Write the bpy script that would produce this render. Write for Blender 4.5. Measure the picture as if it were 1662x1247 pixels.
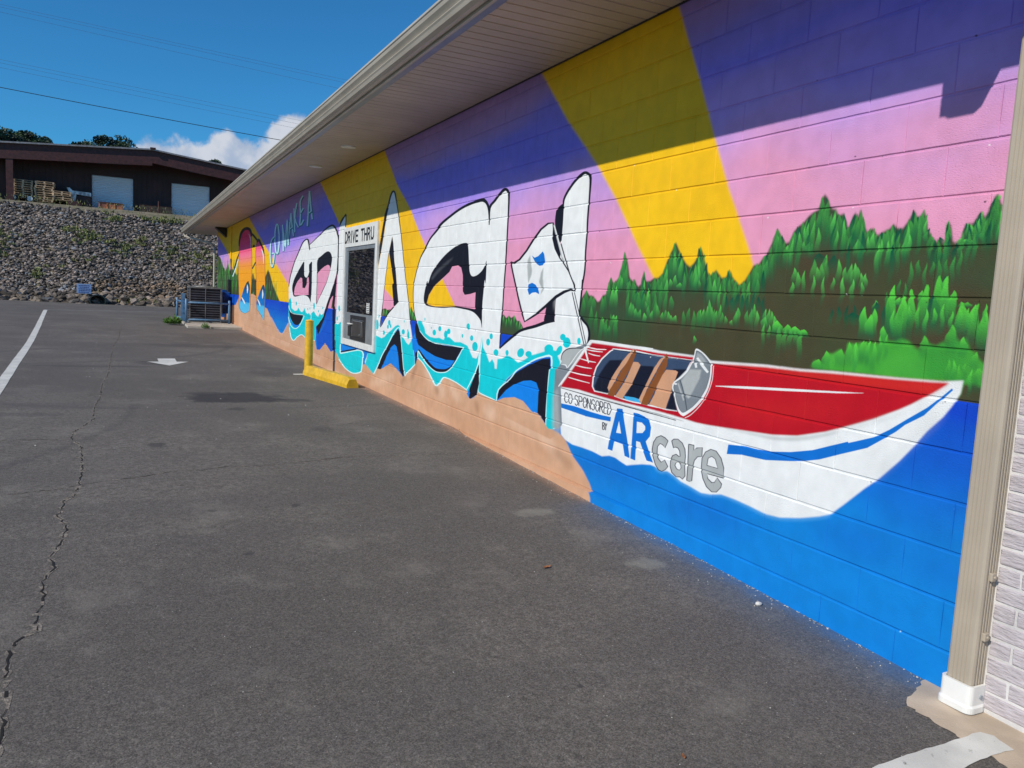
import bpy, bmesh, math, random
import numpy as np
from mathutils import Vector, Matrix

for _o in list(bpy.data.objects):
    bpy.data.objects.remove(_o)
SC = bpy.context.scene
COL = SC.collection
Z0 = 3.0            # world height of the reference mortar joint (third from the top) on the painted wall

# ---------------------------------------------------------------- camera
F, YAW, PITCH, ROLL = 1280.14, 0.459773, -0.106344, 0.054818
fw = Vector((math.sin(YAW) * math.cos(PITCH), math.cos(YAW) * math.cos(PITCH), math.sin(PITCH)))
r0 = Vector((math.cos(YAW), -math.sin(YAW), 0)); u0 = r0.cross(fw)
rt = r0 * math.cos(ROLL) + u0 * math.sin(ROLL); up = -r0 * math.sin(ROLL) + u0 * math.cos(ROLL)
cd = bpy.data.cameras.new('camera'); cam = bpy.data.objects.new('camera', cd); COL.objects.link(cam)
M = Matrix.Identity(4)
for i in range(3):
    M[i][0], M[i][1], M[i][2] = rt[i], up[i], -fw[i]
M[0][3], M[1][3], M[2][3] = -2.98619, 0.0, Z0 - 1.52504
cam.matrix_world = M
cd.sensor_width = 36; cd.lens = 36 * F / 1662; cd.clip_start = 0.05; cd.clip_end = 3000
SC.camera = cam

# ---------------------------------------------------------------- light and sky
LD = Vector((1.0, 0.34, -0.80)).normalized()        # direction the sunlight travels
SUN_EL = math.asin(-LD.z); SUN_AZ = math.atan2(-LD.x, -LD.y)
sl = bpy.data.lights.new('sun', 'SUN'); sl.energy = SUN_STRENGTH = 4.05; sl.angle = math.radians(0.5); sl.color = (1.0, 0.935, 0.815)
so = bpy.data.objects.new('sun', sl); COL.objects.link(so); so.rotation_euler = LD.to_track_quat('-Z', 'Y').to_euler(); so.location = (-20, -8, 20)
w = bpy.data.worlds.new('World'); SC.world = w; w.use_nodes = True
SKY_STRENGTH = 0.085
nt = w.node_tree; nt.nodes.clear()
def _n(nt, t, **k):
    n = nt.nodes.new(t)
    for a, b in k.items():
        if a == 'op': n.operation = b
        else: setattr(n, a, b)
    return n
def mth(nt, op, a, b=None, c=None, clamp=False):
    n = nt.nodes.new('ShaderNodeMath'); n.operation = op; n.use_clamp = clamp
    for i, v in enumerate((a, b, c)):
        if v is None: continue
        if isinstance(v, (int, float)): n.inputs[i].default_value = v
        else: nt.links.new(v, n.inputs[i])
    return n.outputs[0]
def mixc(nt, f, a, b, mode='MIX'):
    n = nt.nodes.new('ShaderNodeMix'); n.data_type = 'RGBA'; n.blend_type = mode
    for i, v in ((0, f), (6, a), (7, b)):
        if isinstance(v, (int, float)): n.inputs[i].default_value = v
        elif isinstance(v, (tuple, list)): n.inputs[i].default_value = (*v[:3], 1)
        else: nt.links.new(v, n.inputs[i])
    return n.outputs[2]
def smooth(nt, v, lo, hi):
    n = nt.nodes.new('ShaderNodeMapRange'); n.interpolation_type = 'SMOOTHSTEP'
    n.inputs[1].default_value = lo; n.inputs[2].default_value = hi
    nt.links.new(v, n.inputs[0]); return n.outputs[0]
sky = _n(nt, 'ShaderNodeTexSky', sky_type='NISHITA'); sky.sun_disc = False
sky.sun_elevation = SUN_EL; sky.sun_rotation = SUN_AZ; sky.altitude = 60; sky.air_density = 1.0; sky.dust_density = 0.0; sky.ozone_density = 5.0
tc = _n(nt, 'ShaderNodeTexCoord'); sp = _n(nt, 'ShaderNodeSeparateXYZ'); nt.links.new(tc.outputs['Generated'], sp.inputs[0])
az = mth(nt, 'MULTIPLY', mth(nt, 'ARCTAN2', sp.outputs[0], sp.outputs[1]), 57.2958)
el = mth(nt, 'MULTIPLY', mth(nt, 'ARCSINE', sp.outputs[2]), 57.2958)
nz = _n(nt, 'ShaderNodeTexNoise'); nz.inputs['Scale'].default_value = 16; nz.inputs['Detail'].default_value = 9; nz.inputs['Roughness'].default_value = 0.58
nt.links.new(tc.outputs['Generated'], nz.inputs['Vector'])
nb = _n(nt, 'ShaderNodeTexNoise'); nb.inputs['Scale'].default_value = 3.2; nb.inputs['Detail'].default_value = 4
nt.links.new(tc.outputs['Generated'], nb.inputs['Vector'])
blob = None
for (a0, e0, ra, re) in ((3.0, 6.6, 3.2, 2.8), (6.0, 6.9, 3.2, 2.9), (9.0, 7.4, 3.2, 3.0), (10.6, 9.9, 2.6, 1.9), (14.0, 7.5, 3.5, 3.0), (24, 6, 7, 4), (-30, 3, 12, 3.5), (60, 5, 16, 5), (110, 5, 22, 6), (-120, 6, 26, 6), (170, 5, 20, 6)):
    dx = mth(nt, 'DIVIDE', mth(nt, 'SUBTRACT', az, a0), ra); dy = mth(nt, 'DIVIDE', mth(nt, 'SUBTRACT', el, e0), re)
    d = mth(nt, 'SUBTRACT', 1.0, mth(nt, 'ADD', mth(nt, 'MULTIPLY', dx, dx), mth(nt, 'MULTIPLY', dy, dy)))
    blob = d if blob is None else mth(nt, 'MAXIMUM', blob, d)
dens = mth(nt, 'ADD', mth(nt, 'MULTIPLY', blob, 0.9), mth(nt, 'MULTIPLY', mth(nt, 'SUBTRACT', nz.outputs[0], 0.5), 3.0))
mask = mth(nt, 'MULTIPLY', smooth(nt, dens, 0.0, 0.42), mth(nt, 'MULTIPLY', smooth(nt, blob, -0.6, 0.1), 0.9))
wisp = mth(nt, 'MULTIPLY', smooth(nt, nb.outputs[0], 0.55, 0.8), 0.07)
n2 = _n(nt, 'ShaderNodeTexNoise'); n2.inputs['Scale'].default_value = 26; n2.inputs['Detail'].default_value = 6
mp = _n(nt, 'ShaderNodeMapping'); mp.inputs['Location'].default_value = (0.02, 0.01, -0.03); nt.links.new(tc.outputs['Generated'], mp.inputs[0]); nt.links.new(mp.outputs[0], n2.inputs['Vector'])
ccol = mixc(nt, smooth(nt, n2.outputs[0], 0.38, 0.62), (4.9, 5.7, 7.3), (8.0, 8.2, 8.8))
blue = mixc(nt, 1.0, sky.outputs[0], (0.31, 0.98, 1.32), 'MULTIPLY')
skyc = mixc(nt, mth(nt, 'MAXIMUM', mask, wisp), blue, ccol)
bg = _n(nt, 'ShaderNodeBackground'); bg.inputs[1].default_value = SKY_STRENGTH; nt.links.new(skyc, bg.inputs[0])
wo = _n(nt, 'ShaderNodeOutputWorld'); nt.links.new(bg.outputs[0], wo.inputs[0])
SC.view_settings.view_transform = 'Standard'; SC.view_settings.look = 'None'; SC.view_settings.gamma = 1; SC.view_settings.use_curve_mapping = False
SC.view_settings.exposure = 0.0
SC.render.engine = 'CYCLES'; SC.cycles.use_denoising = True; SC.cycles.max_bounces = 8
MURAL = [
("Y",0,0.012,1.0,["5915,400 5806,284 5317,-183 4883,-540 4599,-813 4307,-1137 4108,-1343 4025,-1442 3138,-1426 3227,-1288 3283,-1174 3477,-848 3631,-546 3812,-173 4062,298 4183,500"],None),
("Y",0,0.012,1.0,["14420,625 12321,-524 10898,-1070 9798,-1491 9422,-1614 9112,-1769 7301,-1708 7426,-1620 7806,-1349 8369,-991 8634,-789 8959,-528 9477,-208 10063,278 10438,513"],None),
("Y",0,0.02,1.0,["32248,649 29776,65 28478,-223 27017,-557 25730,-1116 23632,-1828 18537,-2008 15068,-1893 15690,-1699 16503,-1461 18123,-991 19754,-532 22424,279 23440,568"],None),
("D",0,0.02,1.0,["31368,-707 30103,-515 29278,-642 28472,-928 27720,-1099 27058,-869 26525,-1109 25896,-1039 24819,-1233 23993,-1148 23185,-1308 19684,-1400 19083,-1143 18811,-1230 18356,-1493 17366,-1864 18537,-2008 31156,-2200"],None),
("D",0,0.006,1.0,["4999,-1512 4939,-1460 4904,-1431 4862,-1464 4808,-1468 4746,-1506 4721,-1500 4685,-1460 4645,-1454 4623,-1394 4600,-1338 4556,-1378 4503,-1340 4471,-1251 4449,-1166 4401,-1252 4372,-1340 4324,-1366 4317,-1346 4275,-1397 4242,-1381 4218,-1295 4184,-1361 4142,-1360 4103,-1341 4061,-1341 4016,-1312 3985,-1244 3959,-1197 3926,-1151 3911,-1125 3872,-1176 3836,-1219 3794,-1257 3756,-1276 3729,-1258 3697,-1227 3677,-1160 3651,-1201 3616,-1265 3589,-1314 3574,-1328 3524,-1297 3472,-1341 3440,-1337 3413,-1298 3383,-1341 3328,-1379 3289,-1354 3263,-1320 3233,-1275 3193,-1267 3168,-1235 3137,-1211 3113,-1180 3143,-1212 3102,-1148 3085,-1089 3050,-1131 3018,-1167 2992,-1163 2972,-1115 2949,-1092 2913,-1073 2885,-1044 2857,-1027 2822,-1011 2809,-970 2796,-946 2774,-966 2751,-1014 2721,-1023 2700,-1052 2670,-1045 2656,-1086 2636,-1115 2620,-1062 2606,-1045 2590,-1069 2580,-1032 2550,-1111 2530,-1138 2516,-1126 2501,-1122 2477,-1154 2452,-1142 2420,-1131 2398,-1111 2381,-1129 2352,-1130 2327,-1099 2308,-1057 2286,-1089 2271,-1082 2260,-1059 2245,-1092 2235,-1137 2213,-1170 2187,-1196 2172,-1178 2156,-1201 2149,-1189 2152,-1126 2143,-1115 2130,-1135 2116,-1195 2100,-1203 2082,-1184 2072,-1131 2039,-1129 2019,-1096 2011,-1085 1994,-1109 1975,-1069 1964,-1033 1950,-1025 1934,-1065 1917,-1078 1809,-1082 1715,-1853 2991,-1851 4468,-1873 4961,-1827 5027,-1650"],None),
("D",0,0.004,1.0,["6309,-1856 6314,-1668 6270,-1658 6212,-1687 6162,-1662 6115,-1682 6057,-1657 6001,-1700 5950,-1698 5877,-1753 6003,-1821"],None),
("D",0,0.004,1.0,["9915,-1841 9928,-1738 9775,-1722 9696,-1742 9585,-1727 9508,-1757 9683,-1842"],None),
("D",0,0.004,1.0,["8840,-1856 8812,-1700 8768,-1667 8714,-1717 8648,-1745 8558,-1842"],None),
("A",0,0,1.0,["1500,-1829 31000,-1829 31000,-3300 1500,-3300"],None),
("A1",1,0.07,0.55,["2091,-1992 2065,-2009 2185,-2032 2290,-2031 2402,-2015 2552,-1995 2527,-1952 2438,-1915 2415,-1911 2304,-1915 2197,-1934 2171,-1971"],None),
("A1",1,0.07,0.55,["1939,-2362 1915,-2375 2026,-2410 2123,-2420 2228,-2415 2366,-2411 2343,-2365 2262,-2321 2240,-2314 2137,-2307 2038,-2315 2014,-2349"],None),
("A1",1,0.07,0.55,["1784,-2509 1762,-2521 1864,-2559 1953,-2573 2048,-2571 2175,-2573 2154,-2529 2080,-2483 2060,-2475 1966,-2464 1875,-2468 1853,-2500"],None),
("A1",1,0.07,0.55,["3080,-2637 3038,-2652 3238,-2712 3415,-2736 3607,-2741 3870,-2751 3823,-2686 3666,-2615 3624,-2603 3433,-2583 3254,-2584 3212,-2627"],None),
("A1",1,0.07,0.55,["2171,-2512 2143,-2526 2271,-2569 2382,-2583 2502,-2583 2663,-2585 2635,-2535 2541,-2483 2515,-2475 2397,-2462 2283,-2467 2256,-2502"],None),
("A2",1,0.07,0.55,["2464,-2754 2432,-2766 2582,-2822 2713,-2846 2855,-2854 3047,-2868 3014,-2811 2900,-2747 2870,-2736 2729,-2714 2595,-2711 2563,-2748"],None),
("A2",1,0.07,0.55,["2035,-2679 2009,-2690 2128,-2737 2232,-2757 2344,-2761 2493,-2769 2468,-2720 2380,-2665 2357,-2656 2246,-2639 2140,-2639 2115,-2672"],None),
("A1",1,0.07,0.55,["3896,-2595 3839,-2613 4117,-2681 4365,-2708 4639,-2713 5019,-2724 4948,-2645 4719,-2561 4659,-2548 4387,-2526 4135,-2530 4078,-2581"],None),
("S",0,0.006,1.0,["33113,-1771 26795,-2182 25534,-2163 24914,-2126 24471,-1983 24150,-1875 23106,-1758 21853,-1750 21405,-1742 20883,-1783 19432,-2022 19066,-2045 18506,-2238 18506,-2244 17471,-2495 16989,-2498 16393,-2248 16106,-2505 15790,-2556 15502,-2477 15004,-2385 14721,-2424 14449,-2373 13958,-2417 13834,-2440 13705,-2563 13465,-2548 13086,-2405 12652,-2514 12455,-2481 12177,-2533 11880,-2629 11258,-2659 10860,-2618 10748,-2541 10637,-2518 10262,-2598 10064,-2511 9501,-2391 9128,-2464 8971,-2511 8862,-2455 8588,-2333 8458,-2236 8289,-2276 8077,-2364 7871,-2468 7743,-2426 7646,-2370 7468,-2362 7228,-2378 7017,-2413 6920,-2492 6819,-2465 6740,-2390 6624,-2404 6449,-2420 6335,-2433 6179,-2383 5969,-2350 5801,-2358 5635,-2425 5544,-2424 5422,-2480 5312,-2503 5172,-2518 5069,-2554 4959,-2649 4794,-2727 4695,-2799 4626,-2885 4582,-3106 7885,-3383 32669,-4875"],None),
("S2",0,0.04,0.75,["8301,-2377 7699,-2574 7544,-2509 8125,-2312"],None),
("S2",0,0.04,0.75,["6623,-2546 6473,-2637 6289,-2567 6433,-2477"],None),
("S2",0,0.04,0.75,["5909,-2606 5256,-2640 5213,-2582 5856,-2543"],None),
("S2",0,0.04,0.75,["9338,-2513 10410,-2755 10331,-2800 9273,-2555"],None),
("S2",0,0.04,0.75,["11678,-2771 12887,-2800 12960,-2863 11738,-2828"],None),
("S2",0,0.04,0.75,["7526,-2448 7257,-2570 7135,-2524 7396,-2402"],None),
("S2",0,0.04,0.75,["6184,-2506 5927,-2599 5838,-2550 6089,-2456"],None),
("S2",0,0.04,0.75,["13339,-2698 14081,-2656 14207,-2709 13453,-2748"],None),
("S2",0,0.04,0.75,["17308,-2718 16248,-2703 16159,-2642 17208,-2654"],None),
("S2",0,0.04,0.75,["5473,-2624 5111,-2724 5048,-2676 5403,-2575"],None),
("S1",0,0.03,0.7,["8551,-2317 8703,-2498 8607,-2498 8459,-2319"],None),
("S1",0,0.03,0.7,["8950,-2502 9057,-2588 8959,-2592 8854,-2506"],None),
("S1",0,0.03,0.7,["7939,-2513 7818,-2577 7709,-2543 7827,-2479"],None),
("S1",0,0.03,0.7,["6818,-2497 6746,-2604 6683,-2589 6754,-2483"],None),
("S1",0,0.03,0.7,["4910,-2719 5199,-2637 5258,-2679 4963,-2761"],None),
("S1",0,0.03,0.7,["6157,-2444 5571,-2485 5547,-2455 6129,-2412"],None),
("S2",0,0.004,0.6,["18561,-2223 18261,-2302 17855,-2407 17517,-2483 17315,-2515 17138,-2519 16953,-2489 16733,-2412 16508,-2310 16352,-2237 16437,-2234 16593,-2307 16818,-2409 17029,-2482 17146,-2502 17246,-2498 17431,-2468 17761,-2393 18162,-2288 18459,-2209"],None),
("W",1,0.002,1.0,["15761,-962 15433,-806 15115,-674 14797,-638 14663,-665 14544,-792 14512,-840 14501,-730 13811,-626 13243,-532 12830,-503 12604,-558 12456,-653 12375,-748 12375,-985 12389,-1167 12488,-1305 12665,-1474 12850,-1619 13042,-1758 13237,-1921 13273,-1981 13618,-2118 13798,-2174 13845,-2181 13838,-2413 14056,-2423 14569,-2394 14724,-2426 15028,-2391 15446,-2463 15792,-2556 16078,-2505 16260,-2325 16415,-2129 16350,-1889 16402,-1735 16437,-1473 16213,-1236"],None),
("T",0,0.002,1.0,["16397,-1770 16211,-1731 16108,-1799 16091,-1928 15748,-1974 15513,-1954 15405,-1894 15225,-1955 15055,-1971 14896,-1932 14849,-1875 14677,-1967 14518,-1983 14418,-1957 14311,-1995 14215,-1960 14024,-1911 13824,-1975 13679,-2000 13549,-1934 13410,-1958 13195,-1910 13095,-1847 13237,-1921 13273,-1981 13618,-2118 13798,-2174 13845,-2181 13838,-2413 14056,-2423 14569,-2394 14724,-2426 15028,-2391 15446,-2463 15792,-2556 16078,-2505 16260,-2325 16415,-2129"],None),
("T",1,0,1,["15559,-1824 15573,-1853 15613,-1866 15656,-1856 15677,-1828 15663,-1799 15623,-1786 15580,-1797"],None),
("T",1,0,1,["13944,-1825 13958,-1870 14003,-1889 14053,-1873 14079,-1829 14065,-1785 14019,-1765 13969,-1782"],None),
("T",1,0,1,["13609,-1901 13618,-1915 13643,-1922 13670,-1917 13683,-1903 13674,-1889 13648,-1882 13621,-1887"],None),
("T",1,0,1,["13301,-1835 13310,-1851 13334,-1858 13360,-1852 13372,-1837 13364,-1821 13339,-1814 13314,-1820"],None),
("T",1,0,1,["14493,-1896 14501,-1913 14526,-1921 14552,-1915 14565,-1898 14557,-1881 14532,-1874 14506,-1880"],None),
("T",1,0,1,["14326,-1880 14332,-1893 14349,-1899 14368,-1894 14377,-1881 14371,-1868 14354,-1861 14335,-1866"],None),
("K",1,0,1.0,["16376,-1937 16112,-2005 15503,-2028 14895,-2020 14911,-2025 15142,-2163 15418,-2233 15712,-2249 16091,-2162 16296,-2053"],None),
("B",1,0,1.0,["16358,-2067 16154,-2165 15835,-2232 15534,-2239 15248,-2213 15413,-2273 15706,-2295 16017,-2253 16282,-2159"],None),
("R",0,0,1.0,["16437,-2120 16375,-2164 16284,-2226 16170,-2276 16029,-2305 15868,-2321 15705,-2324 15548,-2310 15403,-2284 15277,-2252 15172,-2216 15082,-2176 15007,-2137 14921,-2097 14845,-2056 14861,-2025 15026,-2016 15268,-2020 15499,-2024 15695,-2025 15880,-2025 16029,-2019 16136,-2003 16216,-1979 16276,-1955 16316,-1930 16336,-1905 16348,-1888 16416,-1891 16404,-1909 16384,-1935 16341,-1961 16277,-1987 16190,-2012 16065,-2031 15897,-2038 15705,-2037 15507,-2036 15273,-2032 15039,-2028 14906,-2034 14902,-2056 14974,-2094 15061,-2134 15136,-2173 15224,-2213 15324,-2247 15443,-2276 15573,-2300 15700,-2311 15835,-2309 15981,-2293 16110,-2267 16218,-2219 16308,-2158 16370,-2114"],None),
("R",0,0,1.0,["16298,-2328 16254,-2380 16190,-2451 16114,-2509 16025,-2542 15919,-2561 15787,-2562 15659,-2538 15542,-2500 15423,-2466 15288,-2437 15147,-2411 15032,-2397 14927,-2402 14822,-2419 14747,-2432 14700,-2420 14774,-2407 14887,-2390 15025,-2384 15175,-2400 15327,-2429 15470,-2459 15597,-2495 15710,-2531 15798,-2549 15873,-2547 15960,-2531 16042,-2500 16116,-2444 16179,-2374 16223,-2322"],None),
("R",0,0,1.0,["14252,-2093 14239,-2075 14222,-2048 14211,-2022 14215,-1998 14226,-1976 14234,-1960 14276,-1963 14268,-1978 14257,-2001 14253,-2024 14263,-2049 14281,-2075 14294,-2094"],None),
("K",0,0,1.0,["12399,-1241 12418,-1398 12466,-1630 12507,-1771 12463,-1806 12400,-2449 12495,-2480 12554,-2489 12641,-1812 12618,-1680 12647,-1615 12800,-1685 12950,-1814 13182,-2007 13639,-2313 13771,-2198 13799,-2168 13618,-2118 13273,-1981 13042,-1758 12850,-1619 12592,-1417"],None),
("A3",0,0,1.0,["12580,-1820 12639,-1831 12554,-2489 12652,-2517 13087,-2405 13470,-2549 13677,-2561 13767,-2341 13639,-2313 13332,-2213 12969,-1997"],None),
("D",0,0,1.0,["12605,-1623 12621,-1812 12722,-1816 12675,-1710"],None),
("K",1,0,1.0,["14986,-1031 15278,-1120 15607,-1240 15946,-1388 16081,-1529 15972,-1655 15784,-1698 15376,-1673 14932,-1653 14558,-1673 14344,-1743 14280,-1773 14289,-1699 14246,-1530 14265,-1196 14284,-1049 14480,-1088 14528,-1108 14512,-1236 14656,-1321 14814,-1320 14927,-1277 14946,-1135"],None),
("P",0,0,1.0,["15883,-1631 15806,-1526 15584,-1410 15251,-1325 15110,-1342 15079,-1452 15059,-1518 14842,-1521 14692,-1449 14655,-1331 14527,-1321 14490,-1406 14502,-1512 14511,-1640 14933,-1650 15435,-1663 15787,-1675"],None),
("K",1,0,1.0,["13852,-1032 13539,-964 13237,-914 13026,-905 12855,-944 12763,-1021 12792,-1115 12899,-1237 13088,-1400 13372,-1559 13671,-1705 13839,-1786 13847,-1505 13847,-1250"],None),
("P",0,0,1.0,["13813,-1261 13599,-1202 13294,-1146 13040,-1121 12912,-1142 12864,-1190 12975,-1294 13130,-1410 13417,-1560 13672,-1695 13813,-1770 13814,-1505"],None),
("K",0,0,1.0,["16399,-1509 16389,-1483 16373,-1446 16343,-1402 16300,-1354 16244,-1300 16170,-1238 16061,-1160 15934,-1075 15834,-1012 15790,-988 15770,-984 15722,-966 15626,-921 15507,-864 15389,-810 15282,-762 15176,-716 15072,-681 14965,-660 14860,-649 14780,-645 14754,-646 14742,-650 14708,-667 14664,-704 14620,-752 14585,-792 14562,-815 14548,-830 14538,-839 14486,-841 14481,-831 14476,-816 14483,-792 14507,-753 14544,-704 14588,-665 14637,-641 14716,-624 14816,-621 14922,-627 15041,-642 15157,-666 15265,-704 15370,-751 15476,-801 15591,-855 15707,-913 15800,-958 15844,-975 15868,-980 15915,-1005 16018,-1069 16147,-1155 16257,-1234 16329,-1296 16381,-1351 16420,-1400 16446,-1445 16458,-1483 16465,-1508"],None),
("K",0,0,1.0,["14478,-746 14290,-715 14031,-672 13787,-632 13581,-596 13389,-563 13215,-538 13059,-522 12923,-514 12827,-515 12767,-522 12704,-539 12640,-562 12583,-590 12535,-621 12493,-654 12459,-680 12432,-705 12413,-747 12404,-817 12401,-903 12402,-983 12404,-1051 12409,-1112 12417,-1166 12429,-1215 12445,-1257 12456,-1286 12385,-1288 12374,-1259 12359,-1218 12347,-1169 12339,-1114 12335,-1053 12332,-986 12330,-906 12329,-820 12336,-749 12351,-707 12373,-679 12403,-653 12440,-620 12486,-586 12545,-555 12613,-527 12704,-500 12835,-484 12976,-486 13119,-499 13273,-520 13444,-548 13634,-583 13835,-620 14076,-661 14335,-704 14522,-735"],None),
("W",0,0.002,1.0,["11981,-385 12231,-497 12357,-584 12374,-753 12345,-1133 12364,-1419 12379,-1803 12410,-2192 12420,-2437 12289,-2504 12038,-2606 11722,-2689 11251,-2717 10918,-2677 10799,-2595 10729,-2389 10798,-2352 10994,-2342 11537,-2417 12015,-2476 12031,-2358 11068,-2286 11269,-713 11906,-681 11939,-424"],None),
("T",0,0.002,1.0,["12444,-2060 12363,-2050 12250,-2055 12143,-2023 12058,-2003 11994,-2333 12050,-2476 11954,-2479 11464,-2412 11009,-2354 10824,-2364 10764,-2416 10781,-2564 10856,-2653 11251,-2717 11722,-2689 12038,-2606 12289,-2504 12420,-2437 12424,-2242"],None),
("R",0,0,1.0,["12078,-2349 12083,-2388 12089,-2440 12078,-2479 12045,-2494 11983,-2492 11905,-2481 11777,-2464 11617,-2440 11458,-2418 11297,-2397 11135,-2376 11008,-2364 10929,-2360 10880,-2362 10843,-2369 10814,-2379 10797,-2393 10787,-2419 10785,-2462 10791,-2517 10804,-2565 10814,-2600 10828,-2627 10872,-2649 10968,-2672 11104,-2694 11246,-2706 11393,-2705 11552,-2695 11703,-2677 11852,-2647 11994,-2608 12095,-2579 12143,-2591 12042,-2620 11897,-2659 11742,-2691 11583,-2709 11417,-2720 11257,-2720 11100,-2706 10952,-2683 10841,-2656 10784,-2628 10767,-2597 10757,-2562 10744,-2514 10738,-2459 10740,-2414 10750,-2387 10771,-2370 10806,-2358 10854,-2349 10918,-2346 11009,-2351 11143,-2364 11307,-2384 11470,-2405 11632,-2428 11791,-2452 11918,-2469 11991,-2478 12007,-2481 12021,-2473 12031,-2436 12026,-2384 12020,-2346"],None),
("B",0,0,1.0,["12024,-2335 11162,-2337 11235,-2362 11667,-2418 12008,-2462"],None),
("K",0,0,1.0,["11999,-2472 11888,-2458 11732,-2439 11577,-2419 11419,-2399 11262,-2378 11153,-2364 11165,-2348 11275,-2360 11435,-2378 11595,-2397 11751,-2418 11906,-2440 12016,-2456"],None),
("T",1,0,1,["12136,-1804 12148,-1839 12187,-1854 12229,-1842 12250,-1808 12238,-1774 12199,-1758 12157,-1771"],None),
("T",1,0,1,["12257,-1964 12268,-1989 12302,-2001 12338,-1992 12355,-1969 12344,-1944 12310,-1932 12274,-1941"],None),
("T",1,0,1,["12169,-1928 12174,-1939 12189,-1944 12205,-1940 12212,-1930 12207,-1919 12192,-1914 12176,-1918"],None),
("K",0,0,1.0,["11983,-374 12030,-387 12096,-407 12158,-425 12205,-440 12248,-455 12285,-472 12310,-495 12326,-519 12336,-536 12291,-542 12264,-527 12225,-507 12186,-489 12149,-474 12109,-460 12067,-444 12018,-423 11967,-401 11932,-385"],None),
("K",0,0,1.0,["11993,-381 11985,-410 11975,-450 11968,-488 11971,-522 11977,-553 11982,-575 11931,-579 11926,-557 11920,-526 11918,-492 11924,-453 11934,-413 11942,-385"],None),
("K",0,0,1.0,["12380,-671 12385,-733 12391,-823 12394,-917 12389,-1013 12381,-1113 12378,-1192 12388,-1240 12404,-1268 12416,-1286 12370,-1288 12356,-1270 12336,-1242 12324,-1193 12325,-1114 12333,-1015 12340,-919 12342,-826 12342,-736 12341,-673"],None),
("W",0,0.002,1.0,["9669,-263 9810,-364 9929,-730 10051,-986 10138,-1175 10194,-1407 10219,-1772 10221,-2091 10248,-2340 10545,-2365 10653,-2494 10587,-2522 10397,-2570 10214,-2609 10056,-2486 9853,-2330 9682,-2197 9370,-2029 9234,-1938 9157,-1971 9089,-2137 8996,-2314 8906,-2475 8732,-2412 8560,-2323 8575,-2268 8693,-2022 8778,-1874 8877,-1619 8979,-1401 9137,-1087 9255,-820 9393,-547 9534,-336 9605,-270","9607,-825 9714,-1008 9798,-1240 9823,-1339 9864,-1475 9901,-1646 9954,-1851 9970,-1968 9760,-1834 9546,-1747 9256,-1629 9329,-1469 9384,-1307 9478,-1134 9560,-914"],None),
("T",0,0.002,1.0,["10038,-2137 9767,-2084 9659,-2032 9515,-1990 9342,-1925 9238,-1903 9167,-1916 9083,-2039 8980,-2053 8909,-2091 8808,-2115 8733,-2068 8707,-2025 8575,-2268 8560,-2323 8732,-2412 8906,-2475 8996,-2314 9089,-2137 9157,-1971 9256,-1954 9370,-2029 9682,-2197 9853,-2330 10056,-2486 10214,-2609 10397,-2570 10618,-2516 10545,-2365 10248,-2340 10229,-2100"],None),
("T",0,0.002,1.0,["10225,-2092 10112,-2094 9984,-2104 9827,-2125 9743,-2075 9628,-2050 9376,-1987 9353,-2164 10212,-2322"],None),
("T",1,0,1,["10045,-1945 10059,-1992 10106,-2014 10158,-1998 10184,-1953 10169,-1905 10122,-1884 10071,-1901"],None),
("T",1,0,1,["9538,-1893 9550,-1918 9585,-1930 9623,-1922 9641,-1898 9629,-1873 9594,-1861 9556,-1869"],None),
("T",1,0,1,["9600,-1948 9610,-1967 9637,-1976 9667,-1970 9681,-1953 9672,-1933 9644,-1924 9614,-1930"],None),
("T",1,0,1,["9492,-1934 9500,-1951 9523,-1959 9549,-1954 9561,-1937 9553,-1920 9530,-1911 9505,-1917"],None),
("T",1,0,1,["9761,-2032 9772,-2054 9805,-2065 9840,-2058 9857,-2038 9845,-2016 9812,-2005 9777,-2012"],None),
("T",1,0,1,["10028,-1832 10032,-1848 10047,-1855 10063,-1849 10072,-1834 10067,-1818 10053,-1810 10036,-1816"],None),
("T",1,0,1,["8963,-1973 8978,-1996 9019,-2008 9063,-2002 9084,-1980 9069,-1957 9027,-1945 8984,-1952"],None),
("T",1,0,1,["8793,-1999 8802,-2033 8832,-2049 8866,-2037 8883,-2005 8874,-1971 8844,-1955 8810,-1967"],None),
("T",1,0,1,["8838,-1950 8843,-1962 8859,-1968 8875,-1964 8884,-1953 8878,-1940 8863,-1935 8846,-1939"],None),
("T",1,0,1,["8992,-1850 8995,-1862 9003,-1868 9014,-1863 9019,-1852 9017,-1839 9008,-1834 8998,-1839"],None),
("K",0,0,1.0,["10070,-2527 9852,-2343 9638,-2199 9399,-2038 9232,-1957 9158,-1990 9068,-2156 8981,-2308 8910,-2476 8966,-2509 9118,-2445 9168,-2325 9275,-2171 9349,-2150 9488,-2199 9660,-2326 9833,-2491 9903,-2517 10044,-2520"],None),
("B",0,0,1.0,["9883,-2515 9654,-2327 9660,-2326 9488,-2199 9349,-2150 9257,-2170 9173,-2283 9111,-2441 9464,-2392 9608,-2434"],None),
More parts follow.
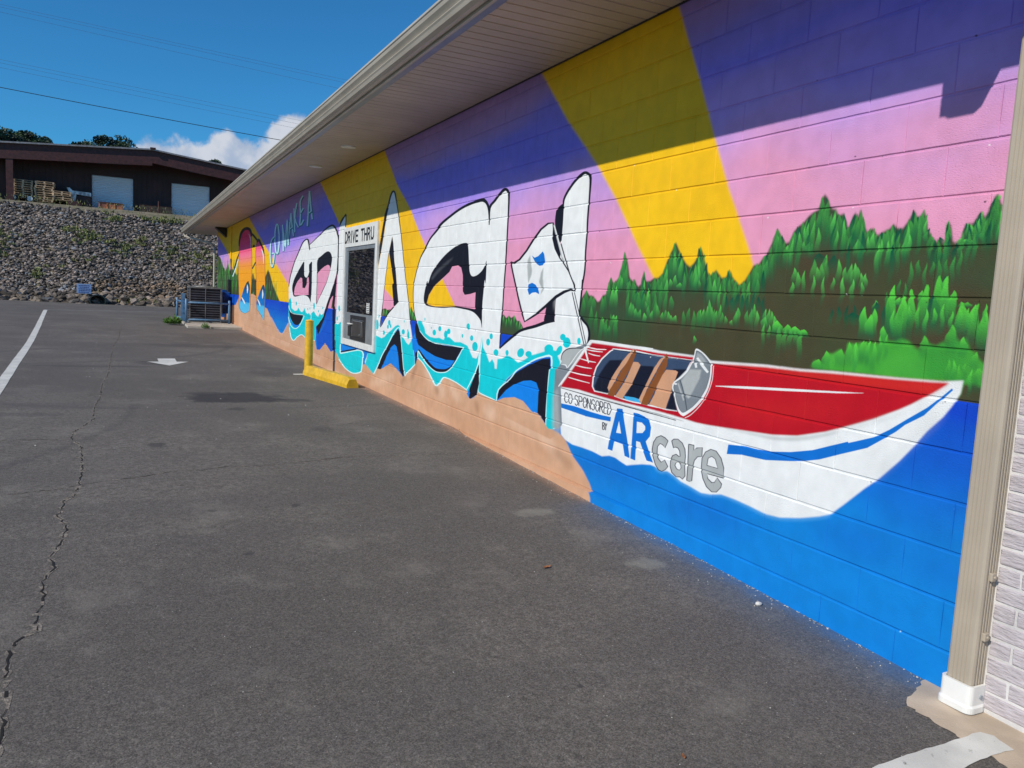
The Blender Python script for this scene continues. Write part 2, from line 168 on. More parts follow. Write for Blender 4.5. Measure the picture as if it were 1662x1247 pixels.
("R",0,0,1.0,["10181,-2614 10143,-2587 10088,-2548 10029,-2503 9968,-2449 9903,-2389 9836,-2332 9768,-2284 9697,-2239 9623,-2190 9542,-2130 9458,-2068 9384,-2018 9323,-1983 9271,-1959 9229,-1945 9203,-1939 9192,-1938 9165,-1959 9136,-2007 9108,-2074 9074,-2156 9028,-2268 8977,-2394 8933,-2480 8889,-2498 8854,-2471 8826,-2447 8791,-2434 8747,-2418 8700,-2399 8646,-2373 8589,-2345 8550,-2325 8569,-2322 8610,-2341 8668,-2368 8724,-2393 8770,-2412 8813,-2428 8855,-2444 8883,-2470 8892,-2489 8907,-2475 8952,-2390 9004,-2265 9050,-2154 9083,-2072 9111,-2004 9138,-1956 9166,-1932 9209,-1928 9252,-1937 9301,-1952 9357,-1978 9420,-2014 9494,-2066 9576,-2128 9655,-2187 9729,-2236 9801,-2281 9870,-2330 9938,-2388 10004,-2448 10065,-2502 10124,-2547 10178,-2586 10217,-2612"],None),
("K",0,0,1.0,["9607,-825 9714,-1008 9597,-1198 9480,-1403 9543,-1416 9475,-1580 9436,-1688 9373,-1676 9256,-1629 9329,-1469 9409,-1253 9478,-1134 9549,-915"],None),
("K",0,0,1.0,["9454,-1690 9518,-1714 9612,-1750 9709,-1795 9809,-1859 9912,-1931 9979,-1969 9974,-1956 9959,-1907 9941,-1851 9928,-1801 9910,-1745 9890,-1671 9867,-1572 9842,-1456 9813,-1340 9775,-1217 9733,-1094 9704,-1009 9724,-1007 9753,-1093 9795,-1215 9834,-1339 9863,-1455 9888,-1571 9911,-1671 9933,-1744 9952,-1801 9967,-1851 9987,-1907 10003,-1957 9960,-1976 9880,-1935 9772,-1863 9669,-1800 9574,-1758 9481,-1722 9417,-1698"],None),
("K",0,0,1.0,["9826,-484 9797,-440 9756,-378 9715,-329 9679,-303 9644,-288 9620,-283 9621,-282 9609,-286 9582,-304 9556,-334 9530,-374 9500,-422 9464,-476 9424,-537 9385,-602 9346,-670 9307,-742 9268,-820 9230,-904 9190,-994 9147,-1088 9096,-1193 9040,-1302 8991,-1401 8950,-1479 8915,-1547 8881,-1619 8844,-1711 8809,-1807 8784,-1875 8763,-1873 8788,-1806 8823,-1710 8860,-1618 8893,-1546 8928,-1478 8969,-1400 9018,-1302 9073,-1193 9124,-1088 9166,-994 9204,-905 9241,-821 9278,-743 9315,-670 9352,-602 9389,-538 9425,-477 9457,-424 9482,-377 9504,-336 9527,-304 9555,-281 9600,-264 9662,-260 9705,-270 9739,-289 9774,-319 9815,-369 9857,-431 9887,-476"],None),
("K",0,0,1.0,["9900,-457 9798,-465 9841,-520 9934,-693 10023,-914 10119,-1102 10201,-1309 10229,-1408 10240,-1216 10143,-910 10017,-650 9967,-534"],None),
("W",0,0.002,1.0,["8707,-1399 8657,-1301 8528,-1123 8392,-1028 8235,-918 8026,-834 7926,-784 7704,-725 7422,-666 7176,-634 6962,-623 6838,-625 6753,-660 6696,-721 6684,-770 6673,-695 6582,-651 6475,-598 6368,-574 6311,-602 6289,-684 6284,-966 6282,-1196 6295,-1386 6289,-1356 6297,-1589 6314,-1746 6315,-1888 6315,-1959 6169,-1885 5972,-1796 5859,-1763 5657,-1727 5480,-1689 5353,-1672 5352,-1559 5347,-1491 5367,-1213 5325,-1046 5317,-946 5320,-813 5315,-747 5255,-687 5170,-631 5086,-595 5024,-587 4973,-608 4950,-642 4949,-748 4954,-904 4951,-1031 4954,-1157 4950,-1285 4970,-1379 4967,-1354 4978,-1515 4988,-1606 4930,-1649 4864,-1684 4834,-1733 4839,-1791 4864,-1831 5188,-2050 5204,-2151 5239,-2179 5203,-2317 5176,-2456 5243,-2497 5329,-2512 5384,-2500 5404,-2269 5386,-2052 5357,-2043 5364,-1950 5506,-1962 5654,-2001 5806,-2059 5965,-2121 6129,-2208 6276,-2318 6315,-2372 6320,-2429 6426,-2421 6621,-2413 6737,-2397 6775,-2434 6897,-2485 7016,-2418 7226,-2387 7469,-2366 7646,-2368 7742,-2430 7869,-2479 8076,-2372 8289,-2280 8458,-2241 8462,-2245 8480,-2221 8451,-2163 8300,-2225 8119,-2287 7892,-2332 7681,-2319 7533,-2285 7394,-2216 7264,-2114 7170,-2031 7171,-2018 7666,-2029 8039,-2028 8272,-1986 8425,-1936 8527,-1851 8630,-1764 8689,-1665 8718,-1513 8710,-1380"],None),
("T",0,0.002,1.0,["8537,-1821 8411,-1815 8284,-1888 8248,-1945 8102,-1974 7936,-1978 7831,-1966 7698,-1980 7651,-1945 7526,-1941 7375,-1980 7235,-1970 7050,-1991 6954,-2061 6906,-2095 6820,-2096 6773,-2054 6740,-1984 6720,-1900 6702,-1874 6672,-1979 6606,-2023 6517,-2105 6463,-2067 6410,-2103 6395,-2149 6357,-2146 6350,-2057 6258,-2045 6172,-2010 6100,-2011 5940,-2050 5828,-2017 5721,-1970 5599,-1945 5482,-1918 5485,-1886 5430,-1861 5371,-1870 5339,-1896 5282,-1898 5264,-1937 5224,-1975 5216,-2058 5204,-2151 5239,-2179 5203,-2317 5176,-2456 5243,-2497 5329,-2512 5384,-2500 5404,-2269 5386,-2052 5357,-2043 5364,-1950 5506,-1962 5654,-2001 5806,-2059 5965,-2121 6129,-2208 6276,-2318 6315,-2372 6320,-2429 6426,-2421 6621,-2413 6737,-2397 6775,-2434 6897,-2485 7016,-2418 7226,-2387 7469,-2366 7646,-2368 7742,-2430 7869,-2479 8076,-2372 8289,-2280 8458,-2241 8462,-2245 8480,-2221 8451,-2163 8300,-2225 8119,-2287 7892,-2332 7681,-2319 7533,-2285 7394,-2216 7264,-2114 7170,-2031 7171,-2018 7666,-2029 8039,-2028 8272,-1986 8425,-1936 8510,-1860"],None),
("T",1,0,1,["7922,-1917 7932,-1938 7963,-1950 8000,-1949 8026,-1934 8028,-1913 8007,-1895 7970,-1889 7937,-1898"],None),
("T",1,0,1,["7772,-1868 7780,-1887 7805,-1898 7835,-1896 7857,-1883 7859,-1864 7841,-1848 7812,-1843 7784,-1851"],None),
("T",1,0,1,["7008,-1804 7015,-1824 7040,-1836 7070,-1834 7092,-1819 7094,-1798 7077,-1780 7048,-1775 7020,-1784"],None),
("T",1,0,1,["7165,-1904 7168,-1916 7180,-1924 7194,-1922 7204,-1913 7206,-1900 7198,-1889 7184,-1886 7171,-1892"],None),
("T",1,0,1,["6916,-1909 6923,-1927 6945,-1938 6971,-1936 6990,-1923 6993,-1905 6977,-1889 6951,-1884 6927,-1892"],None),
("T",1,0,1,["6799,-1981 6811,-2010 6849,-2028 6895,-2026 6928,-2006 6932,-1976 6905,-1950 6860,-1942 6818,-1954"],None),
("T",1,0,1,["7504,-1880 7513,-1900 7541,-1911 7575,-1910 7599,-1896 7601,-1876 7581,-1860 7548,-1854 7518,-1863"],None),
("T",1,0,1,["7579,-1917 7589,-1944 7620,-1960 7657,-1958 7685,-1938 7688,-1910 7666,-1886 7630,-1879 7595,-1891"],None),
("T",1,0,1,["8270,-1792 8273,-1803 8282,-1810 8294,-1808 8303,-1799 8304,-1787 8298,-1778 8287,-1775 8276,-1781"],None),
("T",1,0,1,["8061,-1875 8063,-1883 8069,-1887 8077,-1886 8082,-1880 8083,-1873 8079,-1866 8072,-1864 8065,-1868"],None),
("T",1,0,1,["6473,-1863 6479,-1881 6498,-1891 6522,-1890 6539,-1877 6541,-1858 6528,-1843 6505,-1838 6483,-1846"],None),
("T",1,0,1,["6526,-1919 6534,-1940 6558,-1953 6587,-1952 6608,-1936 6611,-1914 6594,-1896 6566,-1890 6539,-1899"],None),
("T",1,0,1,["6336,-1999 6346,-2019 6376,-2032 6412,-2031 6437,-2018 6439,-1997 6418,-1979 6383,-1973 6351,-1981"],None),
("T",1,0,1,["6129,-1983 6134,-1999 6152,-2009 6174,-2008 6189,-1996 6192,-1980 6179,-1966 6158,-1961 6138,-1968"],None),
("T",1,0,1,["5840,-1967 5867,-1991 5911,-2003 5949,-1996 5966,-1974 5951,-1947 5913,-1928 5870,-1926 5841,-1941"],None),
("T",1,0,1,["5697,-1957 5708,-1975 5741,-1987 5779,-1987 5807,-1976 5809,-1958 5785,-1942 5747,-1936 5712,-1942"],None),
("T",1,0,1,["5163,-1784 5171,-1801 5196,-1811 5225,-1810 5246,-1798 5248,-1781 5231,-1766 5202,-1761 5175,-1768"],None),
("T",1,0,1,["5086,-1819 5096,-1845 5129,-1861 5169,-1859 5197,-1840 5201,-1813 5177,-1790 5139,-1783 5103,-1794"],None),
("T",1,0,1,["5210,-1896 5236,-1920 5268,-1931 5291,-1923 5294,-1900 5276,-1874 5245,-1856 5216,-1855 5202,-1871"],None),
("T",1,0,1,["4942,-1798 4946,-1815 4959,-1825 4977,-1823 4989,-1811 4992,-1793 4982,-1779 4966,-1774 4950,-1782"],None),
("T",1,0,1,["5340,-1885 5354,-1909 5395,-1924 5444,-1924 5478,-1908 5481,-1884 5451,-1864 5403,-1856 5360,-1865"],None),
("K",0,0,1.0,["8594,-1854 8525,-1861 8424,-1946 8271,-1990 8039,-2033 7665,-2036 7171,-2023 7265,-2105 7352,-2167 7596,-2180 7912,-2171 8195,-2137 8466,-2089 8569,-2005 8605,-1916"],None),
("B",0,0,1.0,["8706,-2035 8598,-1966 8547,-2054 8466,-2094 8195,-2137 7912,-2171 7596,-2180 7347,-2164 7441,-2229 7535,-2271 7684,-2299 7895,-2308 8064,-2272 8273,-2208 8453,-2143 8546,-2186 8659,-2155"],None),
("K",0,0,1.0,["8473,-2150 8428,-2168 8364,-2195 8297,-2222 8228,-2245 8157,-2269 8091,-2288 8033,-2305 7977,-2318 7911,-2327 7833,-2328 7753,-2325 7681,-2318 7620,-2309 7566,-2297 7518,-2283 7474,-2267 7436,-2248 7399,-2226 7359,-2197 7320,-2165 7294,-2142 7322,-2138 7351,-2161 7393,-2192 7436,-2219 7474,-2238 7512,-2253 7551,-2264 7593,-2274 7636,-2281 7686,-2286 7748,-2291 7816,-2295 7878,-2295 7928,-2290 7979,-2280 8037,-2266 8105,-2248 8178,-2226 8248,-2204 8318,-2180 8386,-2155 8434,-2137"],None),
("K",0,0,1.0,["8560,-2193 8453,-2143 8472,-2165 8495,-2223 8524,-2312 8546,-2309"],None),
("R",0,0,1.0,["8462,-2245 8461,-2223 8459,-2192 8456,-2169 8455,-2159 8477,-2162 8464,-2167 8424,-2184 8369,-2209 8311,-2234 8254,-2255 8194,-2276 8128,-2294 8054,-2312 7975,-2327 7897,-2336 7820,-2337 7746,-2333 7680,-2325 7624,-2318 7574,-2307 7525,-2292 7476,-2272 7429,-2247 7383,-2219 7338,-2188 7294,-2153 7253,-2120 7214,-2085 7177,-2051 7154,-2028 7136,-2020 7130,-2012 7170,-2014 7299,-2015 7487,-2018 7665,-2021 7804,-2023 7927,-2025 8034,-2023 8123,-2014 8196,-2000 8263,-1984 8330,-1964 8391,-1941 8434,-1924 8449,-1929 8408,-1946 8348,-1969 8280,-1991 8213,-2008 8138,-2023 8044,-2033 7933,-2037 7808,-2035 7668,-2033 7490,-2029 7302,-2025 7172,-2022 7131,-2021 7147,-2014 7173,-2025 7197,-2049 7233,-2083 7273,-2117 7314,-2151 7359,-2185 7404,-2216 7449,-2243 7494,-2267 7540,-2286 7584,-2300 7630,-2309 7682,-2316 7746,-2323 7816,-2328 7887,-2327 7960,-2318 8037,-2303 8109,-2286 8173,-2268 8232,-2248 8288,-2227 8345,-2202 8398,-2177 8438,-2159 8459,-2153 8486,-2161 8487,-2171 8490,-2194 8491,-2225 8491,-2247"],None),
("R",0,0,1.0,["8467,-2245 8425,-2254 8365,-2266 8300,-2285 8233,-2311 8160,-2342 8089,-2376 8019,-2417 7949,-2459 7883,-2486 7812,-2482 7763,-2460 7724,-2437 7693,-2414 7668,-2390 7638,-2375 7597,-2369 7541,-2369 7475,-2371 7397,-2376 7313,-2384 7233,-2392 7152,-2402 7074,-2414 7021,-2422 7011,-2415 7063,-2406 7139,-2394 7220,-2382 7301,-2373 7386,-2366 7464,-2361 7532,-2358 7594,-2358 7653,-2366 7697,-2386 7727,-2411 7759,-2432 7795,-2453 7828,-2469 7856,-2471 7915,-2449 7988,-2408 8063,-2368 8135,-2335 8208,-2303 8277,-2276 8344,-2257 8406,-2245 8449,-2237"],None),
("R",0,0,1.0,["6711,-1874 6714,-1901 6719,-1938 6728,-1974 6741,-2003 6757,-2031 6771,-2061 6775,-2090 6777,-2119 6789,-2154 6821,-2201 6865,-2254 6909,-2304 6952,-2349 6994,-2389 7024,-2418 7008,-2419 6977,-2391 6933,-2350 6887,-2306 6839,-2256 6790,-2202 6753,-2155 6738,-2118 6735,-2088 6732,-2060 6722,-2032 6711,-2004 6702,-1974 6697,-1938 6696,-1900 6695,-1873"],None),
("R",0,0,1.0,["6703,-1874 6711,-1911 6722,-1964 6732,-2017 6738,-2061 6742,-2105 6744,-2152 6742,-2205 6739,-2260 6737,-2308 6743,-2345 6752,-2376 6746,-2399 6717,-2412 6674,-2416 6625,-2419 6561,-2423 6489,-2426 6429,-2428 6387,-2431 6356,-2433 6335,-2435 6327,-2427 6348,-2426 6380,-2423 6422,-2420 6482,-2418 6554,-2414 6617,-2410 6666,-2408 6704,-2405 6727,-2395 6732,-2374 6724,-2344 6717,-2306 6719,-2258 6722,-2203 6724,-2150 6724,-2104 6724,-2061 6720,-2016 6712,-1964 6701,-1911 6694,-1873"],None),
("K",0,0,1.0,["6761,-2149 6759,-2142 6722,-2318 6765,-2433 6897,-2489 6940,-2491 6951,-2406 6876,-2311 6803,-2209"],None),
("B",0,0,1.0,["7007,-2452 6941,-2396 6940,-2491"],None),
("K",1,0,1.0,["8231,-1397 8133,-1284 7930,-1173 7684,-1078 7425,-1015 7219,-999 7148,-1034 7108,-1180 7085,-1274 7024,-1321 6918,-1317 6798,-1276 6723,-1220 6695,-1188 6692,-1388 6716,-1357 6731,-1480 6741,-1603 6722,-1800 6761,-1736 6872,-1683 7004,-1654 7230,-1641 7467,-1635 7714,-1648 7977,-1652 8200,-1645 8317,-1624 8355,-1556 8312,-1437 8263,-1369"],None),
("P",0,0,1.0,["8246,-1617 8187,-1523 8033,-1425 7804,-1345 7610,-1277 7543,-1223 7400,-1214 7304,-1237 7253,-1307 7238,-1391 7254,-1358 7228,-1470 7179,-1503 7046,-1493 6913,-1474 6910,-1634 7118,-1628 7420,-1620 7716,-1634 7978,-1642 8202,-1630"],None),
("Y",0,0.004,1.0,["8246,-1617 8187,-1523 8033,-1425 7803,-1349 7636,-1467 7415,-1622 7716,-1634 7978,-1642 8202,-1630"],None),
("G1",0,0.01,0.35,["8097,-1358 8043,-1334 7966,-1300 7888,-1268 7807,-1239 7723,-1211 7651,-1187 7596,-1166 7552,-1150 7523,-1139 7536,-1133 7573,-1141 7627,-1153 7693,-1169 7772,-1191 7864,-1218 7952,-1247 8031,-1282 8103,-1318 8152,-1344"],None),
("K",0,0,1.0,["8537,-1881 8559,-1850 8591,-1806 8620,-1763 8642,-1731 8662,-1700 8679,-1664 8692,-1617 8702,-1564 8707,-1513 8707,-1461 8703,-1413 8699,-1380 8721,-1380 8722,-1396 8697,-1400 8686,-1379 8670,-1345 8645,-1302 8608,-1245 8562,-1180 8514,-1125 8469,-1088 8422,-1061 8373,-1032 8322,-996 8271,-958 8213,-924 8143,-893 8067,-866 8002,-841 7962,-822 7936,-807 7899,-792 7839,-773 7764,-754 7683,-734 7592,-713 7495,-692 7403,-675 7319,-662 7238,-652 7161,-645 7085,-639 7013,-636 6950,-635 6902,-634 6869,-635 6847,-638 6825,-643 6800,-651 6774,-665 6753,-681 6735,-701 6719,-728 6703,-771 6689,-822 6680,-858 6666,-859 6666,-823 6666,-774 6671,-730 6684,-700 6702,-677 6724,-657 6750,-638 6785,-621 6830,-607 6879,-602 6925,-603 6975,-605 7039,-608 7113,-613 7191,-619 7270,-628 7353,-639 7441,-653 7535,-671 7633,-692 7725,-713 7810,-732 7889,-752 7954,-772 7995,-790 8018,-807 8050,-826 8111,-851 8186,-880 8256,-913 8314,-949 8365,-988 8412,-1024 8457,-1054 8499,-1083 8541,-1121 8587,-1177 8633,-1243 8670,-1300 8693,-1343 8708,-1377 8717,-1398 8701,-1396 8700,-1380 8720,-1380 8724,-1412 8728,-1461 8728,-1513 8723,-1564 8713,-1618 8700,-1665 8683,-1702 8663,-1733 8640,-1766 8611,-1808 8579,-1852 8557,-1883"],None),
("K",0,0,1.0,["6671,-859 6671,-816 6669,-757 6658,-710 6633,-688 6599,-675 6561,-660 6525,-641 6490,-622 6455,-607 6420,-595 6388,-586 6369,-583 6362,-584 6348,-589 6330,-602 6318,-616 6310,-638 6304,-682 6300,-764 6298,-867 6297,-965 6296,-1047 6295,-1123 6296,-1195 6299,-1261 6303,-1323 6307,-1386 6308,-1454 6307,-1524 6309,-1589 6314,-1645 6321,-1697 6326,-1746 6328,-1798 6327,-1847 6327,-1889 6327,-1920 6327,-1944 6328,-1960 6303,-1958 6303,-1943 6302,-1919 6302,-1887 6303,-1846 6303,-1797 6301,-1746 6296,-1697 6289,-1646 6284,-1589 6283,-1524 6283,-1455 6282,-1386 6278,-1323 6273,-1262 6269,-1196 6268,-1124 6269,-1048 6270,-967 6270,-869 6269,-767 6270,-686 6272,-641 6275,-618 6286,-599 6305,-579 6340,-563 6387,-555 6428,-562 6462,-575 6496,-590 6531,-606 6568,-624 6603,-643 6640,-657 6679,-673 6705,-702 6707,-754 6695,-814 6685,-858"],None),
("K",0,0,1.0,["6308,-1964 6269,-1945 6214,-1919 6154,-1891 6088,-1861 6018,-1829 5957,-1803 5919,-1790 5890,-1783 5850,-1774 5789,-1763 5717,-1751 5647,-1738 5583,-1724 5524,-1710 5471,-1698 5422,-1689 5377,-1682 5345,-1677 5356,-1655 5388,-1659 5436,-1665 5490,-1673 5546,-1686 5606,-1701 5667,-1715 5734,-1728 5805,-1740 5869,-1753 5912,-1763 5945,-1773 5986,-1789 6048,-1815 6119,-1848 6185,-1880 6241,-1909 6291,-1938 6326,-1958"],None),
("K",0,0,1.0,["5314,-1060 5313,-1032 5310,-990 5308,-947 5308,-902 5309,-854 5309,-814 5309,-787 5307,-768 5300,-750 5285,-731 5264,-712 5241,-692 5214,-673 5185,-654 5156,-638 5127,-624 5098,-613 5071,-605 5050,-599 5034,-595 5023,-595 5012,-598 4998,-604 4985,-612 4976,-618 4970,-624 4965,-640 4961,-668 4960,-705 4959,-747 4960,-796 4963,-851 4964,-903 4963,-948 4961,-989 4959,-1030 4960,-1072 4962,-1114 4962,-1157 4961,-1201 4958,-1244 4959,-1284 4965,-1322 4973,-1356 4979,-1377 4956,-1373 4955,-1354 4979,-1353 4982,-1396 4986,-1459 4990,-1515 4993,-1554 4995,-1585 4997,-1606 4980,-1606 4976,-1585 4971,-1554 4966,-1515 4962,-1460 4958,-1397 4955,-1355 4979,-1352 4980,-1372 4956,-1380 4950,-1358 4942,-1324 4937,-1285 4937,-1245 4939,-1202 4941,-1158 4940,-1116 4939,-1074 4938,-1032 4939,-991 4940,-950 4940,-906 4939,-854 4937,-799 4935,-750 4933,-708 4931,-672 4932,-644 4935,-625 4944,-613 4956,-602 4974,-591 4998,-581 5026,-574 5053,-574 5076,-579 5100,-586 5126,-596 5156,-608 5185,-624 5214,-641 5243,-661 5270,-681 5293,-701 5314,-722 5329,-744 5335,-764 5333,-784 5331,-812 5330,-852 5328,-900 5327,-945 5328,-989 5331,-1030 5333,-1059"],None),
("K",0,0,1.0,["4997,-1609 4983,-1620 4964,-1636 4942,-1651 4919,-1663 4896,-1674 4877,-1685 4863,-1700 4853,-1717 4846,-1734 4844,-1753 4847,-1773 4851,-1790 4856,-1804 4863,-1817 4869,-1826 4854,-1829 4845,-1821 4832,-1808 4822,-1792 4817,-1773 4815,-1752 4817,-1732 4824,-1712 4836,-1694 4852,-1676 4873,-1662 4897,-1651 4919,-1640 4942,-1627 4964,-1613 4980,-1603"],None),
("K",1,0,1.0,["5321,-781 5404,-806 5434,-845 5438,-925 5391,-1023 5329,-1073 5326,-1012 5321,-913 5318,-833"],None),
("K",0,0,1.0,["5496,-1564 5414,-1520 5345,-1485 5352,-1559 5353,-1672 5509,-1698 5524,-1670"],None),
("W",0,0.02,0.35,["5375,-1491 5372,-1573 5316,-1572 5319,-1491"],None),
("K",0,0,1.0,["6128,-2219 5931,-2125 5712,-2043 5504,-1980 5381,-1965 5374,-2045 5386,-2052 5395,-2268 5401,-2481 5502,-2431 5541,-2420 5542,-2332 5546,-2226 5589,-2179 5686,-2172 5821,-2192 6000,-2246 6143,-2311 6246,-2382 6313,-2426 6286,-2329"],None),
("B",0,0,1.0,["6309,-2427 6246,-2382 6143,-2311 6000,-2246 5821,-2192 5686,-2172 5589,-2179 5546,-2226 5542,-2332 5544,-2420 5635,-2425 5801,-2359 5966,-2349 6178,-2383"],None),
("R",0,0,1.0,["6312,-2430 6312,-2404 6309,-2366 6285,-2327 6220,-2286 6135,-2243 6062,-2205 6020,-2175 5991,-2150 5957,-2127 5908,-2105 5854,-2084 5799,-2064 5747,-2043 5697,-2024 5647,-2007 5598,-1993 5549,-1981 5501,-1971 5449,-1959 5402,-1950 5377,-1953 5364,-1989 5364,-2042 5367,-2078 5360,-2070 5371,-2047 5392,-2052 5398,-2106 5402,-2187 5404,-2269 5405,-2348 5404,-2427 5397,-2485 5381,-2509 5356,-2513 5331,-2512 5300,-2510 5266,-2504 5243,-2500 5244,-2494 5267,-2498 5299,-2502 5328,-2503 5352,-2505 5370,-2505 5386,-2482 5393,-2425 5394,-2346 5393,-2267 5390,-2186 5386,-2105 5380,-2052 5383,-2050 5373,-2073 5352,-2078 5344,-2041 5340,-1986 5353,-1946 5401,-1936 5457,-1946 5510,-1958 5559,-1969 5609,-1982 5660,-1997 5711,-2015 5762,-2035 5813,-2055 5868,-2076 5923,-2098 5973,-2121 6009,-2146 6037,-2171 6077,-2200 6149,-2238 6236,-2281 6303,-2324 6328,-2367 6329,-2406 6327,-2432"],None),
("S",0,0.004,1.0,["6319,-2432 6178,-2385 5966,-2350 5801,-2360 5635,-2426 5544,-2422 5501,-2436 5404,-2485 5311,-2517 5205,-2529 5302,-2589 6318,-2539"],None),
("G2",0,0.02,0.5,["5210,-1481 5197,-1481 5010,-1823 5035,-1828"],None),
("W",0,0.002,1.0,["6183,-1205 6121,-1214 6014,-1186 5891,-1116 5775,-1026 5661,-954 5547,-915 5468,-916 5451,-965 5453,-1033 5407,-1117 5329,-1187 5254,-1235 5181,-1289 5097,-1379 5121,-1348 5082,-1393 5071,-1436 5137,-1427 5228,-1445 5348,-1484 5497,-1557 5668,-1634 5758,-1667 5859,-1701 5907,-1644 6010,-1490 6139,-1280"],None),
("K",0,0,1.0,["6187,-1213 6115,-1222 6001,-1192 5876,-1120 5760,-1031 5648,-960 5539,-922 5477,-919 5465,-965 5467,-1033 5416,-1118 5337,-1189 5262,-1238 5188,-1291 5105,-1381 5130,-1350 5094,-1395 5082,-1431 5140,-1418 5239,-1435 5364,-1475 5512,-1549 5681,-1627 5768,-1661 5854,-1694 5893,-1641 5996,-1488 6125,-1279 6169,-1204 6197,-1206 6153,-1281 6024,-1492 5921,-1646 5864,-1707 5749,-1672 5656,-1640 5482,-1564 5331,-1493 5217,-1454 5135,-1436 5060,-1440 5071,-1392 5111,-1345 5089,-1378 5173,-1287 5247,-1233 5321,-1185 5398,-1116 5440,-1034 5438,-966 5458,-912 5555,-908 5674,-948 5790,-1021 5906,-1111 6027,-1180 6128,-1206 6179,-1197"],None),
("K",0,0,1.0,["5463,-951 5456,-1047 5391,-1131 5325,-1187 5313,-1147 5375,-1037 5435,-953"],None),
("G2",0,0.004,1.0,["5822,-1154 5865,-1196 5867,-1247 5834,-1383 5826,-1381 5779,-1312 5775,-1277 5808,-1205"],None),
("G2",0,0.004,1.0,["5579,-1254 5618,-1300 5638,-1382 5648,-1327 5630,-1383 5587,-1425 5608,-1475 5559,-1436 5574,-1355 5582,-1349"],None),
("C",0,0,1.0,["5793,-1158 5741,-1177 5680,-1165 5609,-1130 5582,-1153 5559,-1209 5595,-1240 5648,-1244 5720,-1221"],None),
("C",0,0,1.0,["5805,-1480 5838,-1436 5824,-1392 5762,-1379 5698,-1394 5647,-1433 5627,-1470 5691,-1455 5752,-1460"],None),
("G2",0,0,1.0,["5466,-932 5446,-962 5418,-1004 5387,-1052 5350,-1109 5309,-1172 5281,-1216 5260,-1214 5286,-1170 5324,-1107 5360,-1049 5390,-1002 5418,-960 5437,-930"],None),
("W",0,0,1.0,["5451,-939 5431,-968 5403,-1008 5374,-1051 5342,-1101 5309,-1152 5286,-1188 5275,-1187 5297,-1151 5328,-1099 5359,-1050 5388,-1007 5416,-966 5436,-938"],None),
("K",0,0,1.0,["5329,-1080 5310,-1109 5282,-1149 5254,-1190 5225,-1232 5194,-1274 5173,-1304 5158,-1301 5179,-1272 5209,-1230 5239,-1188 5267,-1147 5294,-1107 5313,-1079"],None),
("K",0,0,1.0,["5114,-1447 5086,-1497 5045,-1569 5004,-1640 4962,-1712 4921,-1784 4892,-1834 4881,-1832 4910,-1782 4951,-1710 4992,-1638 5033,-1567 5074,-1496 5103,-1445"],None),
("K",0,0,1.0,["5081,-1446 5053,-1494 5014,-1562 4974,-1632 4932,-1705 4891,-1780 4862,-1832 4852,-1830 4881,-1778 4923,-1704 4964,-1630 5004,-1561 5043,-1493 5071,-1445"],None),
("W",0,0,1.0,["5099,-1447 5071,-1496 5030,-1566 4990,-1636 4948,-1709 4907,-1782 4878,-1833 4866,-1831 4894,-1780 4936,-1707 4977,-1634 5018,-1564 5058,-1494 5086,-1445"],None),
("H1",0,0,1.0,["14733,217 14738,172 14746,105 14758,14 14779,-125 14805,-289 14824,-406 14630,-420 14612,-304 14587,-142 14567,-4 14555,86 14547,153 14542,197"],None),
("H2",0,0,1.0,["14738,228 14743,184 14751,116 14763,25 14785,-114 14810,-278 14829,-395 14703,-404 14685,-288 14660,-125 14639,13 14627,104 14619,171 14614,215"],None),
("H1",0,0,1.0,["14717,213 14682,143 14633,43 14580,-56 14521,-153 14459,-248 14415,-314 14233,-321 14275,-256 14336,-162 14393,-68 14445,30 14494,128 14527,198"],None),
("H2",0,0,1.0,["14722,225 14688,155 14638,55 14585,-44 14526,-141 14464,-236 14420,-302 14302,-307 14345,-241 14406,-147 14464,-52 14516,46 14565,145 14599,215"],None),
("H1",0,0,1.0,["14601,-203 14338,-180 14439,-146 14705,-168"],None),
("H2",0,0,1.0,["14661,-182 14396,-159 14456,-139 14723,-161"],None),
("H1",0,0,1.0,["15274,192 15356,173 15474,142 15556,94 15556,28 15517,-49 15489,-125 15505,-211 15531,-302 15500,-368 15224,-370 15081,-323 14982,-289 15165,-259 15265,-293 15397,-336 15320,-358 15320,-316 15294,-228 15279,-140 15307,-63 15345,12 15347,70 15280,109 15176,136 15098,155"],None),
("H2",0,0,1.0,["15285,201 15366,181 15482,151 15562,105 15561,40 15522,-37 15494,-113 15510,-200 15536,-290 15511,-352 15297,-350 15155,-304 15055,-270 15174,-250 15274,-285 15409,-328 15394,-346 15400,-300 15374,-211 15358,-123 15387,-45 15425,30 15426,89 15356,130 15250,158 15171,176"],None),
("H1",0,0,1.0,["15300,-148 15047,-74 15210,-44 15467,-118"],None),
("H2",0,0,1.0,["15375,-127 15120,-54 15219,-35 15477,-109"],None),
("H1",0,0,1.0,["16157,14 16131,-47 16096,-135 16065,-222 16044,-310 16027,-398 16016,-460 15814,-470 15825,-408 15841,-321 15862,-234 15893,-147 15928,-60 15953,0"],None),
("H2",0,0,1.0,["16163,27 16137,-35 16102,-122 16071,-209 16049,-297 16033,-386 16021,-447 15898,-453 15909,-392 15926,-304 15947,-217 15978,-130 16013,-43 16038,18"],None),
("H1",0,0,1.0,["15869,98 15934,26 16021,-78 16044,-178 15936,-265 15768,-341 15649,-391 15472,-384 15587,-335 15741,-265 15835,-190 15813,-98 15730,3 15666,74"],None),
("H2",0,0,1.0,["15875,109 15941,37 16027,-66 16050,-165 15944,-251 15778,-326 15659,-376 15549,-371 15665,-322 15822,-251 15920,-173 15897,-79 15813,23 15749,94"],None),
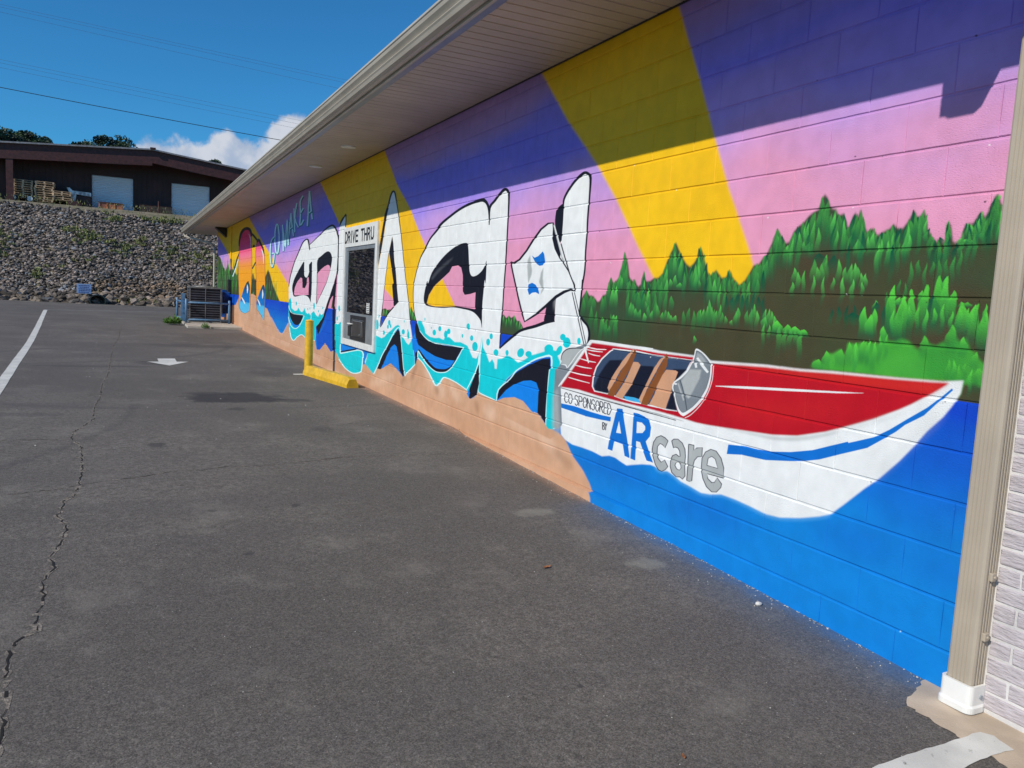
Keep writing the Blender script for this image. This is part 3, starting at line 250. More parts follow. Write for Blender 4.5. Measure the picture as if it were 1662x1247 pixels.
("H1",0,0,1.0,["16456,-54 16479,-116 16514,-206 16550,-307 16591,-429 16635,-563 16666,-658 16457,-669 16426,-575 16384,-443 16344,-322 16308,-222 16275,-133 16252,-72"],None),
("H2",0,0,1.0,["16462,-42 16485,-104 16520,-194 16556,-295 16598,-417 16642,-551 16673,-646 16548,-652 16517,-558 16474,-425 16433,-304 16397,-204 16364,-114 16340,-53"],None),
("H1",0,0,1.0,["16455,-57 16421,-121 16372,-211 16316,-301 16248,-388 16175,-473 16124,-532 15929,-536 15979,-477 16051,-393 16116,-308 16170,-221 16219,-132 16252,-69"],None),
("H2",0,0,1.0,["16462,-44 16427,-107 16378,-198 16322,-287 16255,-374 16182,-459 16130,-518 16014,-521 16065,-462 16137,-378 16203,-292 16258,-204 16307,-114 16341,-51"],None),
("H1",0,0,1.0,["16401,-388 16136,-362 16247,-331 16515,-357"],None),
("H2",0,0,1.0,["16476,-366 16209,-340 16268,-323 16536,-349"],None),
("H1",0,0,1.0,["17389,-230 17363,-304 17328,-409 17295,-512 17267,-615 17242,-716 17224,-786 17001,-792 17018,-722 17043,-622 17071,-521 17103,-418 17138,-315 17163,-242"],None),
("H2",0,0,1.0,["17395,-216 17370,-290 17335,-395 17302,-499 17274,-601 17248,-702 17231,-773 17098,-777 17115,-707 17140,-606 17168,-504 17201,-401 17236,-297 17261,-224"],None),
("H1",0,0,1.0,["17355,-252 17313,-303 17252,-377 17189,-457 17125,-562 17058,-674 16824,-737 16769,-665 16746,-539 16724,-419 16699,-310 16674,-207 16759,-171 16812,-199 16777,-308 16743,-417 16709,-516 16677,-615 16655,-684 16461,-690 16483,-622 16514,-524 16547,-426 16580,-318 16615,-210 16732,-137 16872,-191 16898,-296 16924,-406 16947,-528 16970,-654 16982,-709 16857,-678 16922,-568 16985,-463 17047,-383 17107,-310 17149,-259"],None),
("H2",0,0,1.0,["17363,-238 17320,-289 17259,-363 17196,-443 17132,-549 17065,-661 16909,-717 16863,-648 16840,-521 16818,-401 16792,-291 16767,-188 16803,-148 16818,-186 16783,-295 16749,-404 16716,-503 16684,-602 16662,-671 16552,-675 16574,-606 16606,-508 16639,-409 16672,-301 16707,-192 16787,-129 16879,-179 16904,-284 16930,-394 16953,-515 16976,-642 16999,-701 16952,-662 17017,-552 17081,-447 17144,-366 17204,-293 17246,-242"],None),
("H1",0,0,1.0,["17759,-510 17760,-552 17763,-612 17773,-666 17794,-709 17821,-747 17853,-777 17887,-796 17914,-804 17863,-803 17811,-807 17840,-797 17880,-776 17920,-744 17958,-704 17991,-659 18017,-608 18036,-553 18048,-498 18051,-443 18046,-389 18033,-340 18012,-297 17984,-259 17952,-231 17917,-213 17891,-205 17942,-205 17995,-199 17965,-210 17925,-232 17885,-265 17847,-306 17815,-351 17790,-407 17771,-468 17759,-511 17515,-520 17527,-478 17546,-417 17571,-360 17603,-314 17643,-271 17686,-236 17736,-208 17802,-184 17948,-162 18092,-167 18155,-183 18201,-206 18237,-238 18268,-278 18290,-323 18304,-374 18309,-430 18306,-487 18294,-543 18274,-601 18246,-653 18212,-701 18170,-744 18125,-779 18073,-807 18004,-829 17857,-846 17716,-836 17655,-818 17612,-794 17578,-762 17549,-723 17529,-678 17519,-623 17516,-563 17515,-521"],None),
("H2",0,0,1.0,["17766,-496 17767,-539 17770,-599 17780,-654 17801,-697 17829,-735 17861,-765 17898,-785 17931,-796 17918,-797 17905,-797 17942,-784 17984,-762 18025,-729 18065,-688 18098,-642 18124,-591 18144,-535 18156,-480 18159,-424 18154,-370 18141,-320 18119,-277 18090,-239 18057,-210 18020,-190 17986,-181 18000,-180 18013,-179 17976,-193 17934,-217 17893,-250 17855,-291 17822,-337 17797,-393 17778,-454 17766,-497 17617,-503 17629,-460 17648,-399 17673,-343 17706,-296 17745,-254 17788,-219 17836,-192 17896,-170 18003,-154 18109,-157 18166,-172 18209,-194 18245,-226 18275,-265 18298,-310 18311,-361 18317,-416 18314,-473 18302,-529 18281,-586 18254,-639 18220,-686 18178,-729 18134,-763 18084,-790 18023,-810 17915,-823 17810,-815 17756,-799 17714,-776 17680,-744 17652,-705 17631,-661 17621,-606 17618,-546 17617,-504"],None),
("H1",0,0,1.0,["18372,-421 18475,-436 18626,-461 18758,-499 18835,-549 18884,-608 18910,-675 18913,-752 18892,-836 18854,-915 18793,-994 18713,-1069 18602,-1119 18315,-1106 18229,-1060 18167,-1007 18120,-943 18089,-869 18105,-811 18294,-776 18496,-778 18602,-782 18494,-824 18402,-820 18336,-816 18348,-814 18340,-861 18370,-932 18417,-995 18477,-1045 18547,-1084 18415,-1092 18459,-1063 18533,-993 18591,-917 18628,-841 18647,-760 18645,-686 18621,-623 18577,-567 18511,-524 18406,-493 18276,-472 18179,-457"],None),
("H2",0,0,1.0,["18392,-412 18493,-427 18642,-451 18768,-487 18844,-536 18892,-595 18918,-661 18920,-738 18900,-821 18862,-900 18801,-979 18722,-1053 18624,-1099 18421,-1087 18338,-1042 18276,-990 18228,-926 18198,-852 18212,-796 18362,-768 18537,-771 18641,-776 18576,-801 18481,-796 18387,-792 18357,-798 18347,-847 18378,-920 18425,-983 18485,-1034 18559,-1074 18513,-1083 18571,-1050 18646,-978 18705,-901 18743,-824 18762,-742 18760,-668 18735,-604 18690,-547 18621,-502 18511,-471 18375,-448 18276,-434"],None),
("U",1,0.003,1.0,["24334,-534 24313,-279 24064,-108 23549,-9 22946,12 22458,-28 22074,-114 21874,-252 21793,-511 21714,-769 21662,-1153 21691,-1470 21769,-1696 21899,-2089 21930,-2195 22829,-2309 23661,-2272 24111,-2160 24225,-1734 24395,-1306 24383,-988"],"board"),
("U",1,0.003,1.0,["21010,-527 20896,-445 20656,-394 20325,-480 19919,-625 19676,-750 19577,-938 19434,-1458 19412,-1893 19539,-2331 19852,-2262 20671,-2112 20837,-1806 20904,-1311 21000,-1035 21076,-661"],"board"),
("V",1,0.003,1.0,["22365,-1414 22743,-1483 23126,-1608 23514,-1793 23916,-1984 24111,-2160 23659,-2286 22831,-2295 22069,-2200 21962,-1960 21969,-1569 22169,-1466"],"tail"),
("V",1,0.003,1.0,["19727,-1489 20096,-1599 20395,-1736 20701,-1890 20762,-2053 20338,-2161 19852,-2262 19539,-2331 19449,-1894 19451,-1603"],"tail"),
("K2",0,0.003,0.8,["24287,-535 24267,-282 24021,-112 23515,-15 22935,6 22480,-32 22110,-114 21912,-251 21831,-510 21752,-768 21700,-1153 21729,-1470 21807,-1697 21937,-2090 21962,-2193 22832,-2303 23627,-2267 24065,-2158 24178,-1733 24348,-1306 24336,-989 24287,-535 24381,-532 24430,-987 24442,-1306 24271,-1735 24157,-2162 23694,-2277 22826,-2314 21898,-2197 21860,-2088 21731,-1696 21653,-1470 21624,-1154 21676,-770 21756,-512 21836,-254 22038,-114 22437,-25 22958,18 23583,-4 24108,-104 24360,-277 24381,-532"],None),
("K2",0,0.003,0.8,["20975,-529 20863,-448 20661,-399 20354,-481 19948,-626 19707,-750 19608,-938 19465,-1458 19443,-1894 19570,-2331 19825,-2258 20638,-2109 20802,-1806 20869,-1311 20965,-1035 21040,-662 20974,-529 21045,-525 21112,-660 21036,-1034 20940,-1311 20873,-1807 20705,-2114 19879,-2266 19509,-2331 19382,-1893 19403,-1457 19546,-939 19645,-750 19889,-625 20296,-479 20652,-389 20929,-442 21045,-525"],None),
("W",0,0,1.0,["22531,-1508 22545,-1536 22565,-1574 22572,-1615 22553,-1662 22521,-1712 22498,-1747 22429,-1747 22384,-1711 22324,-1660 22297,-1612 22336,-1570 22408,-1533 22462,-1507"],None),
("W",0,0,1.0,["19867,-1609 19877,-1640 19890,-1685 19896,-1727 19887,-1767 19872,-1806 19860,-1833 19806,-1833 19763,-1805 19706,-1765 19678,-1724 19709,-1681 19768,-1638 19813,-1607"],None),
("W",0,0,1.0,["23673,-1884 23575,-1910 23439,-1945 23310,-1977 23188,-2004 23067,-2028 22982,-2045 22850,-2034 22890,-2014 22953,-1984 23050,-1953 23212,-1922 23405,-1893 23544,-1872"],None),
("W",0,0,1.0,["20634,-1867 20562,-1893 20461,-1928 20372,-1960 20300,-1985 20235,-2008 20191,-2024 20125,-2019 20134,-2001 20153,-1975 20201,-1946 20304,-1914 20434,-1881 20529,-1858"],None),
("K",0,0,1.0,["24242,-424 24228,-390 24205,-341 24153,-288 24066,-232 23951,-172 23818,-122 23670,-85 23507,-57 23343,-38 23172,-29 22993,-27 22839,-30 22722,-35 22610,-43 22503,-55 22407,-69 22314,-88 22221,-115 22120,-159 22028,-212 21965,-250 21747,-256 21761,-219 21787,-167 21839,-118 21930,-79 22058,-44 22226,-13 22434,16 22684,39 22956,53 23230,57 23508,51 23761,34 23967,5 24137,-34 24273,-81 24370,-141 24435,-208 24475,-270 24485,-328 24471,-380 24458,-416"],None),
("K",0,0,1.0,["22129,-159 21981,-186 21772,-225 21549,-270 21289,-328 21011,-393 20818,-438 20568,-420 20761,-375 21041,-311 21312,-251 21550,-204 21768,-165 21919,-138"],None),
("K",0,0,1.0,["20802,-455 20711,-438 20594,-419 20631,-419 20704,-415 20598,-444 20463,-485 20301,-534 20128,-589 19984,-640 19879,-690 19797,-739 19742,-773 19635,-773 19660,-739 19702,-690 19775,-636 19898,-582 20052,-524 20189,-475 20289,-434 20389,-396 20651,-359 20887,-378 20954,-412 20990,-435"],None),
("K2",0,0,1.0,["24410,-612 24570,-658 24798,-724 25013,-799 25173,-877 25313,-960 25457,-1042 25637,-1131 25825,-1219 25960,-1282 25799,-1288 25618,-1228 25368,-1143 25143,-1056 24984,-974 24850,-892 24712,-816 24539,-742 24360,-673 24234,-626"],None),
("R",0,0,1.0,["24528,-783 24683,-847 24908,-940 25144,-1033 25398,-1124 25665,-1216 25856,-1281 25654,-1290 25474,-1225 25223,-1133 24983,-1042 24761,-948 24549,-855 24404,-790"],None),
("K2",0,0,1.0,["21129,-926 21720,-1088 21531,-1104 20950,-943"],None),
("K",0,0,1.0,["21520,-476 21644,-535 21315,-560 21194,-502"],None),
("R",0,0,1.0,["20176,-643 20109,-669 20018,-706 19938,-756 19874,-834 19817,-927 19778,-993 19734,-993 19738,-928 19748,-836 19788,-757 19891,-703 20023,-665 20117,-640"],None),
("R",0,0,0.7,["22430,-163 22340,-197 22216,-247 22113,-307 22045,-391 21995,-488 21962,-557 21884,-559 21899,-491 21926,-395 21983,-310 22101,-247 22249,-196 22356,-162"],None),
("D",0,0.01,0.8,["21564,-1218 21342,-1232 21010,-1466 21194,-1688 21673,-1734 21730,-1310"],None),
("W2",0,0.012,0.5,["3955,-2526 3940,-2531 3917,-2536 3890,-2540 3865,-2536 3845,-2530 3829,-2528 3808,-2530 3783,-2535 3760,-2540 3740,-2546 3721,-2553 3697,-2559 3667,-2563 3634,-2565 3602,-2568 3570,-2573 3537,-2579 3504,-2582 3475,-2580 3449,-2576 3422,-2571 3392,-2563 3361,-2554 3332,-2548 3302,-2546 3270,-2547 3234,-2549 3194,-2550 3152,-2553 3110,-2556 3070,-2560 3030,-2565 2992,-2567 2958,-2566 2926,-2563 2890,-2557 2847,-2547 2800,-2535 2756,-2523 2714,-2509 2674,-2495 2640,-2482 2613,-2471 2591,-2460 2577,-2453 2584,-2438 2598,-2445 2619,-2455 2645,-2466 2678,-2479 2718,-2492 2759,-2506 2802,-2518 2848,-2529 2890,-2538 2924,-2544 2953,-2547 2985,-2547 3021,-2545 3060,-2540 3101,-2536 3143,-2533 3186,-2530 3226,-2528 3262,-2527 3295,-2526 3330,-2527 3364,-2534 3395,-2543 3423,-2550 3448,-2555 3471,-2559 3495,-2560 3524,-2557 3556,-2552 3589,-2547 3622,-2543 3654,-2541 3681,-2537 3701,-2532 3720,-2525 3741,-2519 3766,-2513 3793,-2507 3821,-2505 3847,-2508 3867,-2514 3881,-2517 3898,-2514 3919,-2509 3934,-2504"],None),
("G3",0,0,1.0,["5379,-2245 5328,-2094 5089,-1873 4827,-1799 5171,-2190 5204,-2461 5300,-2477"],None),
("W",0,0.002,1.0,["5233,-2169 5178,-2404 5139,-2526 5069,-2554 4969,-2568 4817,-2563 4699,-2563 4619,-2569 4559,-2573 4468,-2550 4396,-2549 4324,-2563 4258,-2573 4188,-2554 4089,-2529 3997,-2513 3944,-2515 3886,-2528 3825,-2516 3750,-2529 3689,-2548 3596,-2558 3500,-2571 3422,-2561 3331,-2538 3230,-2538 3105,-2546 2988,-2557 2890,-2548 2758,-2514 2643,-2474 2580,-2446 2506,-2377 2412,-2284 2336,-2216 2251,-2124 2185,-2041 2135,-1972 2072,-1903 2038,-1852 2010,-1798 2004,-1746 2089,-1759 2309,-1768 2651,-1776 2843,-1786 3085,-1788 3502,-1807 3667,-1791 3829,-1791 3989,-1790 4155,-1781 4369,-1782 4557,-1782 4782,-1782 4827,-1794 4865,-1833"],None),
("X",0,0.002,1.0,["5203,-2165 4933,-2153 4652,-2163 4412,-2166 4229,-2165 4013,-2165 3821,-2168 3706,-2172 3597,-2177 3494,-2174 3276,-2161 2994,-2141 2826,-2116 2655,-2066 2549,-2025 2402,-1965 2275,-1903 2220,-1872 2132,-1814 2062,-1763 2138,-1769 2308,-1777 2649,-1788 2841,-1798 3083,-1802 3490,-1821 3666,-1801 3987,-1805 4331,-1800 4553,-1798 4785,-1798 4846,-1845"],"red"),
("X2",0,0.01,0.7,["3490,-1821 3083,-1802 2841,-1798 2649,-1788 2308,-1777 2138,-1769 2062,-1763 2137,-1818 2442,-1825 2838,-1825 3372,-1823"],None),
("X2",1,0.05,0.4,["3349,-2012 2822,-1954 2465,-1903 2813,-2029 3244,-2071"],None),
("G2",0,0,1.0,["5232,-2174 5067,-2175 4847,-2177 4651,-2179 4498,-2181 4360,-2184 4235,-2185 4118,-2186 4011,-2186 3917,-2187 3830,-2187 3755,-2188 3704,-2188 3704,-2186 3754,-2184 3829,-2182 3914,-2179 4009,-2179 4116,-2179 4233,-2178 4358,-2177 4496,-2176 4649,-2174 4845,-2172 5065,-2170 5229,-2168"],None),
("K2",0,0,1.0,["5231,-2173 5067,-2176 4847,-2181 4650,-2184 4503,-2187 4372,-2189 4234,-2191 4065,-2193 3894,-2194 3780,-2196 3779,-2191 3893,-2190 4063,-2187 4232,-2185 4370,-2183 4501,-2182 4648,-2179 4845,-2176 5065,-2172 5230,-2169"],None),
("G2",0,0.006,0.55,["3338,-2170 3288,-2170 3220,-2169 3153,-2168 3095,-2168 3038,-2168 2982,-2166 2927,-2160 2874,-2152 2822,-2142 2771,-2129 2721,-2113 2678,-2098 2638,-2082 2604,-2067 2581,-2056 2583,-2050 2608,-2058 2643,-2070 2683,-2082 2727,-2095 2776,-2109 2826,-2121 2876,-2132 2928,-2140 2981,-2147 3036,-2152 3093,-2154 3152,-2156 3219,-2160 3288,-2164 3337,-2166"],None),
("G2",0,0.01,0.35,["2527,-2028 2486,-2014 2428,-1994 2378,-1977 2343,-1963 2313,-1950 2286,-1937 2259,-1921 2234,-1905 2217,-1893 2219,-1891 2237,-1899 2265,-1911 2293,-1924 2321,-1935 2350,-1947 2384,-1962 2433,-1983 2488,-2007 2529,-2025"],None),
("G2",0,0.02,0.35,["2380,-2251 2293,-2160 2199,-2045 2109,-1948 2056,-1868 2075,-1877 2138,-1946 2230,-2044 2326,-2153"],None),
("W",0,0,1.0,["3450,-1947 3397,-1943 3319,-1939 3217,-1931 3079,-1919 2926,-1906 2803,-1894 2724,-1887 2666,-1881 2613,-1876 2555,-1869 2501,-1862 2465,-1857 2465,-1855 2502,-1859 2555,-1863 2614,-1868 2667,-1872 2724,-1877 2804,-1883 2927,-1893 3080,-1906 3218,-1918 3319,-1928 3397,-1937 3450,-1943"],None),
("I1",0,0.002,1.0,["4513,-1820 4558,-1847 4642,-1901 4707,-1966 4740,-2037 4742,-2105 4712,-2134 4533,-2131 4435,-2136 4358,-2143 4229,-2146 4150,-2143 4145,-2142 4060,-2142 3944,-2141 3880,-2142 3772,-2135 3788,-2122 3822,-2040 3840,-1989 3795,-1946 3713,-1884 3677,-1820 3903,-1823 4065,-1822 4239,-1814 4252,-1816"],None),
("W",0,0,1.0,["4518,-1818 4564,-1845 4649,-1899 4714,-1965 4748,-2037 4751,-2107 4715,-2139 4535,-2136 4437,-2141 4360,-2147 4230,-2150 4151,-2147 4147,-2146 4061,-2147 3945,-2145 3880,-2146 3771,-2139 3783,-2121 3816,-2039 3833,-1990 3790,-1948 3708,-1886 3674,-1817 3903,-1819 4065,-1818 4238,-1810 4252,-1811 4512,-1816 4513,-1825 4252,-1820 4240,-1818 4066,-1826 3903,-1827 3680,-1823 3718,-1883 3800,-1943 3846,-1989 3828,-2042 3794,-2124 3773,-2132 3879,-2138 3943,-2137 4059,-2138 4144,-2138 4149,-2139 4228,-2142 4356,-2139 4433,-2132 4532,-2127 4709,-2130 4734,-2104 4732,-2037 4699,-1967 4636,-1904 4553,-1850 4507,-1823"],None),
("I2",0,0.004,1.0,["4542,-1900 4390,-1884 4446,-1972 4519,-2089 4544,-2130 4697,-2130 4716,-2102 4669,-2018 4597,-1944"],None),
("I2",0,0.004,1.0,["4180,-1903 4044,-1894 4032,-1928 4081,-2004 4153,-2120 4333,-2118 4277,-2053 4207,-1967"],None),
("I2",0,0.004,1.0,["4175,-1905 4040,-1894 4088,-1979 4138,-2062 4193,-2115 4273,-2116 4284,-2033 4221,-1958"],None),
("I2",0,0.004,1.0,["3848,-1890 3710,-1877 3794,-1950 3835,-1994 3818,-2040 3772,-2134 3884,-2139 3845,-2043 3812,-1933"],None),
("J",0,0,1.0,["4342,-2122 4233,-2115 4153,-2120 4168,-2140 4321,-2142"],None),
("J",0,0,1.0,["4292,-2117 4174,-2120 4155,-2138 4289,-2141"],None),
("Tn",0,0,1.0,["4263,-1798 4305,-1821 4389,-1892 4456,-1962 4525,-2040 4548,-2092 4526,-2114 4466,-2039 4409,-1963 4333,-1897"],None),
("Br",0,0,1.0,["4254,-1800 4241,-1816 4248,-1847 4276,-1912 4339,-1992 4396,-2063 4463,-2142 4542,-2141 4518,-2099 4448,-2031 4399,-1962 4341,-1903 4297,-1852"],None),
("Tn",0,0,1.0,["4261,-1885 4208,-1882 4180,-1898 4209,-1947 4269,-2042 4342,-2120 4358,-2143 4449,-2137 4378,-2060 4321,-1990"],None),
("Tn",0,0,1.0,["3924,-1811 3980,-1843 4031,-1898 4087,-1984 4138,-2062 4174,-2123 4141,-2141 4090,-2035 4040,-1964 3990,-1894"],None),
("Br",0,0,1.0,["3920,-1800 3903,-1826 3904,-1875 3937,-1932 3992,-2013 4041,-2089 4076,-2146 4147,-2147 4125,-2101 4074,-2023 4024,-1957 3986,-1898 3941,-1840"],None),
("Tn",0,0,1.0,["3909,-1900 3816,-1895 3793,-1902 3811,-1943 3836,-1984 3846,-2034 3876,-2106 3888,-2141 3968,-2140 4059,-2136 4010,-2065 3992,-2013 3944,-1938"],None),
("X",0,0,1.0,["4241,-1806 4068,-1811 3944,-1818 3927,-1817 3928,-1812 3943,-1813 4066,-1806 4239,-1800"],None),
("W",0,0,1.0,["3485,-1834 3484,-1854 3483,-1884 3485,-1914 3493,-1943 3503,-1971 3517,-1999 3534,-2026 3555,-2052 3577,-2076 3600,-2099 3625,-2120 3647,-2137 3667,-2149 3685,-2158 3698,-2163 3695,-2167 3683,-2161 3664,-2153 3643,-2140 3620,-2122 3595,-2101 3571,-2078 3550,-2053 3529,-2027 3511,-2000 3497,-1972 3487,-1943 3479,-1914 3477,-1884 3478,-1854 3479,-1833"],None),
("W",1,0,1.0,["3646,-1749 3592,-1762 3540,-1789 3497,-1826 3493,-1897 3511,-1972 3557,-2042 3621,-2102 3695,-2150 3724,-2157 3764,-2138 3792,-2094 3818,-2040 3839,-1994 3823,-1963 3767,-1928 3713,-1884 3676,-1829 3659,-1791"],None),
("G3",1,0,1.0,["3640,-1760 3594,-1771 3549,-1797 3511,-1830 3508,-1897 3528,-1967 3576,-2035 3636,-2091 3701,-2131 3726,-2137 3754,-2122 3781,-2088 3807,-2038 3825,-1997 3811,-1969 3755,-1936 3701,-1893 3664,-1835 3648,-1794"],None),
("K2",0,0,0.7,["3641,-1762 3595,-1773 3551,-1798 3513,-1830 3510,-1897 3530,-1967 3577,-2035 3638,-2090 3702,-2130 3725,-2136 3752,-2121 3779,-2087 3804,-2038 3823,-1997 3809,-1970 3753,-1937 3699,-1893 3662,-1836 3645,-1795 3637,-1761 3642,-1760 3650,-1794 3666,-1835 3703,-1892 3756,-1935 3813,-1968 3828,-1998 3809,-2039 3784,-2088 3756,-2123 3727,-2139 3700,-2132 3635,-2091 3574,-2036 3526,-1968 3505,-1897 3509,-1829 3548,-1796 3593,-1770 3639,-1759"],None),
("G2",0,0.004,1.0,["3685,-1875 3582,-1866 3593,-1918 3641,-1998 3678,-2050 3709,-2035 3728,-2000 3757,-1951"],None),
("G2",0,0.004,0.7,["3633,-1770 3589,-1785 3543,-1821 3604,-1829 3641,-1817"],None),
("G4",0,0,1.0,["3773,-1949 3762,-1966 3746,-1991 3731,-2020 3715,-2054 3700,-2091 3689,-2118 3679,-2115 3690,-2089 3705,-2051 3721,-2017 3737,-1988 3752,-1963 3763,-1946"],None),
("W",0,0,1.0,["3636,-1805 3623,-1817 3604,-1833 3584,-1848 3564,-1861 3544,-1873 3530,-1881 3517,-1871 3529,-1863 3547,-1850 3565,-1837 3585,-1823 3607,-1808 3622,-1797"],None),
("W",0,0,1.0,["3650,-1835 3638,-1861 3620,-1858 3629,-1831"],None),
("W",0,0,1.0,["3819,-1972 3817,-1982 3794,-1979 3796,-1970"],None),
("G2",0,0,1.0,["3791,-1971 3727,-2067 3713,-2062 3778,-1966"],None),
("G2",0,0,1.0,["5212,-1960 5198,-1911 5135,-1872 5045,-1855 4887,-1845 4903,-1867 5019,-1962 5099,-2004 5120,-1992 5189,-1985"],None),
("G3",0,0,1.0,["5222,-1995 5092,-2004 5162,-2091 5205,-2128"],None),
("K2",0,0,1.0,["5209,-1960 5205,-1946 5200,-1927 5189,-1911 5173,-1898 5152,-1886 5128,-1876 5105,-1870 5078,-1865 5044,-1861 4992,-1856 4934,-1852 4893,-1849 4894,-1844 4935,-1846 4993,-1849 5045,-1853 5081,-1858 5110,-1863 5136,-1870 5161,-1881 5184,-1894 5201,-1909 5210,-1927 5214,-1946 5216,-1960"],None),
("W",0,0,1.0,["5210,-1993 5189,-1994 5160,-1995 5138,-1997 5131,-2003 5119,-2014 5092,-2005 5052,-1971 5003,-1924 4960,-1886 4928,-1866 4902,-1854 4885,-1847 4890,-1843 4908,-1850 4935,-1863 4968,-1883 5013,-1921 5065,-1968 5105,-2001 5114,-2005 5115,-1998 5129,-1989 5157,-1988 5186,-1988 5208,-1988"],None),
("G3",0,0,1.0,["5344,-2047 5182,-2021 5195,-2150 5139,-2450 5200,-2494 5291,-2475"],None),
("T",0,0,1.0,["5374,-2041 5296,-2033 5291,-2234 5252,-2469 5277,-2507 5346,-2514 5384,-2499 5399,-2248"],None),
("G2",0,0.02,0.75,["5301,-2238 5231,-2178 5189,-2382 5158,-2495 5189,-2521 5242,-2510 5288,-2483"],None),
("W",0,0,1.0,["4841,-1837 4810,-1839 4767,-1842 4723,-1843 4677,-1841 4632,-1837 4600,-1834 4601,-1830 4632,-1831 4677,-1834 4722,-1835 4765,-1834 4808,-1833 4839,-1832"],None),
("W",0,0,1.0,["4860,-1855 4829,-1856 4785,-1858 4742,-1858 4702,-1857 4664,-1855 4638,-1854 4638,-1849 4664,-1850 4702,-1850 4741,-1850 4783,-1850 4827,-1850 4859,-1850"],None),
("W",0,0,1.0,["4826,-1878 4806,-1881 4779,-1884 4750,-1887 4719,-1887 4687,-1886 4665,-1885 4665,-1881 4686,-1880 4717,-1880 4747,-1879 4775,-1877 4803,-1875 4823,-1873"],None),
("W",0,0,1.0,["4946,-1926 4912,-1929 4864,-1933 4819,-1936 4779,-1936 4742,-1935 4716,-1935 4716,-1930 4741,-1929 4777,-1929 4816,-1928 4861,-1925 4909,-1923 4944,-1921"],None),
("W",0,0,1.0,["5002,-1981 4969,-1983 4923,-1986 4877,-1987 4834,-1986 4792,-1984 4763,-1982 4763,-1978 4791,-1978 4833,-1979 4875,-1979 4920,-1978 4966,-1977 4999,-1975"],None),
("W",0,0,1.0,["5052,-2039 5016,-2040 4966,-2042 4915,-2043 4864,-2042 4813,-2040 4778,-2038 4777,-2033 4812,-2034 4862,-2034 4913,-2035 4963,-2035 5014,-2034 5050,-2034"],None),
("W",0,0,1.0,["5088,-2082 5055,-2084 5007,-2086 4955,-2088 4893,-2089 4828,-2089 4783,-2090 4781,-2085 4826,-2084 4891,-2082 4952,-2080 5004,-2079 5052,-2077 5086,-2076"],None),
("W",0,0,1.0,["5220,-2168 5178,-2131 5119,-2077 5058,-2022 4993,-1963 4927,-1901 4875,-1853 4846,-1825 4830,-1809 4817,-1798 4809,-1789 4808,-1788 4782,-1786 4723,-1785 4643,-1785 4557,-1786 4464,-1787 4365,-1788 4274,-1788 4190,-1788 4113,-1787 4061,-1787 4060,-1780 4112,-1780 4189,-1781 4273,-1781 4364,-1780 4463,-1779 4556,-1778 4642,-1777 4722,-1777 4782,-1778 4811,-1780 4822,-1786 4830,-1794 4844,-1806 4859,-1822 4888,-1850 4940,-1898 5007,-1959 5072,-2018 5134,-2074 5193,-2127 5235,-2165"],None),
("W",0,0,1.0,["4892,-1837 4885,-1851 4873,-1871 4861,-1891 4846,-1912 4831,-1933 4821,-1947 4806,-1944 4815,-1929 4827,-1908 4838,-1887 4848,-1866 4858,-1846 4864,-1832"],None),
("C",0,0,1.0,["3308,-2252 3191,-2238 3096,-2237 2984,-2227 2857,-2204 2720,-2167 2628,-2130 2524,-2089 2519,-2094 2392,-2045 2389,-2044 2313,-1997 2228,-1934 2146,-1875 2083,-1817 2049,-1783 2043,-1789 2066,-1814 2106,-1853 2157,-1910 2239,-1963 2281,-2001 2416,-2097 2552,-2152 2676,-2204 2771,-2232 2852,-2249 3022,-2279 3198,-2287 3314,-2306"],None),
("C",0,0,1.0,["5169,-2288 4975,-2281 4752,-2288 4594,-2289 4480,-2285 4481,-2315 4590,-2322 4800,-2330 5027,-2324 5165,-2321"],None),
("K2",0,0,1.0,["5076,-2207 5081,-2203 5090,-2198 5099,-2195 5110,-2195 5120,-2199 5127,-2205 5131,-2214 5133,-2224 5134,-2235 5131,-2246 5126,-2257 5119,-2266 5112,-2271 5103,-2274 5092,-2274 5082,-2270 5075,-2265 5070,-2262 5080,-2259 5084,-2262 5090,-2266 5094,-2268 5097,-2268 5103,-2266 5108,-2262 5114,-2254 5118,-2244 5121,-2234 5121,-2224 5119,-2213 5115,-2206 5111,-2202 5108,-2201 5105,-2201 5099,-2203 5091,-2208 5086,-2211"],None),
("K2",0,0,1.0,["5047,-2196 5053,-2198 5061,-2202 5068,-2209 5071,-2217 5071,-2226 5070,-2235 5069,-2245 5066,-2254 5062,-2262 5055,-2268 5047,-2272 5037,-2274 5026,-2272 5017,-2267 5012,-2260 5009,-2252 5009,-2243 5009,-2234 5011,-2224 5013,-2215 5018,-2207 5025,-2201 5034,-2198 5040,-2195 5048,-2201 5042,-2203 5035,-2206 5029,-2211 5025,-2218 5023,-2226 5021,-2235 5021,-2244 5021,-2253 5023,-2260 5027,-2265 5032,-2267 5034,-2268 5038,-2267 5045,-2264 5050,-2258 5054,-2251 5057,-2243 5058,-2234 5059,-2225 5058,-2216 5056,-2209 5052,-2205 5046,-2202 5041,-2200"],None),
("K2",0,0,1.0,["4992,-2239 4988,-2236 4998,-2233 5002,-2237"],None),
("K2",0,0,1.0,["4927,-2206 4933,-2203 4942,-2198 4953,-2195 4965,-2197 4973,-2202 4978,-2209 4980,-2215 4978,-2222 4973,-2229 4962,-2234 4950,-2239 4941,-2243 4935,-2248 4933,-2253 4932,-2258 4936,-2263 4942,-2267 4945,-2268 4950,-2266 4958,-2262 4964,-2258 4974,-2263 4968,-2266 4959,-2272 4948,-2275 4935,-2271 4926,-2265 4921,-2258 4921,-2251 4924,-2245 4931,-2238 4942,-2233 4954,-2229 4963,-2225 4967,-2220 4968,-2214 4967,-2209 4963,-2205 4958,-2202 4956,-2201 4951,-2203 4943,-2207 4937,-2211"],None),
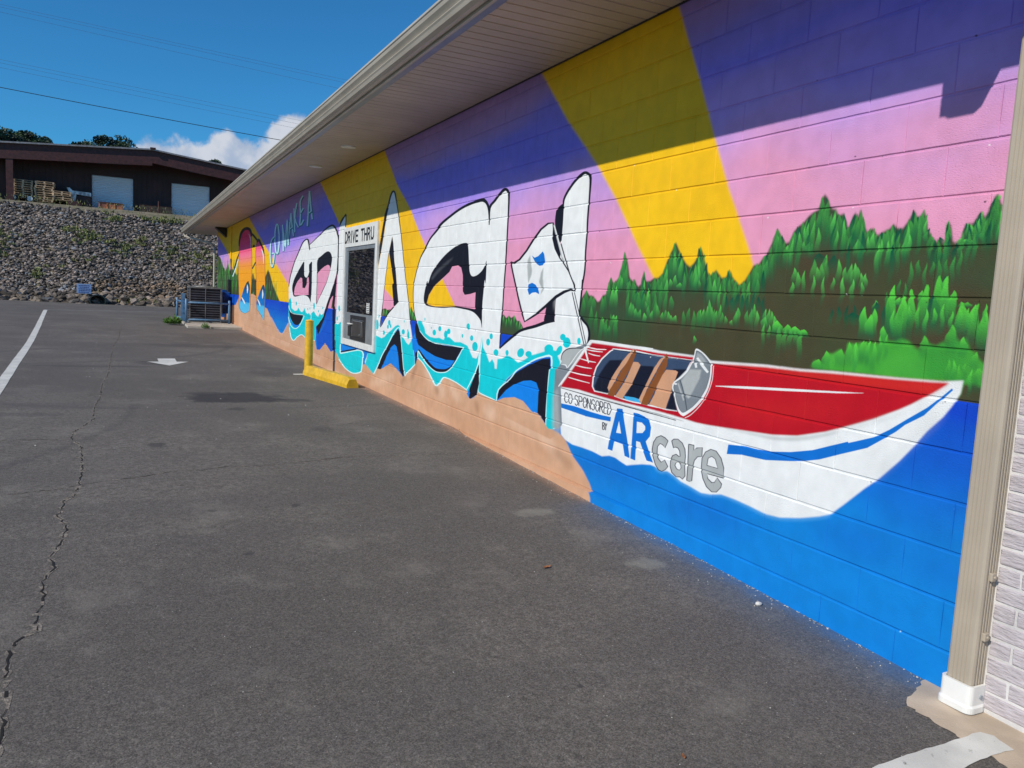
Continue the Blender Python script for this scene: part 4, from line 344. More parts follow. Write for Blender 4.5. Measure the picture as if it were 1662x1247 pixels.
("K2",0,0,1.0,["4904,-2271 4912,-2197 4924,-2198 4916,-2272"],None),
("K2",0,0,1.0,["4919,-2201 4910,-2201 4898,-2201 4889,-2202 4883,-2206 4879,-2211 4877,-2217 4878,-2223 4881,-2229 4885,-2232 4892,-2234 4904,-2235 4913,-2235 4914,-2241 4905,-2241 4891,-2240 4878,-2237 4870,-2230 4867,-2222 4866,-2215 4868,-2209 4873,-2202 4881,-2197 4894,-2195 4907,-2195 4917,-2195"],None),
("K2",0,0,1.0,["4839,-2195 4844,-2198 4852,-2202 4858,-2208 4861,-2216 4861,-2226 4860,-2235 4859,-2245 4857,-2254 4853,-2262 4846,-2268 4839,-2273 4829,-2275 4818,-2272 4811,-2267 4805,-2261 4803,-2253 4803,-2243 4803,-2234 4805,-2224 4807,-2215 4811,-2207 4818,-2201 4826,-2197 4832,-2195 4840,-2200 4834,-2202 4827,-2206 4821,-2210 4818,-2217 4816,-2226 4815,-2235 4814,-2244 4814,-2253 4816,-2260 4820,-2265 4824,-2268 4827,-2268 4831,-2267 4837,-2264 4842,-2259 4845,-2252 4848,-2243 4849,-2234 4849,-2225 4849,-2216 4847,-2209 4843,-2205 4837,-2202 4832,-2200"],None),
("K2",0,0,1.0,["4787,-2271 4794,-2197 4806,-2198 4798,-2272"],None),
("K2",0,0,1.0,["4805,-2199 4753,-2273 4743,-2270 4795,-2196"],None),
("K2",0,0,1.0,["4742,-2271 4750,-2197 4761,-2198 4753,-2273"],None),
("K2",0,0,1.0,["4695,-2206 4701,-2202 4709,-2197 4719,-2194 4730,-2197 4738,-2202 4743,-2208 4744,-2215 4743,-2222 4738,-2229 4728,-2234 4716,-2238 4708,-2243 4703,-2248 4700,-2254 4700,-2258 4704,-2263 4710,-2267 4712,-2269 4717,-2267 4724,-2262 4730,-2258 4739,-2263 4733,-2267 4725,-2272 4714,-2275 4703,-2271 4695,-2265 4690,-2258 4690,-2252 4693,-2245 4699,-2238 4709,-2233 4721,-2229 4728,-2225 4732,-2220 4733,-2214 4732,-2209 4729,-2204 4724,-2201 4722,-2200 4717,-2202 4710,-2207 4704,-2211"],None),
("K2",0,0,1.0,["4668,-2195 4673,-2197 4680,-2202 4686,-2208 4689,-2216 4689,-2226 4688,-2235 4687,-2245 4685,-2254 4681,-2262 4675,-2268 4668,-2273 4659,-2275 4649,-2273 4641,-2267 4637,-2261 4634,-2253 4634,-2243 4634,-2234 4636,-2224 4638,-2215 4642,-2207 4648,-2201 4656,-2197 4661,-2195 4669,-2200 4664,-2202 4657,-2205 4652,-2210 4648,-2217 4646,-2226 4645,-2235 4645,-2244 4645,-2253 4647,-2260 4650,-2265 4655,-2268 4657,-2269 4660,-2268 4666,-2264 4671,-2259 4674,-2252 4676,-2243 4678,-2234 4678,-2225 4678,-2216 4676,-2209 4672,-2204 4666,-2201 4662,-2199"],None),
("K2",0,0,1.0,["4619,-2271 4626,-2196 4637,-2198 4630,-2273"],None),
("K2",0,0,1.0,["4632,-2200 4624,-2200 4613,-2200 4605,-2202 4601,-2205 4598,-2211 4597,-2216 4597,-2222 4599,-2228 4601,-2231 4607,-2232 4618,-2232 4627,-2231 4629,-2237 4620,-2238 4608,-2238 4595,-2235 4589,-2229 4586,-2222 4586,-2215 4587,-2208 4591,-2202 4598,-2197 4609,-2194 4622,-2194 4630,-2194"],None),
("K2",0,0,1.0,["4618,-2236 4587,-2274 4577,-2270 4608,-2233"],None),
("K2",0,0,1.0,["4565,-2271 4572,-2196 4582,-2198 4576,-2273"],None),
("K2",0,0,1.0,["4578,-2200 4544,-2200 4543,-2194 4576,-2194"],None),
("K2",0,0,1.0,["4575,-2236 4546,-2236 4544,-2230 4573,-2230"],None),
("K2",0,0,1.0,["4571,-2275 4538,-2275 4536,-2269 4569,-2269"],None),
("K2",0,0,1.0,["4520,-2271 4527,-2196 4537,-2197 4531,-2273"],None),
("K2",0,0,1.0,["4533,-2200 4526,-2200 4518,-2200 4511,-2203 4504,-2211 4496,-2223 4493,-2235 4494,-2247 4499,-2259 4505,-2267 4510,-2269 4518,-2269 4524,-2269 4527,-2275 4520,-2275 4508,-2275 4497,-2270 4490,-2260 4484,-2247 4482,-2234 4486,-2221 4494,-2208 4503,-2198 4513,-2194 4524,-2194 4531,-2194"],None),
("K2",0,0,1.0,["4567,-2385 4573,-2336 4584,-2338 4578,-2387"],None),
("K2",0,0,1.0,["4580,-2340 4574,-2340 4567,-2340 4563,-2341 4561,-2345 4561,-2352 4562,-2355 4563,-2356 4570,-2356 4575,-2357 4576,-2362 4571,-2362 4562,-2361 4553,-2357 4550,-2351 4551,-2343 4554,-2337 4562,-2334 4571,-2334 4577,-2334"],None),
("K2",0,0,1.0,["4577,-2362 4571,-2363 4563,-2364 4558,-2366 4556,-2371 4556,-2378 4557,-2382 4559,-2383 4565,-2383 4571,-2383 4574,-2389 4567,-2389 4558,-2388 4548,-2384 4545,-2377 4545,-2369 4548,-2362 4557,-2358 4567,-2357 4574,-2357"],None),
("K2",0,0,1.0,["4552,-2338 4539,-2362 4529,-2360 4542,-2335"],None),
("K2",0,0,1.0,["4528,-2336 4539,-2361 4529,-2361 4518,-2336"],None),
("K2",0,0,1.0,["4539,-2362 4540,-2386 4530,-2385 4529,-2360"],None),
("C",0,0,1.0,["4415,-2215 4349,-2209 4328,-2266 4273,-2396 4230,-2507 4231,-2518 4286,-2515 4316,-2444 4420,-2442 4434,-2510 4493,-2509 4482,-2443 4441,-2304","4381,-2295 4346,-2375 4406,-2380"],None),
("C",0,0,1.0,["4221,-2214 4161,-2212 4095,-2221 4044,-2240 4021,-2278 4026,-2336 4066,-2377 4031,-2424 3972,-2494 4042,-2495 4087,-2443 4126,-2392 4169,-2393 4163,-2520 4220,-2519 4218,-2347","4177,-2267 4122,-2264 4084,-2281 4081,-2303 4107,-2329 4172,-2341"],None),
("G2",0,0,1.0,["3837,-2330 3870,-2317 3911,-2310 3955,-2329 3983,-2366 3991,-2413 3982,-2451 3947,-2500 3912,-2527 3880,-2530 3846,-2512 3822,-2487 3857,-2453 3891,-2474 3925,-2456 3938,-2425 3938,-2385 3914,-2361 3886,-2364 3862,-2379"],None),
("K2",0,0,1.0,["3835,-2328 3868,-2314 3911,-2308 3957,-2328 3986,-2365 3995,-2413 3985,-2452 3951,-2502 3915,-2529 3879,-2532 3843,-2513 3818,-2486 3856,-2451 3890,-2472 3922,-2454 3934,-2424 3935,-2385 3913,-2363 3889,-2366 3860,-2380 3834,-2330 3840,-2330 3865,-2378 3884,-2362 3915,-2359 3942,-2385 3942,-2426 3929,-2458 3892,-2477 3859,-2456 3826,-2488 3848,-2511 3880,-2527 3909,-2524 3944,-2499 3978,-2449 3987,-2412 3979,-2366 3952,-2331 3911,-2313 3872,-2319 3839,-2332"],None),
("G2",0,0,1.0,["3803,-2324 3783,-2309 3745,-2302 3700,-2318 3671,-2350 3662,-2391 3664,-2445 3652,-2507 3674,-2531 3701,-2523 3734,-2531 3779,-2514 3801,-2480 3801,-2441 3783,-2410 3750,-2395 3724,-2404 3711,-2401 3719,-2370 3738,-2355 3760,-2354 3780,-2363","3755,-2465 3745,-2443 3724,-2439 3701,-2448 3695,-2468 3710,-2485 3735,-2482"],None),
("K2",0,0,1.0,["3800,-2325 3781,-2311 3746,-2304 3703,-2320 3675,-2351 3666,-2392 3667,-2446 3656,-2507 3675,-2529 3700,-2521 3732,-2529 3776,-2512 3797,-2479 3798,-2441 3780,-2411 3751,-2398 3725,-2406 3708,-2401 3716,-2369 3736,-2353 3760,-2351 3777,-2361 3799,-2322 3806,-2325 3783,-2365 3760,-2356 3741,-2357 3723,-2371 3715,-2401 3722,-2401 3750,-2393 3786,-2409 3805,-2442 3804,-2481 3782,-2516 3735,-2533 3701,-2526 3673,-2533 3649,-2507 3661,-2444 3659,-2390 3668,-2349 3698,-2316 3744,-2300 3784,-2307 3805,-2322"],None),
("K2",0,0,1.0,["3752,-2465 3742,-2444 3725,-2441 3704,-2449 3698,-2468 3710,-2483 3733,-2480 3752,-2463 3758,-2466 3738,-2484 3709,-2486 3692,-2468 3699,-2446 3723,-2437 3747,-2442 3758,-2464"],None),
("G2",0,0,1.0,["3643,-2313 3594,-2311 3592,-2340 3569,-2322 3519,-2310 3517,-2361 3555,-2372 3580,-2398 3588,-2429 3589,-2522 3612,-2530 3634,-2530 3636,-2439"],None),
("K2",0,0,1.0,["3643,-2316 3597,-2313 3595,-2342 3568,-2324 3522,-2311 3520,-2361 3557,-2370 3583,-2397 3591,-2429 3592,-2522 3612,-2528 3631,-2529 3632,-2438 3639,-2313 3646,-2314 3639,-2440 3638,-2531 3612,-2532 3585,-2521 3585,-2428 3577,-2398 3553,-2373 3514,-2362 3516,-2308 3570,-2320 3590,-2338 3592,-2309 3642,-2311"],None),
("G2",0,0,1.0,["3446,-2306 3401,-2307 3356,-2338 3328,-2388 3325,-2445 3459,-2450 3452,-2477 3416,-2492 3394,-2484 3375,-2454 3335,-2480 3340,-2502 3373,-2535 3409,-2544 3458,-2525 3493,-2486 3515,-2439 3515,-2371 3489,-2330","3469,-2403 3462,-2360 3434,-2344 3403,-2353 3376,-2401"],None),
("K2",0,0,1.0,["3447,-2308 3403,-2309 3359,-2340 3331,-2389 3326,-2443 3459,-2448 3455,-2478 3417,-2494 3392,-2485 3376,-2456 3338,-2482 3342,-2501 3374,-2534 3408,-2542 3455,-2523 3490,-2485 3512,-2438 3512,-2371 3487,-2331 3444,-2307 3448,-2304 3492,-2329 3518,-2371 3518,-2440 3496,-2488 3460,-2527 3411,-2546 3371,-2537 3337,-2502 3332,-2479 3375,-2452 3396,-2483 3414,-2489 3449,-2475 3459,-2452 3324,-2447 3325,-2387 3353,-2337 3399,-2305 3445,-2304"],None),
("K2",0,0,1.0,["3466,-2403 3460,-2361 3434,-2346 3405,-2354 3378,-2400 3468,-2401 3469,-2405 3374,-2402 3400,-2352 3434,-2342 3465,-2360 3471,-2403"],None),
("Gv",0,0.006,1.0,["2780,-1769 2760,-1734 2705,-1743 2698,-1695 2657,-1696 2615,-1670 2582,-1704 2579,-1639 2540,-1641 2488,-1628 2404,-1631 2399,-1555 2366,-1615 2327,-1612 2304,-1598 2265,-1608 2239,-1631 2205,-1645 2194,-1582 2173,-1610 2140,-1619 2104,-1597 2085,-1611 2077,-1531 2050,-1585 2027,-1599 2013,-1575 1991,-1627 1974,-1630 1951,-1655 1925,-1676 1908,-1751 1922,-1768 1956,-1749 2003,-1762 2014,-1811 2076,-1787 2212,-1771 2514,-1770 2743,-1775"],None),
]
DABS = "4904,-1430,76,169,1 4936,-1482,65,142,1 4840,-1463,85,139,1 4796,-1479,63,111,1 4683,-1471,60,136,1 4650,-1454,50,141,1 4599,-1340,59,91,1 4612,-1394,49,107,1 4538,-1361,48,79,1 4502,-1345,57,79,1 4486,-1314,56,105,1 4452,-1173,46,156,1 4458,-1235,65,157,1 4411,-1246,46,155,1 4424,-1288,55,135,1 4376,-1340,63,87,1 4325,-1350,44,76,1 4312,-1381,53,66,1 4217,-1300,51,120,1 4215,-1350,51,80,1 4149,-1365,42,59,1 4101,-1350,49,73,1 4060,-1345,49,73,1 4023,-1321,56,97,1 3982,-1258,55,158,1 3950,-1206,62,191,1 3917,-1160,54,189,1 4338,-1500,54,113,2 4310,-1509,35,97,2 4275,-1539,53,76,2 4231,-1543,43,75,2 4216,-1451,34,80,2 4172,-1490,34,60,2 4176,-1566,51,65,2 4139,-1514,42,99,2 4101,-1548,41,69,2 4068,-1480,49,127,2 4039,-1516,40,92,2 3994,-1554,40,67,2 3964,-1538,39,82,2 3931,-1547,39,71,2 3901,-1569,38,52,2 3863,-1568,45,52,2 4665,-1613,50,109,2 4620,-1654,59,75,2 4578,-1668,39,59,2 4529,-1591,67,96,2 4499,-1595,47,84,2 4485,-1324,47,84,2 4378,-1361,54,62,2 3932,-1350,46,66,2 3888,-1326,46,85,2 4271,-1432,79,91,2 3871,-1180,45,211,1 3835,-1228,44,177,1 3793,-1266,44,153,1 3742,-1267,43,151,1 3676,-1164,42,181,1 3636,-1205,34,180,1 3658,-1250,56,158,1 3582,-1314,40,98,1 3548,-1309,40,102,1 3523,-1301,39,110,1 3493,-1327,32,87,1 3462,-1341,32,74,1 3433,-1341,38,73,1 3413,-1297,38,112,1 3382,-1341,31,72,1 3354,-1366,31,46,1 3321,-1379,30,38,1 3286,-1366,30,50,1 3256,-1320,35,91,1 3231,-1283,35,124,1 3210,-1266,46,140,1 3157,-1231,45,163,1 3181,-1267,34,123,1 3696,-1318,42,100,2 3660,-1354,28,63,2 3843,-1373,60,42,2 3648,-1536,35,77,2 3632,-1524,27,86,2 3608,-1516,27,90,2 3572,-1502,40,107,2 3558,-1465,40,142,2 3531,-1505,33,106,2 3495,-1526,39,83,2 3466,-1492,32,118,2 3445,-1533,32,78,2 3413,-1553,32,56,2 3366,-1573,31,38,2 3321,-1504,49,97,2 3335,-1524,37,85,2 3250,-1517,35,92,2 3219,-1503,29,104,2 3201,-1482,35,132,2 3174,-1514,34,98,2 3117,-1504,33,97,2 3092,-1503,33,105,2 3071,-1514,33,96,2 3118,-1545,56,69,2 3046,-1537,32,72,2 3666,-1679,35,54,2 3084,-1094,55,120,1 3048,-1140,33,69,1 2971,-1120,39,92,1 2941,-1102,45,111,1 2912,-1075,38,134,1 2889,-1062,37,143,1 2861,-1035,43,170,1 2804,-956,48,233,1 2776,-995,53,213,1 2726,-1022,34,183,1 2746,-1044,41,161,1 2687,-1061,40,150,1 2669,-1049,33,154,1 2618,-1075,33,116,1 2599,-1054,32,147,1 2577,-1038,32,168,1 2549,-1115,32,101,1 2516,-1125,31,87,1 2486,-1153,31,60,1 2436,-1151,30,68,1 3003,-1182,66,108,2 3080,-1129,41,90,2 2895,-1166,31,72,2 2866,-1172,37,71,2 2850,-1178,37,71,2 2653,-1131,50,90,2 2608,-1138,33,76,2 2579,-1170,48,89,2 2556,-1189,37,88,2 2915,-1315,38,96,2 2948,-1364,32,78,2 2822,-1254,42,123,2 2752,-1235,47,139,2 2771,-1274,35,102,2 2796,-1292,36,84,2 2671,-1259,34,118,2 2633,-1294,33,90,2 2604,-1281,33,107,2 2583,-1277,38,116,2 2564,-1295,32,89,2 2539,-1322,26,75,2 2517,-1326,26,74,2 2451,-1444,30,52,2 3148,-1227,42,91,2 2949,-1092,32,77,0 3042,-1131,33,79,0 2705,-1051,28,54,0 2779,-968,23,41,0 2655,-1095,22,90,0 2795,-1227,96,65,0 2711,-1238,69,92,0 2554,-1110,21,66,0 2457,-1146,45,69,0 2308,-1058,37,148,0 2281,-1089,37,106,0 2229,-1141,22,48,0 2171,-1180,30,36,0 2365,-1133,29,75,0 2397,-1115,24,50,0 2067,-1130,24,62,0 2011,-1092,24,57,0 1966,-1043,31,75,0 2175,-1224,52,88,0 2130,-1336,25,79,0 2400,-1127,34,84,1 2317,-1103,42,107,1 2419,-1135,25,76,1 2310,-1116,28,91,1 2259,-1062,27,147,1 2237,-1153,27,56,1 2211,-1178,26,36,1 2201,-1191,26,24,1 2141,-1116,25,95,2 2141,-1146,30,63,2 2085,-1188,29,27,2 2059,-1131,24,69,2 2042,-1136,32,77,2 2023,-1122,24,84,2 2006,-1089,23,76,2 1981,-1109,35,98,2 1964,-1122,23,90,2 1994,-1165,35,45,2 1953,-1056,30,56,2 1929,-1098,22,93,2 1949,-1030,19,44,2 2059,-1193,82,27,2 2366,-1376,29,93,3 2339,-1428,29,42,3 2316,-1419,33,46,3 2277,-1392,28,74,3 2232,-1397,27,65,3 2208,-1372,27,89,3 2152,-1336,30,92,3 2126,-1340,25,91,3 2087,-1397,38,66,3 2046,-1441,33,23,3 2021,-1441,32,23,3 2103,-1423,25,35,3 2369,-1379,59,220,3 2311,-1421,66,192,3 2272,-1395,46,198,3 2214,-1374,54,195,3 2156,-1337,52,216,3 2122,-1337,42,214,3 2089,-1396,50,141,3 2041,-1443,65,140,3 1992,-1449,56,153,3 1950,-1463,46,174,3 1925,-1507,30,113,3 2326,-1459,57,168,3 2506,-1473,52,141,3 2453,-1480,51,130,3 2471,-1507,52,105,3 3026,-1561,81,69,3 2956,-1577,65,59,3 2903,-1584,77,48,3 2851,-1596,75,38,3 2568,-1502,98,53,0 2386,-1444,69,170,0 2173,-1414,79,145,0 2447,-1450,41,69,0 2741,-1732,71,56,3 2693,-1689,58,83,3 2614,-1674,67,82,3 2568,-1638,43,108,3 2529,-1637,43,106,3 2487,-1630,63,97,3 2396,-1556,40,77,3 2193,-1584,45,89,3 2077,-1532,50,110,3 2021,-1578,40,77,3 1969,-1633,39,76,3 1946,-1693,62,91,3 28605,-721,139,354,1 30275,-1077,141,740,1 28661,-1080,126,362,1 28316,-1417,95,551,2 24867,-864,99,481,2 29714,-1130,183,519,2 28500,-869,199,627,0 24656,-734,96,505,2 24563,-1095,105,466,3 27050,-856,111,588,1 30044,-1146,138,537,3 25461,-817,136,284,2 25834,-1033,94,427,0 27928,-1104,188,325,1 25403,-917,127,578,1 27897,-796,139,300,1 24251,-1415,130,589,1 27940,-912,106,548,0 25594,-765,132,594,2 29342,-942,213,438,1 27635,-1023,127,604,2 26236,-1027,100,617,1 30006,-651,124,597,2 26002,-1110,133,387,1 29437,-1067,192,473,2 26871,-865,125,288,3 27058,-1181,128,360,2 30212,-820,135,396,2 27281,-874,119,630,2 26217,-1448,118,612,1 26777,-751,104,612,2 27803,-1185,175,542,3 26494,-1190,148,373,3 24006,-796,146,583,2 30025,-1383,119,725,1 24421,-1225,109,419,3 24149,-895,68,573,1 26010,-892,116,556,3 24391,-1127,143,321,0 27819,-1374,172,474,0 27147,-733,156,320,0 24459,-1168,81,380,0 24265,-948,97,275,0 27037,-834,184,427,3 24532,-1018,77,579,2 26620,-1018,167,572,1 25822,-1409,137,614,3 27185,-1300,103,622,2 25407,-953,153,355,1 25417,-715,103,461,3 24908,-1160,118,444,3 24581,-986,135,605,1 25560,-1161,104,601,3 24934,-1136,154,439,3 25972,-1032,91,556,2 23822,-985,101,455,0 28958,-1384,139,536,2 25542,-1366,83,502,2 27885,-953,108,641,0 30223,-1428,209,657,1 29145,-1116,156,538,1 25023,-1428,83,494,2 25901,-1327,106,615,3 24404,-904,110,328,2 28622,-906,165,704,3 26603,-1434,113,441,0 30376,-755,174,611,0 24699,-1019,104,262,0 29825,-1448,223,700,0 24819,-1385,137,429,3 24287,-1290,81,333,2 29413,-657,146,545,0 26337,-1425,106,470,2 25153,-868,158,287,2 29875,-1464,138,688,2 25226,-1197,159,581,1 26283,-1221,150,479,0 27322,-837,117,479,3 29036,-1361,127,459,2 24504,-967,103,402,1 28222,-1198,125,610,1 29127,-1339,194,393,0 30324,-1394,173,696,3 23731,-1241,139,569,3 27860,-793,146,359,3 25883,-1388,106,508,3 26096,-723,139,363,0 27986,-1378,158,422,1 24281,-1372,142,483,1 26015,-1096,172,399,1 29063,-662,157,642,2 30099,-1189,146,567,2 25489,-796,164,567,0 24658,-780,90,350,1 24279,-1429,70,497,2 27611,-1373,167,608,2 24495,-1185,104,312,3 23841,-1274,136,349,2 24883,-1235,110,318,1 26844,-1018,181,402,3 23959,-1396,100,509,2 28408,-1061,96,397,2 25563,-1185,132,377,2 25899,-1228,165,360,2 24326,-1091,78,370,3 26270,-846,89,466,1 29450,-1444,135,541,2 24276,-792,139,312,1 25065,-1305,133,352,0 27927,-917,196,529,2 21320,-1270,103,235,1 21288,-1648,117,238,2 21424,-1638,110,254,2 21400,-1437,94,377,2 21606,-1696,111,465,1 21746,-1413,76,341,2 17876,-1679,57,330,1 17907,-1379,55,450,2 19649,-1333,63,405,2 17892,-1568,41,269,3 19284,-1914,78,302,1 18811,-1345,44,415,3 19248,-1473,77,216,1 18673,-1883,69,245,0 19189,-1474,45,388,3 18771,-1773,50,208,2 18507,-1407,78,342,2 19328,-1484,81,357,0 17915,-1420,55,331,0 19344,-1633,91,343,1 19496,-1673,56,249,0 18284,-1635,43,415,1 18333,-1289,82,232,2 19170,-1293,69,446,2 18394,-1740,67,399,1 17996,-1439,59,189,0 18452,-1841,59,248,1 18108,-1752,41,243,2 18126,-1386,84,439,1 19681,-1256,63,355,3 19524,-1604,64,252,2 18655,-1610,77,212,3 6268,-1666,39,92,2 6210,-1694,39,92,2 6160,-1669,38,91,2 6114,-1690,38,91,2 6057,-1657,37,90,2 6000,-1699,37,89,2 5949,-1704,36,89,2 5911,-1740,36,88,2 9850,-1735,85,135,2 9734,-1737,83,134,2 9602,-1738,81,132,2 8781,-1688,69,123,2 8712,-1726,69,122,2 8631,-1754,67,121,2 4618,-1376,55,151,1 4560,-1374,50,106,1 4568,-1410,61,158,2 4504,-1353,46,117,1 4521,-1397,53,169,2 4469,-1253,48,109,1 4452,-1298,48,134,1 4465,-1339,40,105,2 4442,-1198,44,118,1 4415,-1254,34,193,1 4378,-1338,38,142,0 4380,-1366,48,140,1 4332,-1365,46,135,1 4317,-1402,37,157,1 4278,-1387,41,190,0 4227,-1371,54,175,1 4215,-1317,38,175,0 4206,-1355,35,167,2 4207,-1399,43,167,0 4148,-1364,33,104,0 4151,-1409,49,165,2 4094,-1344,55,168,1 4089,-1391,48,118,1 4062,-1341,38,106,1 4041,-1380,54,119,1 4018,-1322,48,128,1 4018,-1361,53,170,1 3986,-1256,52,117,1 3981,-1286,50,160,2 3971,-1348,49,153,2 3950,-1189,32,113,1 3940,-1221,36,136,1 3918,-1133,49,122,1 3908,-1183,38,185,2 3856,-1194,48,130,0 3847,-1227,38,156,2 3808,-1255,42,158,0 3802,-1307,39,157,1 3739,-1275,43,125,0 3736,-1302,30,109,1 3695,-1236,33,162,1 3708,-1263,48,178,2 3697,-1305,31,119,2 3688,-1171,48,126,0 3682,-1216,29,145,2 3674,-1265,31,153,2 3612,-1255,48,177,0 3622,-1300,32,111,1 3604,-1349,28,173,0 3572,-1329,41,160,1 3563,-1362,48,138,1 3522,-1305,44,168,1 3526,-1351,47,142,2 3526,-1383,31,141,1 3493,-1333,34,177,1 3481,-1375,27,181,2 3451,-1342,43,143,1 3441,-1388,28,181,1 3422,-1304,32,103,0 3406,-1347,35,144,1 3364,-1354,40,174,1 3355,-1389,31,96,1 3335,-1382,30,95,1 3295,-1359,42,132,1 3294,-1397,42,131,1 3260,-1320,34,126,1 3254,-1362,36,160,2 3219,-1276,28,147,1 3213,-1301,39,174,1 3191,-1271,38,155,1 3198,-1312,30,96,1 3193,-1346,40,128,1 3156,-1234,38,161,1 3151,-1274,32,104,1 3152,-1304,38,159,0 3140,-1213,37,109,0 3135,-1251,38,118,1 3116,-1181,33,142,1 3102,-1213,36,150,1 3086,-1119,37,133,1 3081,-1161,28,167,1 3059,-1118,40,164,1 3056,-1152,34,130,1 3024,-1161,40,126,1 2990,-1163,27,128,1 2966,-1118,39,123,1 2974,-1144,29,162,2 2934,-1089,37,166,0 2929,-1120,39,140,2 2931,-1160,34,163,1 2910,-1069,31,106,1 2897,-1093,23,118,2 2878,-1045,32,170,0 2879,-1077,30,153,2 2865,-1122,35,94,0 2849,-1027,38,137,1 2846,-1070,33,165,2 2843,-1119,31,122,1 2818,-1015,27,132,1 2822,-1039,37,95,1 2812,-1103,33,146,2 2810,-964,36,95,1 2805,-1006,23,104,1 2799,-1022,25,105,1 2768,-979,30,136,1 2762,-1000,25,163,1 2765,-1038,29,135,1 2725,-1023,32,163,1 2726,-1045,33,127,2 2720,-1093,34,152,0 2701,-1048,35,100,1 2707,-1077,35,169,1 2700,-1124,23,114,2 2666,-1051,35,106,0 2662,-1077,28,159,2 2658,-1140,27,111,1 2637,-1112,34,91,1 2626,-1153,20,161,1 2623,-1185,27,146,0 2614,-1058,35,128,0 2607,-1092,21,99,1 2603,-1114,25,128,0 2583,-1067,34,128,1 2590,-1087,34,90,1 2559,-1069,34,158,1 2564,-1096,28,156,1 2552,-1131,32,166,0 2524,-1138,19,90,1 2520,-1161,24,98,2 2497,-1125,31,97,1 2498,-1144,34,108,2 2466,-1155,29,147,1 2466,-1192,27,152,2 2446,-1144,24,126,1 2453,-1175,28,142,2 2426,-1133,31,131,1 2412,-1164,27,136,1 2413,-1184,32,125,2 2399,-1114,31,148,1 2393,-1152,25,152,2 2389,-1198,28,162,0 2377,-1131,26,149,0 2367,-1155,22,117,1 2362,-1197,23,124,1 2341,-1124,29,100,0 2334,-1161,27,130,1 2336,-1179,31,95,2 2329,-1097,28,127,1 2327,-1119,26,151,2 2315,-1160,27,113,2 2295,-1070,26,154,1 2295,-1091,28,86,1 2272,-1086,24,108,1 2271,-1111,21,119,1 2270,-1136,20,126,1 2245,-1082,23,85,1 2244,-1104,18,100,2 2220,-1158,20,119,1 2211,-1194,18,87,1 2196,-1188,21,126,0 2179,-1188,25,105,1 2173,-1210,26,95,1 2146,-1192,22,137,1 2142,-1121,23,141,0 2139,-1146,25,155,1 2129,-1182,17,85,0 2102,-1205,28,107,0 2079,-1165,19,115,1 2079,-1190,26,85,1 2052,-1132,27,130,0 2048,-1159,22,151,1 2025,-1116,28,136,0 2025,-1137,26,118,1 2023,-1175,22,116,1 2011,-1094,26,114,0 2013,-1116,16,83,2 1993,-1108,22,103,1 1990,-1133,21,107,1 1978,-1074,17,105,0 1974,-1097,23,130,1 1971,-1124,28,131,0 1958,-1030,28,150,1 1950,-1052,26,142,1 1947,-1084,25,89,1 1932,-1066,27,154,1 1928,-1093,27,139,2 1909,-1080,16,99,1 1910,-1100,16,153,1 1910,-1137,21,157,0 2942,-1294,37,85,2 2878,-1308,27,124,2 2814,-1333,24,112,2 2754,-1338,23,133,2 2696,-1342,26,74,2 2641,-1339,29,121,2 2585,-1350,31,108,2 2530,-1362,24,71,2 3783,-1538,42,109,1 3738,-1518,41,104,1 3689,-1533,46,142,1 3643,-1528,53,132,1 3598,-1526,46,122,1 3557,-1500,44,165,1 3511,-1519,33,130,1 3119,-1577,28,131,2 3080,-1585,27,82,2 3047,-1555,32,101,2 3008,-1577,41,149,2 2970,-1594,36,118,2 2934,-1596,39,98,2 2899,-1600,34,84,2 2865,-1597,38,148,2 4825,-1538,70,199,1 4754,-1574,59,196,1 4685,-1611,52,202,1 4621,-1618,59,162,1 4564,-1585,48,191,1 4499,-1621,64,144,1 2689,-1488,24,75,0 2645,-1476,32,78,0 2603,-1467,25,106,0 2560,-1467,26,95,0 2516,-1481,30,86,0 2396,-1405,21,109,1 2367,-1389,22,82,1 2341,-1352,18,77,1 2310,-1365,21,109,1 2291,-1276,24,127,1 2259,-1270,27,81,1 2224,-1284,18,112,1 2193,-1277,20,68,1 2163,-1267,26,123,1 2132,-1270,23,92,1 2103,-1258,23,110,1 2076,-1237,21,118,1 2528,-1656,22,132,3 2498,-1625,31,101,3 2466,-1621,28,115,3 2433,-1624,30,135,3 2404,-1595,23,122,3 2374,-1590,21,105,3 2076,-1669,25,114,3 2051,-1672,23,91,3 2026,-1688,25,120,3 2004,-1680,21,73,3 1978,-1701,19,100,3 1956,-1696,23,59,3 4375,-1432,46,190,1 4316,-1408,50,115,1 4253,-1429,59,178,1 4193,-1441,59,120,1 4134,-1442,44,136,1 4078,-1438,53,164,1 4025,-1417,42,139,1 3970,-1420,46,174,1 3912,-1452,58,99,1 3419,-1439,33,121,0 3375,-1449,48,86,0 3336,-1426,46,110,0 3294,-1434,38,104,0 3254,-1428,28,127,0 3216,-1419,32,151,0 3174,-1442,43,86,0 3136,-1441,36,151,0 2356,-1479,20,120,3 2318,-1451,25,70,3 2276,-1463,20,80,3 2237,-1461,22,112,3 2197,-1473,22,108,3 2159,-1467,25,81,3 2124,-1449,20,116,3 2084,-1478,20,84,3 2050,-1462,25,89,3 2015,-1463,22,103,3 1983,-1444,20,77,3 1949,-1446,15,70,3"
